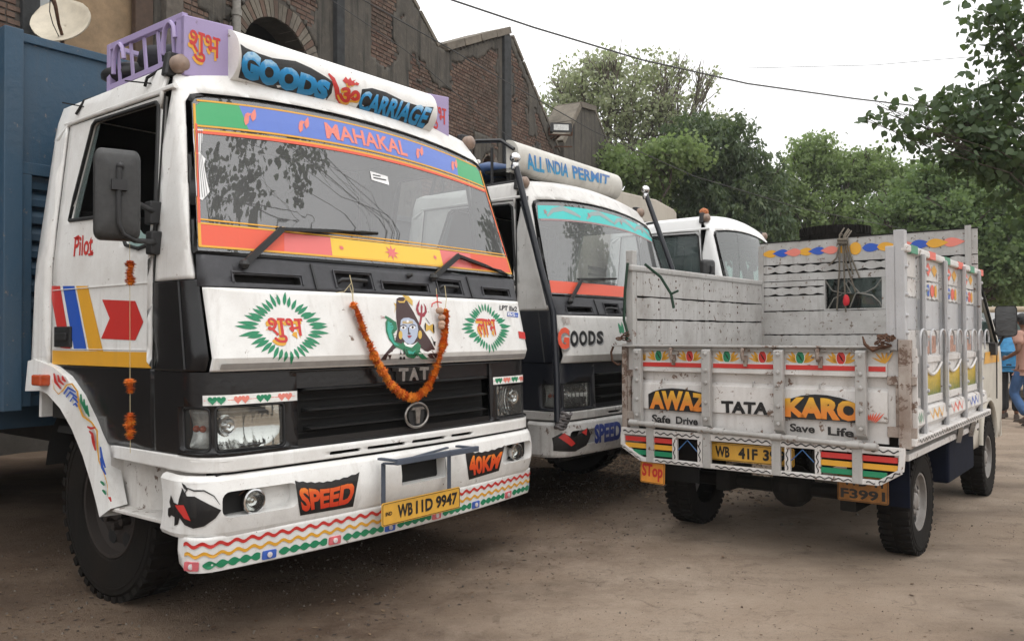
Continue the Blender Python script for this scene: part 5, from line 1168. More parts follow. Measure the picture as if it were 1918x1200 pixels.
# ---- roof rack behind it
rk = empty('roof_rack', (0,0,0), 0, RA)
for X_ in (-1.055, .82):
    g = G(); y0, y1, z0, z1 = YS-.03, 1.17, 2.745, 2.965
    g.bar((X_, y0, z1), (X_, y1, z1+.0), .03, .035); g.bar((X_, y0, z0+.02), (X_, y1, z0), .03, .03); g.bar((X_, y1, z0-.04), (X_, y1, z1+.015), .035, .035, (0,1,0)); g.bar((X_, y0, z0), (X_, y0, z1), .03, .03, (0,1,0)); g.build('rack_rail', PURP, rk, bevel=.003)
    for k in range(5):
        g = G(); y = y0+.09+k*.135; g.bar((X_, y, z0), (X_, y-.03+.06, z1), .010, .02, (0,1,0)); g.build('rack_bar', PURP, rk)
    for y in (y1-.12, y1-.62):
        g = G(); g.tube([(X_-.02, y-.055+.11*i/8, z1-.06+.05*math.sin(math.pi*i/8)) if 0 < i < 8 else (X_-.02, y-.055+.11*i/8, z1-.10) for i in range(9)]+[(X_-.02, y+.055, z0+.06)], .012, 6); g.build('rack_loop', PURP, rk, smooth=60)
g = G(); g.bar((-1.05, 1.17, 2.97), (.82, 1.17, 2.97), .025, .025); g.bar((-1.05, 1.17, 2.75), (.82, 1.17, 2.75), .025, .025); g.bar((-1.05, .8, 2.755), (.82, .8, 2.755), .025, .025); g.build('rack_rail', PURP, rk, bevel=.003)
for x in np.arange(-.8, .7, .3): g = G(); g.bar((x, 1.17, 2.75), (x, 1.17, 2.97), .016); g.build('rack_bar', PURP, rk)
# aerial stubs of the roof straps
g = G(); g.bar((-1.13,.62,2.65),(-1.20,.74,2.67),.006); g.bar((-1.12,1.34,2.66),(-1.20,1.42,2.68),.006); g.tube([(-1.14,.66,2.64),(-1.14,.64,2.68),(-1.08,.60,2.735)], .008, 6); g.tube([(-1.05,1.36,2.73),(-1.11,1.36,2.70),(-1.145,1.38,2.62)], .008, 6); g.build('roof_strap', DARK, RA)
# things lying on the rack
def coil(name, c, R, r, turns, mat, label, fr=FA, tilt=(0,0,0), cat='rope', group=None, flat=.6):
    e_ = fr.w(c); g = G(); pts = []; n = turns*18
    T = Matrix.Rotation(tilt[0], 4, 'X') @ Matrix.Rotation(tilt[1], 4, 'Y')
    rr_ = random.Random(int(R*1000)+turns)
    for i in range(n): a = 2*math.pi*i/18; q = R*(1+.10*math.sin(i*.37)+rr_.uniform(-.02,.02)); pts.append(T @ Vector((math.cos(a)*q, math.sin(a)*q*flat, r*2*(i/18)*.9+r*math.sin(i*.9)*.6)))
    g.tube(pts, r, 6); o = g.build(name, mat, smooth=60); o.location = e_; o.rotation_euler = (0,0,fr.y); tag(o, label, cat, group); return o
ROPE = plain('hemp_rope', (.20,.17,.13), .95, 0, .35, 60, .004)
coil('rope_coil', (-.80, .62, 2.80), .13, .016, 5, ROPE, 'coil of hemp rope lying on the lilac roof rack of the nearest lorry', tilt=(.9,.5,0))
def bag(name, c, sc, mat, label, cat, fr=FA, seed=1, rz=0):
    o = empty('x', (0,0,0)); bpy.data.objects.remove(o); r = random.Random(seed); g = G(); g.ball((0,0,0), 1, 20)
    g.v = [((v[0]*(1+.12*mno.noise(Vector(v)*2.1+Vector((seed,0,0)))))*sc[0], (v[1]*(1+.12*mno.noise(Vector(v)*2.3+Vector((0,seed,0)))))*sc[1], v[2]*(1+.2*mno.noise(Vector(v)*1.7+Vector((0,0,seed))))*sc[2]) for v in g.v]
    o = g.build(name, mat, smooth=180); o.location = fr.w(c); o.rotation_euler = (0,0,fr.y+rz); tag(o, label, cat); return o
bag('rubber_boot', (-.98, 1.10, 2.83), (.08,.19,.06), PLAS, 'black rubber boot lying at the back corner of the lilac rack', 'boot', seed=3, rz=.4)
bag('cloth_bundle', (-.72, .95, 2.88), (.30,.20,.13), plain('dark_cloth', (.02,.02,.025), .9), 'dark cloth bundle piled inside the lilac roof rack', 'bundle', seed=5)
bag('tarpaulin_roll', (.1, .95, 2.86), (.65,.22,.12), plain('blue_grey_tarp', (.05,.10,.14), .7), 'dull blue folded tarpaulin on the nearest lorry roof', 'tarpaulin', seed=8)
# ---- garland across the flap, its strings and the dangling charms
FLO = [plain('marigold', (.78,.20,.02), .8, 0, .2, 90, .004), plain('deep_marigold', (.62,.12,.012), .8, 0, .2, 90, .004), plain('light_marigold', (.85,.29,.03), .8, 0, .2, 90, .004)]
def flower_mesh(R, mat, seed):
    r = random.Random(seed); g = G()
    for ly, (n, ra, h, t) in enumerate(((11, 1, .0, .1), (10, .85, .16, .5), (8, .6, .3, .9), (5, .35, .4, 1.3))):
        for k in range(n):
            a = 2*math.pi*(k+.5*ly)/n+r.uniform(-.15, .15); w = 2*math.pi/n*.62*ra*R; L = R*ra*r.uniform(.85, 1.12); up = Vector((math.cos(a)*math.cos(t), math.sin(a)*math.cos(t), math.sin(t))); sd = Vector((-math.sin(a), math.cos(a), 0))
            b = Vector((0,0,h*R*.6)); g.add([b, b+up*L*.6-sd*w*.6, b+up*L+Vector((0,0,.05*R)), b+up*L*.6+sd*w*.6], [(0,1,2,3)])
            g.add([b*-1, (b*-1)+Vector((up.x,up.y,-up.z))*L*.6-sd*w*.6, (b*-1)+Vector((up.x,up.y,-up.z))*L, (b*-1)+Vector((up.x,up.y,-up.z))*L*.6+sd*w*.6], [(0,1,2,3)])
    g.ball((0,0,0), R*.5, 8)
    me = bpy.data.meshes.new('flower'); me.from_pydata(g.v, [], g.f); me.materials.append(mat); return me
FM = [flower_mesh(.026, FLO[i % 3], i) for i in range(6)]
def string_flowers(root, pts, step, size=1., squash=.55, seed=0):
    r = random.Random(seed); P = [Vector(p) for p in pts]; acc = 0; k = 0
    L = [0]
    for a, b in zip(P, P[1:]): L.append(L[-1]+(b-a).length)
    s_ = step*.5
    while s_ < L[-1]:
        i = max(j for j in range(len(L)) if L[j] <= s_); i = min(i, len(P)-2); t = (s_-L[i])/max(1e-6, L[i+1]-L[i]); p = P[i].lerp(P[i+1], t); d = (P[i+1]-P[i]).normalized()
        o = bpy.data.objects.new('flower', FM[r.randrange(6)]); COL.objects.link(o); o.parent = root; o.location = p+Vector((r.uniform(-.003,.003), r.uniform(-.003,.003), 0))
        q = d.to_track_quat('Z', 'Y'); o.rotation_mode = 'QUATERNION'; o.rotation_quaternion = q @ Matrix.Rotation(r.uniform(0, 6.28), 4, 'Z').to_quaternion() @ Matrix.Rotation(r.uniform(-.25,.25), 4, 'X').to_quaternion()
        z = size*r.uniform(.85, 1.15); o.scale = (z, z, z*squash); s_ += step*r.uniform(.9, 1.1)
ga = FA.root('flower_garland', label='orange marigold garland looped across the white flap of the nearest lorry', cat='garland')
SG = Surf(FA, 1, lambda x, z: fy(x, z)-.045, (0,-1,0)); Zg = lambda pts: [SG.hit(640+x/5.217, 540+y/5.217, 0) for x, y in pts]
gp = Zg([(112,150),(150,220),(185,320),(225,440),(265,530),(305,620),(350,720),(400,810),(440,880),(500,960),(570,1020),(660,1065),(740,1060),(800,1010),(850,950),(890,860),(925,770),(955,680),(980,600),(1000,510),(1010,420),(1015,330),(1012,240),(1010,215)])
string_flowers(ga, gp, .0145, 1.05, .9, 2)
g = G(); SGs = lambda x, y: SG.hit(x, y, 0)
g.tube([SGs(655,536), SGs(660,552), gp[0]]+gp+[SGs(836,560), SGs(833,535)], .0022, 4); g.tube([SGs(655,515), SGs(658,530), SGs(645,546), SGs(630,548)], .002, 4); g.tube([SGs(655,515), SGs(661,540), gp[0]], .002, 4); g.tube([SGs(817,540), SGs(819,570)], .002, 4)
g.build('string', plain('cotton_thread', (.5,.42,.25), .9), ga)
ch = FA.root('charm_string', label='string of pale round nuts hanging by the right arm of the garland', cat='charm')
for x, y, q in ((945,218,.030),(965,285,.028),(965,345,.028),(962,375,.024)):
    p = SG.hit(640+x/5.217, 540+y/5.217, .01); g = G(); g.ball(p, q*.8, 12, 0, (1,1,.85)); g.build('nut', plain('betel_nut', (.42,.27,.19), .7, 0, .3, 30), ch, smooth=180)
g = G(); g.tube(Zg([(930,60),(938,150),(945,200),(965,280),(965,380)]), .003, 4); g.tube(Zg([(880,180),(885,150),(930,130),(975,140)]), .004, 5); g.build('red_thread', RED, ch)
ms = FA.root('flower_string', label='thin string with three orange marigold clusters hanging from the left mirror', cat='flower string')
XM = -1.36; mp = lambda x, y: Vector(FA.pl(0, XM, x, y))
for a, b, s_ in ((491,531,1),(712,734,2),(775,820,3)): string_flowers(ms, [mp(243.5, a), mp(243.5, b)], .014, 1.05, .8, s_)
g = G(); g.tube([mp(243, 455), mp(243.5, 700), mp(244, 848)], .0014, 4); g.build('string', plain('cotton_thread', (0,0,0)), ms)
# ------------------------------------------------------------------ second lorry, with the poles and the ALL INDIA PERMIT board
WB_ = paint('grimy_white_cab_paint', (.66,.645,.62), .35, .45, (.25,.22,.19), chips=.05)
WBB = paint('chipped_white_bumper', (.60,.59,.57), .4, .6, (.16,.13,.11), chips=.30)
RB = FB.root('cargo_truck', label='second white lorry with black corner poles and an all india permit roof board', cat='truck'); RB['nofog'] = 1; RB['low_lamps'] = 1
GLB = glassm('windscreen_glass_dusty', (.5, .55, .55), .24, 2.5, (.46, .47, .47))
make_cab(RB, white=WB_, black=BLACKB, bumpmat=WBB, glass=GLB, mirror=False, body_z=2.55, bodymat=plain('grey_body_paint', (.10,.11,.12), .6))
fb = next(o for o in RB.children if o.name.startswith('front_flap')); bb = next(o for o in RB.children if o.name.startswith('bumper'))
g = G()
film(g, .002, [bandx(-1.075,1.065,2.40,2.51,-1.04,1.03)], 0)
film(g, .0025, [[(-1.155,1.80),(1.155,1.80),(1.14,1.90),(-1.14,1.90)]], 1)
for x0 in (-.95, -.35, .15, .6): film(g, .003, [stroke([(x0,2.42),(x0+.1,2.47),(x0+.25,2.49),(x0+.40,2.455),(x0+.5,2.43)], .022)], 2)
for x in (-.96, -.30, .32, .82): film(g, .0035, [[(x+math.cos(t*math.pi/5)*(.03 if t % 2 == 0 else .013), 2.455+math.sin(t*math.pi/5)*(.03 if t % 2 == 0 else .013)) for t in range(10)]], 3)
film(g, .002, [bandx(-1.05,1.04,2.385,2.40)], 3)
g.build('sun_band_film', [TURQ, REDF, paint('grey_film', (.28,.36,.36), .4, .1), paint('dull_pink', (.35,.22,.22), .5, .1)], RB)
SBF = Surf(FB, 1, lambda x, z: fy(x, z)-.014, (0,-1,0)); SBB = Surf(FB, 1, lambda x, z: bump_y(x, z), (0,-1,0))
g = G(); o_ = [(1042,604),(1133,620),(1132,653),(1045,655)]
for k, (ch_, a, b) in enumerate((('G',.0,.27),('O',.27,.46),('O',.46,.65),('D',.66,.83),('S',.84,1.0))):
    top = 615+(-3 if k == 0 else k*1.7); hgt = 41 if k == 0 else 32-k*1.8; yb = 654 if k == 0 else 650-k*1.6+.6
    x0, x1 = 1044+a*87, 1044+b*87-1.5; q = [(x0, yb-hgt), (x1, yb-hgt+.8), (x1, yb), (x0, yb)]
    text_px(g, SBF, ch_, [(x+2, y+2.2) for x, y in q], .002, .05, 0)
    text_px(g, SBF, ch_, q, .003, .05, 1 if k == 0 else 2)
_m = [plain('letter_shadow_grey', (.30,.30,.30), .5), REDF, INK, GRN, plain('faded_print', (.42,.36,.33), .6)]; g.build('painted_lettering', _m, fb); g = G()
polys_px(g, SBF, [leafpoly(1166, 624, -2.0, 22, 6), leafpoly(1162, 625, -1.6, 14, 5), leafpoly(1168, 626, -1.75, 24, 5)], .002, 3)
g.build('painted_leaf', _m, fb); g = G()
text_px(g, SBF, 'TATA', [(1052,594),(1067,594),(1068,608),(1054,608)], .002, .04, 4)
g.build('painted_lettering', [plain('letter_shadow_grey', (.30,.30,.30), .5), REDF, INK, GRN, plain('faded_print', (.42,.36,.33), .6)], fb)
g = G(); text_px(g, SBB, 'SPEED', [(1113,795),(1163,787),(1162,823),(1113,831)], .003, .05, 0); g.build('painted_lettering', paint('deep_blue_enamel', (.015,.04,.22), .4, .15), bb)
g = G(); polys_uv(g, lambda a, b: bump(a, b, .003), [[(-1.28,.56),(-1.30,.66),(-1.22,.70),(-1.12,.66),(-1.0,.69),(-.93,.72),(-.90,.66),(-.95,.58),(-1.08,.545)]], 0, .03); polys_uv(g, lambda a, b: bump(a, b, .0045), [[(-1.25,.665),(-1.20,.70),(-1.10,.61),(-1.14,.59)],[(-1.02,.69),(-.94,.715),(-.96,.66)]], 1, .03); g.build('painted_fish', [INK, RED], bb)
g = G(); polys_px(g, SBF, [[(1049,682),(1084,680),(1083,692),(1049,694)]], -.0, 0); 
# roof board: the half barrel and the lines of its words
rs_ = empty('roof_sign', (0,0,0), 0, RB)
OLDM = BZ0, BZ1, BD, YS
g = G(); barrel(g, -.95, .95, .72, 2.86, 3.135, .13); g.build('sign_barrel', paint('aged_sign_white', (.60,.58,.53), .5, .4), rs_, smooth=50)
SBb = Surf(FB, 1, lambda x, z:   .72-.13*math.sin(math.acos(max(-1, min(1, 1-2*(z-2.86)/.275))))**.8, (0,-1,0))
Zp = lambda pts: [(860+x/6.393, 180+y/6.393) for x, y in pts]
INDL = grad('blue_fade_lettering', [(0, (.05,.35,.62)), (.5, (.03,.16,.42)), (1, (.03,.06,.22))], 'Z', 2.93, 3.09)
for s_, q in (('ALL', [(792,680),(1022,740),(1020,925),(820,880)]), ('INDIA', [(1030,745),(1310,820),(1305,975),(1060,915)]), ('PERMIT', [(1345,830),(1800,955),(1790,1060),(1370,990)])): g = G(); text_px(g, SBb, s_, Zp(q), .003, .03, 0); g.build('painted_lettering', INDL, rs_)
g = G()
for x in (-.9, -.3, .3, .9): g.box((x-.02, .70, 2.74), (x+.02, .74, 2.92))
g.box((-.95,.66,2.87),(.95,.95,2.895)); g.box((-.9,.60,2.755),(.9,1.3,2.80)); g.build('sign_feet', DARK, rs_)
rk = empty('roof_rack', (0,0,0), 0, RB)
for X_ in (-.98, .98):
    g = G(); g.tube([(X_,.62,3.04),(X_,.75,3.13),(X_,1.0,3.16),(X_,1.4,3.12),(X_,1.55,2.72)], .018, 6); g.tube([(X_,.6,2.76),(X_,1.55,2.74)], .016, 6); g.build('rack_rail', PLAS, rk, smooth=60)
    for y in (.85, 1.15, 1.4): g = G(); g.tube([(X_,y,2.75),(X_,y,3.08)], .014, 6); g.build('rack_bar', PLAS, rk)
bag('tarpaulin_roll', (-.55, 1.05, 2.93), (.42,.24,.085), plain('blue_tarp', (.025,.065,.17), .55), 'shiny blue tarpaulin roll in the black rack of the second lorry', 'tarpaulin', FB, 11)
bag('spare_tarpaulin', (0, .95, 2.83), (.8,.22,.07), plain('dark_canvas', (.03,.03,.035), .8), 'dark folded canvas under the all india permit board', 'tarpaulin', FB, 12)
# corner poles with bright ball tops
for sg, pts in ((-1, ((1043,877,-.16),(1050,640,.0),(1030,545,.02),(992,400,.05),(966,300,.10))), (1, None)):
    g = G(); P_ = [FB.pl(1, y, x, z) for x, z, y in pts] if pts else None
    if sg < 0:
        P_ = [(-1.335,-.02,.80),(-1.31,0,1.135),(-1.26,.06,1.647),(-1.30,.15,1.995),(-1.28,.40,2.85)]
    else: P_ = [(1.20,-.02,.80),(1.20,0,1.2),(1.18,.04,1.7),(1.18,.15,2.15),(1.22,.46,2.95)]
    e = empty('corner_pole', (0,0,0), 0, RB); g.tube(P_, .026, 10); g.build('pole', BLACKB, e, smooth=50)
    g = G(); t = Vector(P_[-1]); g.lathe([(.028,-.06),(.036,-.03),(.030,-.005)], t, (0,0,1), 14); g.ball(t+Vector((0,0,.035)), .045, 16); g.build('ball_top', CHROME, e, smooth=60)
    g = G(); m_ = Vector(P_[3]); g.bar(Vector(P_[3]).lerp(Vector(P_[4]), .6), (sg*1.08, .42, 2.60), .025); g.bar(P_[2], (sg*1.18,.14,1.70), .025); g.bar(P_[0], (sg*1.19,.08,.80), .03); g.build('pole_stay', PLAS, e)
g = G(); g.tube([(-1.235,.12,1.70),(-1.22,.24,2.1),(-1.19,.40,2.55)], .016, 6); g.build('inner_pole', BLACKB, RB)
coil('binding_rope', (-1.30, -.02, .74), .05, .012, 6, plain('grey_binding_rope', (.12,.11,.11), .9, 0, .3, 50), 'grey rope knotted round the bumper end of the second lorry', FB, (.3,.2,0))

# ------------------------------------------------------------------ third lorry, plain clean white
RC = FC.root('cargo_truck', label='third white lorry cab behind the second one with a beige body', cat='truck'); RC['wide'] = 1
GLC = glassm('windscreen_glass_green', (.40, .52, .47), .08, 2.2, (.38, .44, .41))
make_cab(RC, white=paint('clean_white_cab_paint', (.78,.78,.77), .3, .12, (.4,.38,.35)), black=WHITE, glass=GLC, body=True, bodymat=paint('beige_body_paint', (.42,.38,.32), .6, .3), body_z=2.98, closed_win=True)
for o in list(RC.children):
    pass
# rounded top of its canopy board
g = G(); n = 20; g.prism([(-1.46,2.98),(1.5,2.98),(1.5,3.20),(1.38,3.25),(.77,3.31),(-.33,3.27),(-1.46,3.2)], lambda a, b: (a, 1.86, b), lambda a, b: (a, 2.3, b)); g.build('canopy_board', MC['beige_body_paint'], [o for o in RC.children if o.name.startswith('cargo_body')][0], bevel=.02)
# dried flowers tied on the roof above the pillar
bag('dry_flower_bunch', (-1.02,.50,2.80), (.06,.05,.045), plain('dry_orange_flowers', (.45,.16,.07), .9, 0, .5, 60, .01), 'dry orange flowers tied to the roof corner of the third lorry', 'flowers', FC, 14)
# ------------------------------------------------------------------ small pickup, seen from the rear right
RP = FP.root('pickup_truck', label='small pickup truck with a painted wooden bed and yellow plate seen from behind', cat='pickup')
GREY = paint('worn_grey_paint', (.42,.41,.395), .6, .6, (.2,.175,.15), chips=.28, chipcol=(.12,.06,.035))
GREYP = paint('aged_grey_plank_paint', (.46,.45,.435), .7, .7, (.23,.205,.185), chips=.31, chipcol=(.10,.075,.055), fs=1.4)
WHP = paint('chipped_white_tailgate', (.68,.66,.64), .4, .5, (.28,.23,.19), chips=.30, chipcol=(.16,.08,.045))
LGREY = paint('light_grey_post_paint', (.47,.47,.48), .5, .35, (.2,.18,.16), chips=.1, chipcol=(.14,.08,.05))
RUSTP = paint('rust_eaten_white', (.40,.35,.31), .7, .9, (.14,.075,.045), chips=.62, chipcol=(.10,.045,.025))
ST = Surf(FP, 1, lambda x, z: -.012, (0,-1,0))
hb = .886
# --- bed floor and frame
g = G(); g.box((-.85,.02,.80),(.85,2.34,.86)); g.build('bed_floor', GREYP, RP)
g = G()
for x in (-.38, .38): g.box((x-.035,.05,.56),(x+.035,4.0,.68))
for y in (.3, 1.1, 1.9): g.box((-.8,y-.03,.70),(.8,y+.03,.80))
g.box((-.84,.08,.68),(.84,.16,.80)); g.build('chassis', STEELD, RP)
# --- tailgate
tg = empty('tailgate', (0,0,0), 0, RP)
g = G(); g.box((-.845,0,1.215),(.80,.03,1.315)); g.box((-.845,-.014,1.172),(.80,.03,1.215)) 
g.build('upper_board', WHP, tg, bevel=.002)
def crease(pts, x0, x1, mat, name, parent=tg):
    g = G(); g.prism(pts, lambda a, b: (x0, a, b), lambda a, b: (x1, a, b)); return g.build(name, mat, parent, smooth=35)
crease([(-.014,1.172),(-.014,1.145),(.022,1.135),(.028,1.08),(.0,1.055),(-.008,.94),(-.004,.885),(.012,.875),(.012,.755),(.03,.755),(.035,1.172)], -.845, .80, WHP, 'pressed_panel')
g = G(); g.box((-1.04,-.05,1.312),(.83,.035,1.324)); g.box((-.86,-.02,1.285),(.82,.0,1.312)); g.build('top_flange', GREY, tg, bevel=.002)
for k, x in enumerate((-.825,-.31,.175,.665)):
    g = G(); w = .030; e = empty('hinge_strap', (0,0,0), 0, tg)
    g.prism([(-.04,1.30),(-.06,1.29),(-.06,.86),(-.045,.80),(-.02,.775),(.0,.775),(-.02,.86),(-.02,1.30)], lambda a, b: (x-w, a, b), lambda a, b: (x+w, a, b)); g.build('strap', GREY, e, bevel=.004)
    for z in (1.27,1.16,1.08,.95,.84): g = G(); g.lathe([(.013,0),(.012,.010),(.001,.014)], (x, -.06, z), (0,-1,0), 8); g.build('bolt', GREY, e, smooth=50)
for x in (-.57, -.06, .415): # round drop hooks
    g = G(); g.tube([(x,-.01,1.30),(x,-.045,1.30),(x,-.05,1.26),(x,-.035,1.23)], .012, 8); g.bar((x+.01,-.02,1.26),(x+.01,-.02,1.19),.022,.02,(0,-1,0)); g.build('drop_hook', RUSTP, tg, smooth=50)
for x in (-.64,.0,.42): g = G(); g.tube([(x,-.0,1.09),(x,-.02,1.09),(x,-.025,1.06)], .006, 6); g.build('small_hook', GREY, tg)
g = G(); g.tube([(-.87,-.055,.785),(.76,-.055,.742)], .017, 10)
g.build('hinge_pipe', GREY, tg, smooth=50)
for x in (-.85,-.72,-.33,-.22,.16,.26,.62,.72): g = G(); g.tube([(x-.035,-.055,.785-(x+.87)*.0264),(x+.035,-.055,.785-(x+.87)*.0264)], .023, 10); g.build('hinge_sleeve', GREY, tg, smooth=50)
# painted band: lotuses, red stripe, words
tf = lambda o: (lambda a, b: Vector((a, -o, b)))
g = G()
def lotus(x, z, mi, s_=1.):
    for k, (a, l_, w_) in enumerate(((.35,.06,.018),(.75,.062,.02),(1.12,.066,.022),(1.5-.1,.0,.0))):
        if l_: 
            for m_ in (1, -1): polys_uv(g, tf(.002), [leafpoly(x+m_*.022, z-.03, math.pi/2-m_*(math.pi/2-a), l_*1.25*s_, w_*s_)], 0, 0)
    polys_uv(g, tf(.0025), [ell(x, z+.002, .030*s_, .044*s_, 14)], 4, 0); polys_uv(g, tf(.003), [ell(x, z+.0, .026*s_, .038*s_, 14)+[(x, z+.05)] if 0 else ell(x, z, .026*s_, .039*s_, 14)], mi, 0)
    for k in range(3): polys_uv(g, tf(.0036), [stroke([(x-.012+k*.007, z+.022-k*.008), (x-.002+k*.004, z+.006-k*.008), (x+.006+k*.005, z-.008-k*.006)], .0035)], 3, 0)
for x, m_ in ((-.685,1),(-.45,2),(-.185,1),(.055,2),(.295,1),(.54,2)): lotus(x, 1.250, m_)
for x, sg in ((-.84,1),(.80,-1)):
    for k in range(5): polys_uv(g, tf(.002), [leafpoly(x+sg*-.01 if sg > 0 else x-.01, 1.222, (2.7-k*.42) if sg < 0 else (.4+k*.42), .085+.0*k, .013)], 0, 0) if sg < 0 else polys_uv(g, tf(.002), [leafpoly(-.79, 1.215, math.pi-.25-k*.33, .06, .012)], 0, 0)
for a, b in ((-.845,-.79),(-.79,-.34),(-.275,.14),(.21,.63),(.70,.795)): polys_uv(g, lambda u, v: Vector((u, -.0165, v)), [bandx(a, b, 1.176, 1.205)], 2, 0)
g.build('painted_lotus', [YEL, GRN, RED, INK, WHITE], tg)
OCHL = grad('ochre_lettering', [(0, (.70,.22,.03)), (.35, (.62,.30,.04)), (.55, (.75,.40,.04)), (1, (.80,.50,.05))], 'Z', .92, 1.05, .1)
STp = Surf(FP, 1, lambda x, z: -.0, (0,-1,0)); Z1 = lambda pts: [(1140+x/4, 620+y/4) for x, y in pts]; Z2 = lambda pts: [(1420+x/4, 620+y/4) for x, y in pts]
g = G(); TO = .010
polys_px(g, STp, [Z1([(302,470),(340,450),(400,432),(480,426),(560,432),(640,445),(700,460),(738,475),(742,612),(640,606),(500,597),(400,588),(305,582)])], TO, 0, 30)
text_px(g, STp, 'AWAZ', Z1([(312,440),(738,448),(738,604),(312,578)]), TO+.0015, .06, 1, warp=lambda u, v: (u, v*(.80+.20*math.sin(math.pi*min(1, u*.9+.1)))))
g.build('painted_lettering', [INK, OCHL, REDF], tg); g = G()
polys_px(g, STp, [Z2([(190,530),(240,505),(330,480),(430,472),(520,478),(620,498),(700,525),(775,560),(778,692),(640,675),(450,662),(300,655),(195,650)])], TO, 0, 30)
text_px(g, STp, 'KARO', Z2([(202,488),(768,500),(768,678),(205,640)]), TO+.0015, .06, 1, warp=lambda u, v: (u, v*(.78+.22*math.sin(math.pi*min(1, u*.75+.22)))))
g.build('painted_lettering', [INK, OCHL, REDF], tg); g = G()
text_px(g, STp, 'TATA', [(1352,750),(1440,753),(1439,776.5),(1353,772.5)], TO, .05, 0)
g.build('painted_lettering', [INK], tg); g = G()
text_px(g, STp, 'Safe', [(1223,775),(1258,778),(1258,793),(1223,790)], TO+.006, .035, 0); text_px(g, STp, 'Drive', [(1268,779),(1309,782),(1309,796),(1268,793)], TO+.006, .035, 0)
g.build('painted_lettering', [INK], tg); g = G()
text_px(g, STp, 'Save', [(1481,792),(1528,795),(1528,811),(1481,807)], TO+.006, .035, 0); text_px(g, STp, 'Life', [(1552,798),(1601,802),(1601,819),(1552,814)], TO+.006, .035, 0)
g.build('painted_lettering', [INK], tg); g = G()
for k in range(6): polys_px(g, STp, [leafpoly(1196+k*1.4, 764, -1.9-.12*k+.25, 22-k*2.2, 3.0), leafpoly(1628+k*2.2, 787+k*1.0, -1.6+.16*k, 12+k*3, 3.2)], TO, 2, 0)
g.build('painted_flame', [INK, OCHL, REDF], tg)
# rusty outer ends and corner posts
for sg in (-1, 1):
    x0, x1 = (-.955,-.845) if sg < 0 else (.80,.955)
    g = G(); g.box((x0,.012,.80),(x1,.03,1.31)); g.build('end_panel', WHP, RP)
    g = G(); g.box((x0+.0,-.012,1.10),(x1,.012,1.15)); g.box((x0,-.016,.80),(x1,.012,.86)); g.box((-.93 if sg < 0 else .845,-.01,.86),(-.905 if sg < 0 else .87,.012,1.10)); g.build('end_rib', RUSTP, RP, bevel=.003)
g = G(); g.box((.865,-.03,.74),(.93,.03,1.36)); g.build('corner_post', RUSTP, RP, bevel=.004)
g = G(); g.box((.845,-.02,1.36),(.905,.04,1.99)); g.box((.80,-.02,1.30),(.86,.03,1.90)); rp = g.build('corner_post', LGREY, RP, bevel=.004)
for z in (1.88,1.78,1.62,1.5,1.4,1.2,1.06,.92): g = G(); g.lathe([(.012,0),(.011,.012),(.001,.016)], (.905, -.0, z), (1,0,0), 8); g.build('bolt', LGREY, rp)
g = G(); g.box((-.97,-.02,.74),(-.93,.03,1.33)); g.build('corner_post', RUSTP, RP, bevel=.004)
g = G(); g.box((-.93,-.02,1.31),(-.875,.04,1.99)); g.build('corner_post', GREY, RP, bevel=.004)
# --- lower guard frame with its coloured slats and number plate
gf = empty('rear_guard', (0,0,0), 0, RP); Y0 = -.04
g = G(); g.box((-.96,Y0-.01,.70),(.90,Y0+.02,.745)); g.box((-.80,Y0-.01,.52),(.76,Y0+.02,.55)); g.bar((-.80,Y0+.005,.535),(-.95,Y0+.005,.62),.03,.03,(0,1,0)); g.bar((-.95,Y0+.005,.62),(-.95,Y0+.005,.71),.03,.03,(0,1,0)); g.bar((.76,Y0+.005,.535),(.875,Y0+.005,.61),.03,.03,(0,1,0)); g.bar((.875,Y0+.005,.61),(.885,Y0+.005,.71),.03,.03,(0,1,0))
for x in (-.545,-.36,.225,.41): g.box((x-.017,Y0-.009,.55),(x+.017,Y0+.019,.70))
fo = g.build('guard_frame', WHP, gf, bevel=.003)
g = G(); gfm = lambda a, b: Vector((a, Y0-.0125, b))
for a, b in ((-.94,-.765),(-.69,-.36),(-.25,.12),(.19,.61),(.69,.87)): polys_uv(g, gfm, [wave(a, b, .722, .007, .008, .055, 6)], 0, 0)
for a, b in ((-.77,-.765),(-.69,-.36),(-.25,.12),(.19,.61),(.69,.74)):
    if b-a > .03: polys_uv(g, gfm, [wave(a, b, .535, .006, .007, .055, 6)], 0, 0)
for x in (-.545,-.36,.225,.41): polys_uv(g, lambda a, b: gfm(x+(b), .56+a), [wave(0, .13, 0, .006, .007, .055, 6)], 0, 0)
for p, q in (((-.80,.535),(-.95,.62)),((.76,.535),(.875,.61))): polys_uv(g, lambda a, b: Vector((p[0]+(q[0]-p[0])*a-b*.5, Y0-.0165, p[1]+(q[1]-p[1])*a+b)), [wave(0, 1, 0, .006, .007, .35, 6)], 0, 0)
g.build('painted_wave', INK, fo)
for z, m_ in ((.672,RED),(.626,YEL),(.581,GRN)):
    for a, b in ((-.93 if z > .6 else -.87,-.562),(.428,.86 if z > .6 else .80)): g = G(); g.box((a,Y0+.0,z-.016),(b,Y0+.012,z+.016)); g.build('coloured_slat', m_, gf)
for x in (-.73,-.31,.155,.64): g = G(); g.prism([(-.05,.775),(-.055,.75),(-.055,.52),(-.03,.515),(-.03,.76)], lambda a, b: (x-.028, a, b), lambda a, b: (x+.028, a, b)); g.build('guard_strap', GREY, gf, bevel=.003)
BLW = plain('blue_wire', (.03,.12,.30), .5)
for x in (-.452, .317): g = G(); g.tube([(x-.07,Y0,.62),(x,Y0,.69),(x+.07,Y0,.62)], .004, 5); g.build('blue_wire', BLW, gf)
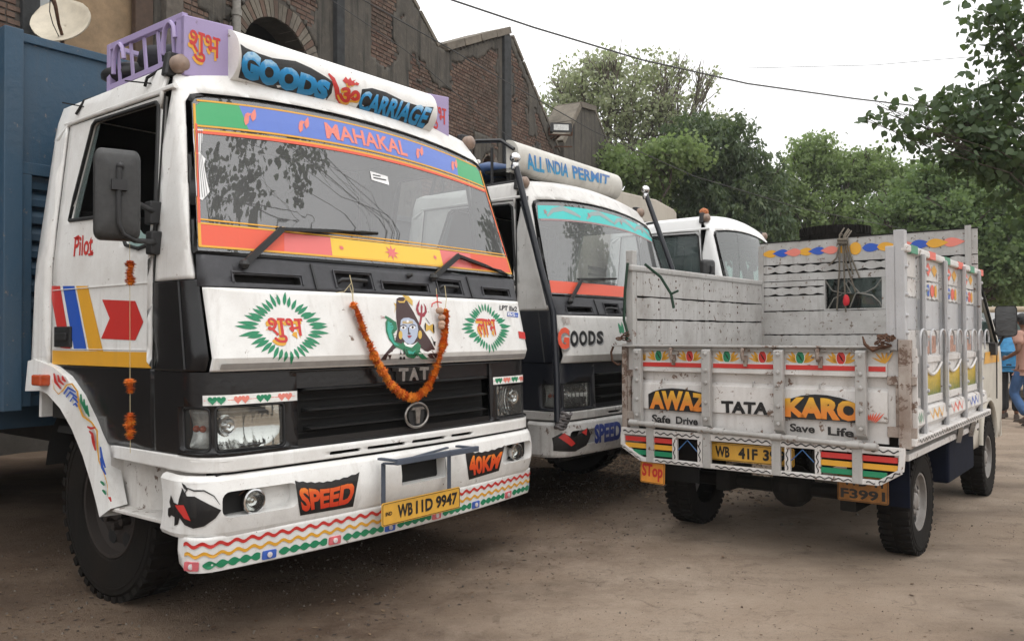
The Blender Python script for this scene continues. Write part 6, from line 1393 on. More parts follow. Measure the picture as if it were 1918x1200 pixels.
yel_plate('number_plate', RP, (-.06, .03, .625), .60, .115, [('WB', -.225,-.125,-.036,.036), ('41F', -.065,.065,-.036,.036), ('39', .10,.19,-.036,.036), ('91', .20,.275,-.036,.036)])
yel_plate('stop_plate', RP, (-.73, -.02, .445), .19, .15, [('STop', -.08,.08,-.055,.06)], mat=plain('orange_plate', (.70,.28,.04), .5, 0, .15), rot=(0, rad(2), 0))
for o in RP.children:
    if o.name.startswith('stop_plate'):
        for c_ in o.children:
            if c_.name.startswith('plate_lettering'): c_.data.materials[0] = RED
yel_plate('number_plate', RP, (.60, .19, .45), .30, .165, [('WB 41', -.12,.12,.015,.065), ('F3991', -.13,.13,-.065,-.005)], mat=plain('rusty_orange_plate', (.30,.13,.03), .7, 0, .4, 14), rot=(rad(0),0,0))
# --- header board: planks with scalloped edges, and its window
HB = 2.31; hd = empty('header_board', (0,0,0), 0, RP)
def plank(z0, z1, x0, x1, scal=False, mat=GREYP, y=HB, name='plank', parent=hd, per=.13, amp=.020, jag_=0):
    n = max(2, int((x1-x0)/per*4)) if (scal or jag_) else 1; r = random.Random(int(z0*1000)+int(x0*100)); top = []; bot = []
    for i in range(n+1):
        x = x0+(x1-x0)*i/n; a = amp*abs(math.sin(math.pi*(x-x0)/per)) if scal else 0; j = r.uniform(0, jag_) if jag_ else 0
        top.append((x, z1-amp+a-j if scal else z1-j)); bot.append((x, z0+amp-a if scal else z0+j*.4))
    g = G(); g.prism(bot+top[::-1], lambda a, b: (a, y-.008, b), lambda a, b: (a, y+.018, b)); return g.build(name, mat, parent)
zs = [(1.10,1.268,0),(1.275,1.565,0),(1.572,1.69,0),(1.695,1.765,0),(1.77,1.835,1),(1.843,1.905,0),(1.912,1.975,1),(1.985,2.08,0)]
wx0, wx1 = -.30, .17
for z0, z1, sc_ in [(1.02,1.262,0),(1.268,1.385,0),(1.391,1.598,0)]: plank(z0, z1, -.885, .885, jag_=.006 if z0 > 1.1 else 0)
for z0, z1, sc_ in [(1.605,1.735,0),(1.742,1.815,1),(1.82,1.865,0)]: plank(z0, z1, -.885, wx0-.01, sc_); plank(z0, z1, wx1+.08, .885, sc_)
for z0, z1, sc_ in [(1.872,1.935,0),(1.942,2.015,1),(2.022,2.225,0)]: plank(z0, z1, -.885, .885, sc_)
g = G(); g.box((wx1,HB-.01,1.60),(wx1+.075,HB+.02,1.87)); g.box((wx0-.01,HB-.012,1.60),(wx0,HB+.04,1.87)); g.box((wx0,HB-.012,1.60),(wx1,HB+.03,1.612)); g.build('window_frame', GREY, hd)
g = G()
xm = (wx0+wx1)/2; g.tube([(wx0,HB,1.86),(wx0+.06,HB,1.77),(wx0+.15,HB,1.745),(xm-.02,HB,1.745)], .006, 5); g.tube([(xm-.02,HB,1.745),(xm-.06,HB,1.83),(xm-.02,HB,1.865)], .006, 5); g.tube([(wx0+.02,HB,1.61),(wx0+.07,HB,1.70),(wx0+.14,HB,1.735)], .006, 5); g.tube([(wx1,HB,1.86),(wx1-.05,HB,1.79),(wx1-.13,HB,1.745),(xm+.02,HB,1.74),(xm-.03,HB,1.62)], .006, 5); g.tube([(xm+.03,HB,1.745),(wx1-.08,HB,1.72),(wx1-.02,HB,1.66),(wx1,HB,1.61)], .006, 5); g.tube([(xm-.05,HB,1.865),(xm+.05,HB,1.745)], .006, 5)
g.build('window_grille', plain('worn_iron', (.22,.21,.19), .6, .5), hd, smooth=60)
g = G(); g.box((-.90,HB-.02,1.0),(-.855,HB-.008,2.2)); g.build('upright', GREY, hd); g = G(); g.box((.80,HB-.02,1.9),(.845,HB-.008,2.25)); g.build('upright', GREY, hd)
g = G(); g.box((-.88,HB+.02,1.0),(.88,HB+.04,1.60)); g.box((-.88,HB+.02,1.875),(.88,HB+.04,2.215)); g.box((-.88,HB+.02,1.60),(wx0,HB+.04,1.875)); g.box((wx1,HB+.02,1.60),(.88,HB+.04,1.875)); g.build('gap_shade_sheet', DARK, hd)  # added dark sheet standing in for the shade in the plank gaps
g = G(); g.box((-.89,HB-.012,2.222),(.89,HB+.024,2.232)); g.build('edge_strip', DARK, hd)
# hearts painted along the top
g = G(); hz = 2.125; C4 = [YEL, BLUE, SALM]
def drop(x, z, L, w, m_=1): return [(x+m_*(L*(-.5)+L*t), z+sgn*w*(math.sin(math.pi*min(1, t*1.02))**.75)*(1.15-t*.75)) for sgn in (1,) for t in [i/8 for i in range(9)]]+[(x+m_*(L*(-.5)+L*t), z-w*(math.sin(math.pi*min(1, t*1.02))**.75)*(1.15-t*.75)) for t in [i/8 for i in range(7, 0, -1)]]
hy = lambda a, b: Vector((a, HB-.0105, b)); k = 0
for x in np.arange(-.80, -.14, .108): polys_uv(g, lambda a, b: Vector((a, HB-.0105-.0006*(k % 3), b)), [drop(x, hz, .155, .043, -1)], k % 3, 0); k += 1
polys_uv(g, lambda a, b: Vector((a, HB-.0115, b)), [ell(-.04, hz, .05, .055, 14)], 0, 0)
for x in (.10,.22,.36,.48,.60,.72): polys_uv(g, lambda a, b: Vector((a, HB-.0105-.0006*(k % 3), b)), [drop(x, hz, .17, .045, 1)], (2,1,0,2,1,0)[k % 6], 0); k += 1
g.build('painted_heart', C4, hd)
# --- left side, seen from the inside
ls = empty('left_side', (0,0,0), 0, RP)
for z0, z1 in ((1.02,1.262),(1.268,1.50),(1.506,1.665),(1.672,1.84)):
    n = 22; r = random.Random(int(z0*100)); g = G(); jg = .010 if z0 > 1.2 and z1 < 1.8 else 0
    top = [(.03+2.26*i/n, z1-r.uniform(0, jg)) for i in range(n+1)]; bot = [(.03+2.26*i/n, z0+r.uniform(0, jg*.5)) for i in range(n+1)]
    g.prism(bot+top[::-1], lambda a, b: (-.872, a, b), lambda a, b: (-.895, a, b)); g.build('plank', GREYP, ls)
g = G(); g.box((-.910,.03,1.0),(-.896,2.3,1.84)); g.build('gap_shade_sheet', DARK, ls)  # dark sheet added behind the planks to make their seams look shaded
g = G(); g.bar((-.885,-.04,1.865),(-.885,2.30,1.86),.045,.045); g.build('top_rail', GREY, ls, bevel=.012)
for y in (.05,.62,1.2,1.75,2.25): g = G(); g.box((-.935,y-.03,.80),(-.896,y+.03,1.84)); g.build('side_post', GREY, ls)
for y in (.35,.62,1.2,1.75):
    for z in (1.12,1.22,1.35,1.45,1.58,1.63,1.75,1.8): g = G(); g.lathe([(.010,0),(.001,.006)], (-.872,y,z), (1,0,0), 6); g.build('bolt', RUST, ls)
# --- right side, seen from outside
rs = empty('right_side', (0,0,0), 0, RP)
g = G(); g.bar((.90,-.02,1.885),(.90,2.33,1.865),.045,.045); rr = g.build('top_rail', WHP, rs, bevel=.01)
for k, (y, m_) in enumerate(((.06,0),(.52,1),(.95,0),(1.38,1),(1.80,0),(2.2,1))):
    g = G(); z = 1.885-.02*y/2.3; g.box((.8772,y,z-.0235),(.9228,y+.16 if y < 2.1 else y+.12,z+.0235)); g.build('rail_paint', [GRN, REDF][m_], rr)
posts = ((.02,.13),(.29,.39),(.89,.99),(1.50,1.60),(2.08,2.18))
for a, b in posts[1:]:
    g = G(); g.box((.912,a,.78),(.930,b,1.87)); g.box((.912,a,.78),(.945,a+.008,1.87)); pso = g.build('side_post', LGREY, rs, bevel=.003)
    for z in (1.78,1.66,1.5,1.36,1.2,1.05,.92): g = G(); g.lathe([(.012,0),(.011,.012),(.001,.016)], (.930, b-.02, z), (1,0,0), 8); g.build('bolt', LGREY, pso)
segs = [(.03,.29),(.39,.89),(.99,1.50),(1.60,2.08),(2.18,2.33)]
PANY = grad('mustard_scene', [(0, (.10,.16,.03)), (.35, (.40,.30,.03)), (.7, (.62,.42,.04)), (1, (.6,.38,.05))], 'Z', 1.0, 1.2, .35)
for si, (a, b) in enumerate(segs):
    for z0, z1, sc_ in ((1.42,1.60,0),(1.608,1.72,1),(1.728,1.86,0)):
        n = 12; g = G(); top = [(a+(b-a)*i/n, z1-(.010*abs(math.sin(math.pi*i/3.0)) if sc_ else 0)) for i in range(n+1)]; bot = [(a+(b-a)*i/n, z0+(.010*abs(math.sin(math.pi*i/3.0)) if sc_ else 0)) for i in range(n+1)]
        g.prism(bot+top[::-1], lambda p, q: (.893, p, q), lambda p, q: (.875, p, q)); g.build('plank', WHP if sc_ or z0 > 1.7 else LGREY, rs)
    g = G(); g.box((.874,a,.98),(.892,b,1.415)); g.build('side_panel', WHP, rs)
    for q0, q1, q2 in ((1.215,1.255,.905),(.965,1.01,.91)): g = G(); g.box((.894,a,q0),(q2,b,q1)); g.build('panel_rib', WHP, rs, bevel=.003)
    if 0 < si < 4:
        m = (a+b)/2; w = (b-a); g = G(); F_ = lambda o: (lambda p, q: Vector((.8955+o, p, q)))
        polys_uv(g, F_(0), [[(a+.03+w*.2, 1.80),(a+.03+w*.35, 1.84),(a+.03+w*.5,1.80),(a+.03+w*.35,1.75)]], 0, 0); polys_uv(g, F_(0), [[(a+w*.58,1.80),(a+w*.75,1.835),(a+w*.9,1.80),(a+w*.75,1.755)]], 1, 0)
        for j, (c_, x) in enumerate(((2,.12),(3,.28),(2,.40),(0,.62),(1,.80))): polys_uv(g, F_(.0002*j), [ell(a+w*x, 1.665, w*(.07 if j != 3 else .11), .040, 12)], c_, 0)
        g.build('painted_diamond', [REDF, YEL, BLUE, GRN], rs)
        g = G(); n = 10; g.prism([(a,1.012),(b,1.012)]+[(b-(b-a)*i/n, 1.205-.07*math.sin(math.pi*i/n)) for i in range(n+1)], lambda p, q: (.898, p, q), lambda p, q: (.893, p, q)); g.build('scene_panel', PANY, rs)
        g = G(); g.tube([(.905, b-(b-a)*i/n, 1.208-.07*math.sin(math.pi*i/n)) for i in range(n+1)], .009, 5); g.build('scallop_trim', WHP, rs)
        g = G(); polys_uv(g, F_(.0), [rrect(m-w*.28,1.27,m+w*.28,1.38,.02)], 0, 0); g.build('painted_figure', plain('faded_pink_figure', (.42,.24,.18), .6, 0, .4, 40), rs)
# row of bent-rod loops
for k in range(9):
    y = .10+k*.255; g = G(); n = 8; g.tube([(.955, y, 1.27)]+[(.955, y+.085-.085*math.cos(math.pi*i/n), 1.36+.06*math.sin(math.pi*i/n)) for i in range(n+1)]+[(.955, y+.17, 1.32)], .0065, 6); g.build('rod_loop', LGREY, rs, smooth=60)
# pressed lower side with words
g = G(); g.prism([(.89,.96),(.925,.94),(.935,.86),(.90,.82),(.90,.80),(.87,.80),(.87,.96)], lambda a, b: (a, .03, b), lambda a, b: (a, 2.34, b)); g.build('lower_side', WHP, rs, smooth=35)
g = G(); 
for k, (m_, (a, b)) in enumerate(zip((0,1,2,3), ((.14,.27),(.44,.82),(1.05,1.44),(1.66,2.02)))): text_uv(g, lambda y, z: Vector((.9375, y, z)), ('OK','OK','HORN','OK')[k] if 0 else ('OK','KOLA','KOL','KO')[k], a, b, .868, .932, .04, m_) if k == 9 else polys_uv(g, lambda y, z: Vector((.932+(z-.86)*-.1+.003, y, z)), [stroke([(a+(b-a)*t/6, .90+.025*(-1)**t) for t in range(7)], .012)], m_, 0)
g.build('painted_scroll', [GRN, YEL, REDF, BLUE], rs)
g = G(); g.box((.86,-.02,.755),(.955,2.36,.80)); g.box((.82,.05,.66),(.90,2.2,.70)); sb = g.build('side_sill', WHP, rs, bevel=.006)
g = G(); polys_uv(g, lambda a, b: Vector((.957, a, b)), [wave(.05, 2.3, .778, .009, .008, .07, 6)], 0, 0); g.build('painted_wave', INK, sb)
for y in (1.3, 1.75): g = G(); g.bar((.94,y,.76),(.90,y+.1,.64),.03); g.build('sill_bracket', GREY, rs)
# --- mud flaps, fuel tank, axles
NAVY = plain('navy_mudflap', (.003,.005,.014), .9, spec=.2)
for sg in (-1, 1): g = G(); g.box((min(sg*.50,sg*.86),.22,.36),(max(sg*.50,sg*.86),.235,.80)); g.build('mud_flap', NAVY if sg > 0 else DARK, RP)
g = G(); g.box((.55,1.30,.35),(.86,2.2,.68)); g.build('battery_box', NAVY, RP, bevel=.02)
g = G(); g.tube([(-.75,.66,.33),(.75,.66,.33)], .05, 10); g.ball((0,.66,.34), .15, 14); g.tube([(.45,.5,.38),(.45,2.2,.45)], .03, 8); g.box((-.5,.5,.28),(-.40,.9,.42)); g.box((.40,.4,.26),(.5,.95,.40)); g.build('rear_axle', STEELD, RP)
for sg in (-1, 1):
    wheel(RP, sg*.735, .66, .325, .19, .175, sg, .012, RIMS); wheel(RP, sg*.735, 3.10, .325, .18, .175, sg, .010, RIMS, name='front_wheel')
# --- cab
CBW = paint('cream_cab_paint', (.55,.52,.45), .4, .4, (.25,.2,.16))
def cabx(z): return lerp([(.45,.80),(1.25,.815),(1.95,.70),(2.05,.66)], z)
pc = empty('cab', (0,0,0), 0, RP)
side = [(2.44,.45),(2.75,.45),(2.76,.60),(2.85,.72),(3.0,.80),(3.15,.82),(3.32,.78),(3.44,.66),(3.48,.45),(3.86,.45),(3.92,.70),(3.90,1.05),(3.80,1.28),(3.42,1.98),(3.2,2.05),(2.5,2.05),(2.44,1.95)]
win = [(2.60,1.33),(3.62,1.30),(3.36,1.90),(3.30,1.94),(2.60,1.94)]
for sg in (-1, 1):
    g = G(); g.sheet(side, [win], lambda a, b: Vector((sg*cabx(b), a, b)), .15); g.build('side_shell', CBW, pc, smooth=40, solid=.03)
    g = G(); g.tube([(sg*(cabx(b)+.006), a, b) for a, b in win], .012, 5, closed=True); g.bar((sg*.822,2.60,1.3),(sg*.822,2.60,.6),.008); g.bar((sg*.822,3.56,1.3),(sg*.818,3.55,.8),.008); g.build('door_seal', RUB, pc)
    g = G(); g.sheet([(3.40,.98),(3.80,.98),(3.82,1.06),(3.40,1.06)] if 0 else [(2.95,1.13),(3.72,1.13),(3.66,1.23),(3.0,1.23)], (), lambda a, b: Vector((sg*(cabx(b)+.004), a, b)), .1); g.build('yellow_patch', YEL, pc)
    n = 14; g = G(); g.tube([(sg*.812, 3.12+.36*math.cos(math.pi*i/n), .46+.36*math.sin(math.pi*i/n)) for i in range(n+1)], .022, 6); g.build('arch_lip', CBW, pc, smooth=60)
    g = G(); g.box((min(sg*.55,sg*.79),2.7,.5),(max(sg*.55,sg*.79),3.5,.9)); g.build('wheel_housing', DARK, pc)
    g = G(); g.tube([(sg*.80,3.30,1.26),(sg*.86,3.42,1.29),(sg*.90,3.44,1.38)], .012, 6); g.box((min(sg*.78,sg*.86),3.24,1.2),(max(sg*.78,sg*.86),3.36,1.3)); mrm = empty('mirror', (0,0,0), 0, RP); g.build('mirror_arm', PLAS, mrm)
    g = G(); MT = Matrix.Translation((sg*.915,3.44,1.50)) @ Matrix.Rotation(rad(sg*8), 4, 'Z') @ Matrix.Diagonal((.82,.8,.88,1)); g.prism(rrect(-.105,-.155,.105,.155,.04,4), lambda a, b: MT @ Vector((a, -.03, b)), lambda a, b: MT @ Vector((a*.85, .05, b*.9))); g.build('mirror_shell', PLAS, mrm, smooth=40)
    g = G(); g.prism(rrect(-.095,-.145,.095,.145,.035,4), lambda a, b: MT @ Vector((a, -.033, b)), lambda a, b: MT @ Vector((a, -.029, b))); g.build('mirror_glass', plain('dim_mirror', (.10,.10,.10), .1, 1), mrm)
g = G(); ys = [(2.44,1.95),(2.5,2.05),(3.2,2.05),(3.42,1.98)]
g.add([(sx*cabx(z)*k_, y, z+(1-k_)*.05) for sx in (-1,) for y, z in ys for k_ in (1,.6,0)]+[(cabx(z)*k_, y, z+(1-k_)*.05) for y, z in ys for k_ in (0,.6,1)], [(i*3+j, i*3+j+1, i*3+j+4, i*3+j+3) for i in range(3) for j in range(2)]+[(12+i*3+j, 12+i*3+j+1, 12+i*3+j+4, 12+i*3+j+3) for i in range(3) for j in range(2)]); g.build('cab_roof', CBW, pc, smooth=60)
g = G(); g.box((-.79,2.42,.5),(.79,2.45,1.50)); g.box((-.68,2.42,1.88),(.68,2.45,2.04)); g.box((-.72,2.42,1.5),(-.36,2.45,1.9)); g.box((.30,2.42,1.5),(.72,2.45,1.9)); g.build('cab_back', CBW, pc)
g = G(); g.box((-.80,3.84,.42),(.80,3.93,1.1)); g.box((-.78,3.5,1.05),(.78,3.86,1.27)); g.build('cab_front', CBW, pc, bevel=.02)
g = G(); g.sheet([(-.79,1.28),(.79,1.28),(.70,1.97),(-.70,1.97)], (), lambda a, b: Vector((a, 3.80-(b-1.28)*.54, b)), 0); g.build('windscreen', glassm('cab_glass', (.55,.6,.58), .2, 1.6, (.3,.33,.32)), pc)
g = G(); g.box((-.36,2.425,1.5),(.30,2.432,1.88)); g.build('rear_pane', glassm('dimmed_rear_glass', (.32,.35,.34), .2, 1.5, (.16,.18,.17)), pc)  # dark tint stands in for the dimness inside the cab
g = G(); g.box((-.72,2.6,.7),(.72,3.0,.95)); g.box((-.68,2.56,.9),(-.1,2.68,1.75)); g.box((.1,2.56,.9),(.68,2.68,1.75)); g.box((-.64,2.5,1.96),(.64,3.4,1.98)); g.box((-.7,3.45,1.1),(.7,3.75,1.42)); g.build('cab_seat', DARK, pc, bevel=.03)
for sg in (-1, 1): g = G(); g.box((min(sg*.52,sg*.76),3.86,.72),(max(sg*.52,sg*.76),3.94,.92)); g.build('headlamp', LENS, pc)
# --- things carried
g = G(); g.box((-.62,2.46,2.05),(.62,2.49,2.19)); g.box((-.62,2.9,2.05),(.62,2.93,2.19)); g.box((-.62,2.46,2.17),(.62,2.93,2.19)); g.build('roof_carrier', DARK, pc)
sp_ = FP.root('spare_tyre', label='worn spare tyre lying on the cab roof of the grey pickup', cat='tyre')
w_ = wheel(sp_, 0, 0, .30, .17, .17, 1, .008, name='tyre_body'); w_.location = (-.33, 2.68, 2.275); w_.rotation_euler = (0, rad(90), 0)
g = G(); x = -.14
for k, (a, b, c_) in enumerate(((-.025,2.28,1.60),(0,2.24,1.58),(.02,2.26,1.9),(.035,2.25,1.87),(.01,2.27,1.75))): g.tube([(x+a, HB+.10, b+.04),(x+a, HB-.03, b-.03),(x+a*1.6+.01, HB-.03, (b+c_)/2),(x+a*2.2+.02*k, HB-.03, c_)], .007, 6)
g.tube([(x-.04,HB-.035,2.205),(x+.045,HB-.035,2.20)], .016, 8); g.tube([(x-.035,HB-.035,2.18),(x+.04,HB-.035,2.175)], .014, 8); g.tube([(x-.03,HB-.03,2.15),(x-.05,HB-.04,2.05),(x-.12,HB-.03,1.99)], .008, 6)
g.tube([(x-.02,HB+.0,2.25),(x-.1,2.6,2.30),(x-.1,3.0,2.2)], .01, 6); o = g.build('tie_rope', plain('dirty_rope', (.13,.11,.085), .95, 0, .3, 60), smooth=60); o.location = FP.w((0,0,0)); o.rotation_euler = (0,0,FP.y); tag(o, 'dirty rope tying the spare tyre over the painted header board', 'rope')
o = bag('red_cloth_flower', (-.115, HB-.03, 1.68), (.028,.02,.05), plain('red_cloth', (.50,.02,.03), .8), 'red cloth flower hanging on the header board window grille', 'cloth flower', FP, 16)
def chain(name, P_, label, seed):
    r = random.Random(seed); g = G()
    for a, b in zip(P_, P_[1:]):
        a, b = Vector(a), Vector(b); k = max(1, int((b-a).length/.028))
        for i in range(k):
            c = a.lerp(b, (i+.5)/k)+Vector((r.uniform(-.004,.004),)*3); d = (b-a).normalized(); u = d.orthogonal().normalized(); w = d.cross(u)
            if i % 2: u, w = w, u
            g.tube([c+d*.019*math.cos(t*math.pi/4)+u*.011*math.sin(t*math.pi/4) for t in range(8)], .0045, 5, closed=True)
    o = g.build(name, RUST, smooth=60); o.location = FP.w((0,0,0)); o.rotation_euler = (0,0,FP.y); tag(o, label, 'chain', 'chains on the tailgate corners')
r = random.Random(3)
def knot(cx, cz, n=9): return [(cx+r.uniform(-.065,.055), -.04-r.uniform(0,.04), cz+r.uniform(-.03,.045)) for _ in range(n)]
chain('lock_chain', knot(.82, 1.35, 12), 'rusty chain heaped on the right corner of the pickup tailgate', 1)
chain('lock_chain', knot(-.93, 1.37, 9), 'rusty chain heaped on the left corner of the pickup tailgate', 2)
g = G(); g.tube([(.80,-.06,1.33),(.74,-.075,1.30),(.70,-.08,1.335),(.685,-.07,1.38)], [.012,.012,.010,.004], 8); g.tube([(.84,-.06,1.33),(.80,-.06,1.315),(.72,-.07,1.315)], .009, 6); g.build('corner_hook', RUST, RP, smooth=60)
g = G(); g.tube([(-1.03,-.02,1.33),(-1.05,-.03,1.27),(-1.04,-.03,1.21),(-1.0,-.02,1.18),(-.98,-.02,1.19)], .008, 6); g.build('corner_hook', RUST, RP, smooth=60)
g = G(); g.tube([(-.90,-.045,1.90),(-.92,-.05,1.7),(-.93,-.05,1.5),(-.905,-.05,1.42),(-.90,-.06,1.36)], .010, 6); g.tube([(-.80,.02,1.89),(-.72,.10,1.80),(-.66,.14,1.68),(-.64,.14,1.58)], .010, 6); g.tube([(-.66,.14,1.68),(-.60,.13,1.70)], .008, 6)
o = g.build('green_cord', plain('dark_green_cord', (.012,.04,.022), .8), smooth=60); o.location = FP.w((0,0,0)); o.rotation_euler = (0,0,FP.y); tag(o, 'dark green cord knotted over the left rear post of the pickup', 'cord')
# ------------------------------------------------------------------ the men in the lane
def skin_mesh(name, J, E_, R_, mat, parent, root_i=0, sub=2):
    me = bpy.data.meshes.new(name); me.from_pydata(J, E_, []); o = bpy.data.objects.new(name, me); COL.objects.link(o); o.parent = parent
    sk_ = o.modifiers.new('skin', 'SKIN'); sk_.use_smooth_shade = True
    if not me.skin_vertices: me.skin_vertices.new() if hasattr(me.skin_vertices, 'new') else None
    for i, q in enumerate(R_): me.skin_vertices[0].data[i].radius = (q, q) if not isinstance(q, tuple) else q
    me.skin_vertices[0].data[root_i].use_root = True
    s_ = o.modifiers.new('sub', 'SUBSURF'); s_.levels = sub; s_.render_levels = sub; me.materials.append(mat); return o
SKIN = plain('brown_skin', (.16,.075,.045), .55); HAIRB = plain('black_hair', (.008,.007,.007), .5, 0, .2, 60, .004)
def person(base, rz, label, shirt, trous, pose, shoe, sleeve=.5, lean=0., hgt=1.66):
    e = empty('person', base, rz, label=label, cat='person'); k = hgt/1.70
    P_ = dict(pel=(0,0,.92), sp1=(0,.0,1.08), sp2=(0,-.01,1.25), ch=(0,-.0,1.38), nk=(0,-.01,1.47), hd0=(0,-.015,1.53), hd1=(0,-.03,1.60), hd2=(0,-.02,1.68),
              shL=(-.17,0,1.40), elL=(-.22,-.02,1.13), wrL=(-.20,-.12,.90), haL=(-.19,-.15,.83), shR=(.17,0,1.40), elR=(.22,-.02,1.13), wrR=(.20,-.12,.90), haR=(.19,-.15,.83),
              hipL=(-.09,0,.88), knL=(-.10,-.02,.48), anL=(-.10,.02,.09), toL=(-.11,-.14,.04), hipR=(.09,0,.88), knR=(.10,-.02,.48), anR=(.10,.02,.09), toR=(.11,-.14,.04))
    P_.update(pose); kk = list(P_); ix = {n: i for i, n in enumerate(kk)}
    rd = dict(pel=(.135,.10), sp1=(.13,.095), sp2=(.15,.10), ch=(.155,.10), nk=.055, hd0=.062, hd1=(.078,.092), hd2=(.072,.085), shL=.058, elL=.042, wrL=.028, haL=(.040,.018), shR=.058, elR=.042, wrR=.028, haR=(.040,.018), hipL=.095, knL=.06, anL=.040, toL=(.042,.028), hipR=.095, knR=.06, anR=.040, toR=(.042,.028))
    ch_ = [('pel','sp1'),('sp1','sp2'),('sp2','ch'),('ch','nk'),('nk','hd0'),('hd0','hd1'),('hd1','hd2'),('ch','shL'),('shL','elL'),('elL','wrL'),('wrL','haL'),('ch','shR'),('shR','elR'),('elR','wrR'),('wrR','haR'),('pel','hipL'),('hipL','knL'),('knL','anL'),('anL','toL'),('pel','hipR'),('hipR','knR'),('knR','anR'),('anR','toR')]
    J = [Vector(P_[n])*k for n in kk]; E2 = [(ix[a], ix[b]) for a, b in ch_]; R2 = [tuple(x*k*.92 for x in rd[n]) if isinstance(rd[n], tuple) else rd[n]*k*.92 for n in kk]
    # fingers: five short chains rooted in each palm
    for s_ in 'LR':
        h0, h1 = J[ix['wr'+s_]], J[ix['ha'+s_]]; d = (h1-h0).normalized(); sd = d.cross(Vector((0,1,0))).normalized()
        for f in range(5):
            o_ = (f-1.5)*.017 if f < 4 else -.04; L = (.055,.065,.06,.045,.045)[f]; b = h1+sd*o_*.9+d*.015; t = b+d*L+Vector((0,-.018,-.004)); n0 = len(J)
            J += [b, b.lerp(t, .55), t]; R2 += [.0095, .0088, .007]; E2 += [(ix['ha'+s_], n0), (n0, n0+1), (n0+1, n0+2)]
    skin_mesh('body', [tuple(j) for j in J], E2, R2, SKIN, e, ix['pel'], 1)
    def shell(name, names, extra, mat, grow, root):
        nn = [n for n in names]; jj = [tuple(Vector(P_[n])*k) if n in P_ else extra[n][0] for n in nn]
        ee = [(nn.index(a), nn.index(b)) for a, b in extra['edges']]; rr_ = []
        for n in nn:
            q = rd[n] if n in rd else extra[n][1]; q = q if isinstance(q, tuple) else (q, q); rr_.append((q[0]*k+grow, q[1]*k+grow))
        return skin_mesh(name, jj, ee, rr_, mat, e, nn.index(root), 2)
    mid = lambda a, b, t: tuple((Vector(P_[a])*(1-t)+Vector(P_[b])*t)*k)
    ex = {'hem': (tuple(Vector((P_['pel'][0], P_['pel'][1], P_['pel'][2]-.05))*k), (.145,.11)), 'cuL': (mid('shL','elL',sleeve*1.3), .055), 'cuR': (mid('shR','elR',sleeve*1.3), .055), 'col': (mid('ch','nk',.7), .06)}
    ex['edges'] = [('hem','pel'),('pel','sp1'),('sp1','sp2'),('sp2','ch'),('ch','col'),('ch','shL'),('shL','cuL'),('ch','shR'),('shR','cuR')]
    shell('shirt', ['hem','pel','sp1','sp2','ch','col','shL','cuL','shR','cuR'], ex, shirt, .022, 'pel')
    ex = {'wst': (tuple(Vector((P_['pel'][0], P_['pel'][1], P_['pel'][2]+.06))*k), (.125,.095)), 'feL': (mid('knL','anL',.95), .062), 'feR': (mid('knR','anR',.95), .062)}
    ex['edges'] = [('wst','pel'),('pel','hipL'),('hipL','knL'),('knL','feL'),('pel','hipR'),('hipR','knR'),('knR','feR')]
    shell('trousers', ['wst','pel','hipL','knL','feL','hipR','knR','feR'], ex, trous, .010, 'pel')
    h = Vector(P_['hd1'])*k; g = G(); g.ball((h.x, h.y+.012, h.z+.03), .103*k, 14, 0, (.92,1.05,1.08)); g.v = [v for v in g.v]
    g.v = [(x, y if not (z < h.z+.02 and y < h.y-.02) else y+.05, z if not (z < h.z-.05) else h.z-.05) for x, y, z in g.v]; g.build('hair', HAIRB, e, smooth=180)
    g = G()
    for sx in (-1, 1): g.ball((h.x+sx*.078*k, h.y+.0, h.z-.005), .022*k, 8, 0, (.5,.8,1.3)); g.ball((h.x+sx*.03*k, h.y-.085*k, h.z+.01), .009*k, 6)
    g.lathe([(.014,0),(.010,.02),(.003,.035)], (h.x, h.y-.105*k, h.z-.03), (0,.3,1), 8); g.build('face_features', SKIN, e, smooth=180)
    for s_ in 'LR':
        g = G(); a = Vector(P_['an'+s_])*k; t = Vector(P_['to'+s_])*k; d = (t-a); d.z = 0; d.normalize(); up = a.z-.09*k
        c = a+d*.06; g.hexa([(c+d*x+Vector((-d.y, d.x, 0))*y+Vector((0,0,-.09*k+up*0-.0)) ) for x, y in ((-.10,-.04),(.14,-.045),(.14,.045),(-.10,.04))], [(c+d*x+Vector((-d.y, d.x, 0))*y+Vector((0,0,z))) for x, y, z in ((-.09,-.035,-.01),(.11,-.035,-.045),(.11,.035,-.045),(-.09,.035,-.01))]); g.build('shoe', shoe, e, bevel=.012)
    return e
SHOE = plain('dark_sandal', (.06,.045,.035), .7)
pb = Vector(F0.pl(2, 0, 1913, 752)); pm = WP(1920, 600, 12.4); pm.z = 0
person(pm, rad(205), 'man in a salmon t-shirt and blue jeans walking at the right edge of the lane', plain('salmon_cotton', (.42,.24,.19), .85, 0, .12), plain('blue_denim', (.045,.10,.22), .85, 0, .35, 7), dict(knR=(.10,-.14,.50), anR=(.10,.08,.16), toR=(.11,-.05,.06), knL=(-.10,-.03,.48), anL=(-.10,.06,.09), elR=(.25,.06,1.15), wrR=(.22,-.14,1.05), haR=(.18,-.20,1.04), hd1=(0,-.05,1.59), hd2=(0,-.05,1.67)), SHOE)
pm2 = WP(1888, 600, 13.6); pm2.z = 0
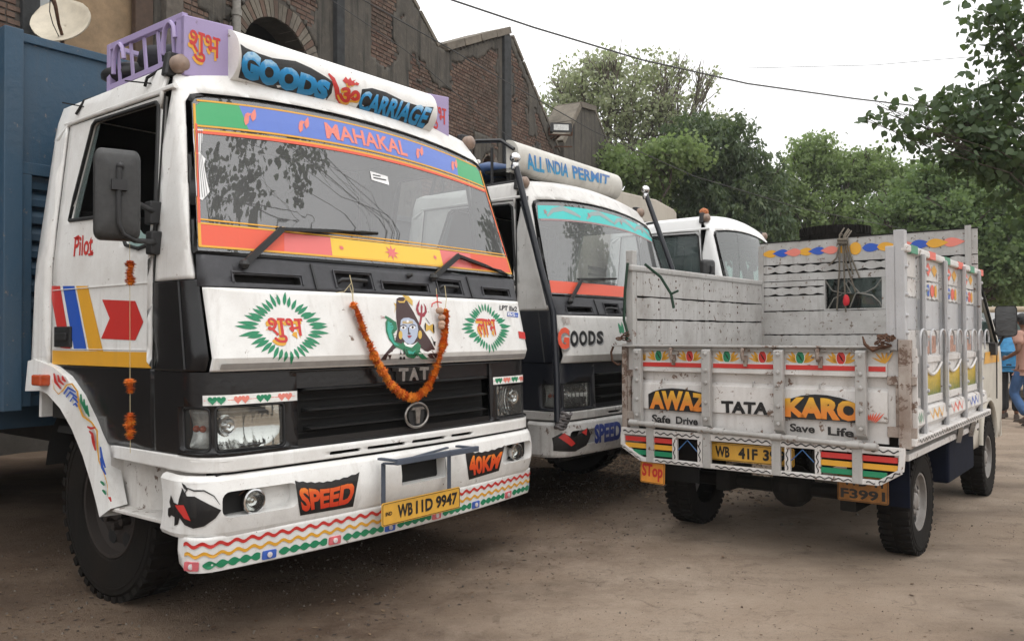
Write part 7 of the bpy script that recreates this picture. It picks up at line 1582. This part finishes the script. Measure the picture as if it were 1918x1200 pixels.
person(pm2, rad(150), 'man in a bright blue shirt and dark trousers bending behind the pickup mirror', plain('bright_blue_shirt', (.03,.17,.33), .8, 0, .3, 14), plain('black_trousers', (.012,.012,.013), .85), dict(sp1=(0,-.05,1.05), sp2=(0,-.16,1.17), ch=(0,-.27,1.26), nk=(0,-.35,1.30), hd0=(0,-.38,1.33), hd1=(0,-.44,1.36), hd2=(0,-.48,1.42), shL=(-.17,-.28,1.27), elL=(-.22,-.35,1.03), wrL=(-.12,-.50,.95), haL=(-.08,-.56,.93), shR=(.17,-.28,1.27), elR=(.22,-.35,1.03), wrR=(.12,-.50,.95), haR=(.08,-.56,.93)), SHOE)
pm3 = WP(1868, 600, 13.9); pm3.z = 0
person(pm3, rad(175), 'man in black standing close behind the pickup cab', plain('black_shirt', (.012,.012,.014), .85), plain('charcoal_trousers', (.015,.014,.014), .85), dict(), SHOE, hgt=1.6)
# a pale van far down the lane, its roof just showing behind them
vf = Fr(WP(1880,600,19).x, 19, -25); V = vf.root('parked_van', label='pale van with a tan roof parked far down the lane behind the men', cat='van')
g = G(); g.prism([(-2.1,.35),(2.0,.35),(2.1,.8),(1.9,1.05),(1.35,1.75),(1.2,1.82),(-2.0,1.82),(-2.1,1.6)], lambda a, b: (-.78, a, b), lambda a, b: (.78, a, b)); g.build('van_body', paint('van_silver', (.45,.46,.47), .3, .3), V, bevel=.05)
g = G(); g.box((-.70,-2.0,1.80),(.70,1.25,1.93)); g.build('van_roof', paint('van_tan', (.40,.32,.22), .5, .3), V, bevel=.06)
g = G(); g.box((-.66,-2.13,1.15),(.66,-2.09,1.62)); g.build('rear_window', GLASSD, V, bevel=.01)
for sg in (-1, 1):
    for a, b in ((-1.9,-.9),(-.8,.2),(.3,1.2)): g = G(); g.box((min(sg*.775,sg*.792),a,1.12),(max(sg*.775,sg*.792),b,1.58)); g.build('side_window', DARK, V, bevel=.008)
    for y in (-1.4, 1.35): wheel(V, sg*.70, y, .30, .17, .17, sg, .008, RIMS)
    g = G(); g.box((min(sg*.60,sg*.76),-2.14,.75),(max(sg*.60,sg*.76),-2.09,1.0)); g.build('tail_lamp', RED, V)
# ------------------------------------------------------------------ thin dusty air over the whole place
g = G(); g.box((-60, -25, -1.0), (70, 75, 24)); hz_ = g.build('haze', [], kind='stuff'); hm = bpy.data.materials.new('haze_air'); hm.use_nodes = True; t_ = hm.node_tree; t_.nodes.clear()
v_ = t_.nodes.new('ShaderNodeVolumePrincipled'); v_.inputs['Density'].default_value = .0008; v_.inputs['Color'].default_value = (.93,.94,.95,1); o_ = t_.nodes.new('ShaderNodeOutputMaterial'); t_.links.new(v_.outputs[0], o_.inputs['Volume']); hz_.data.materials.append(hm); hz_['label'] = 'thin dusty haze in the air'
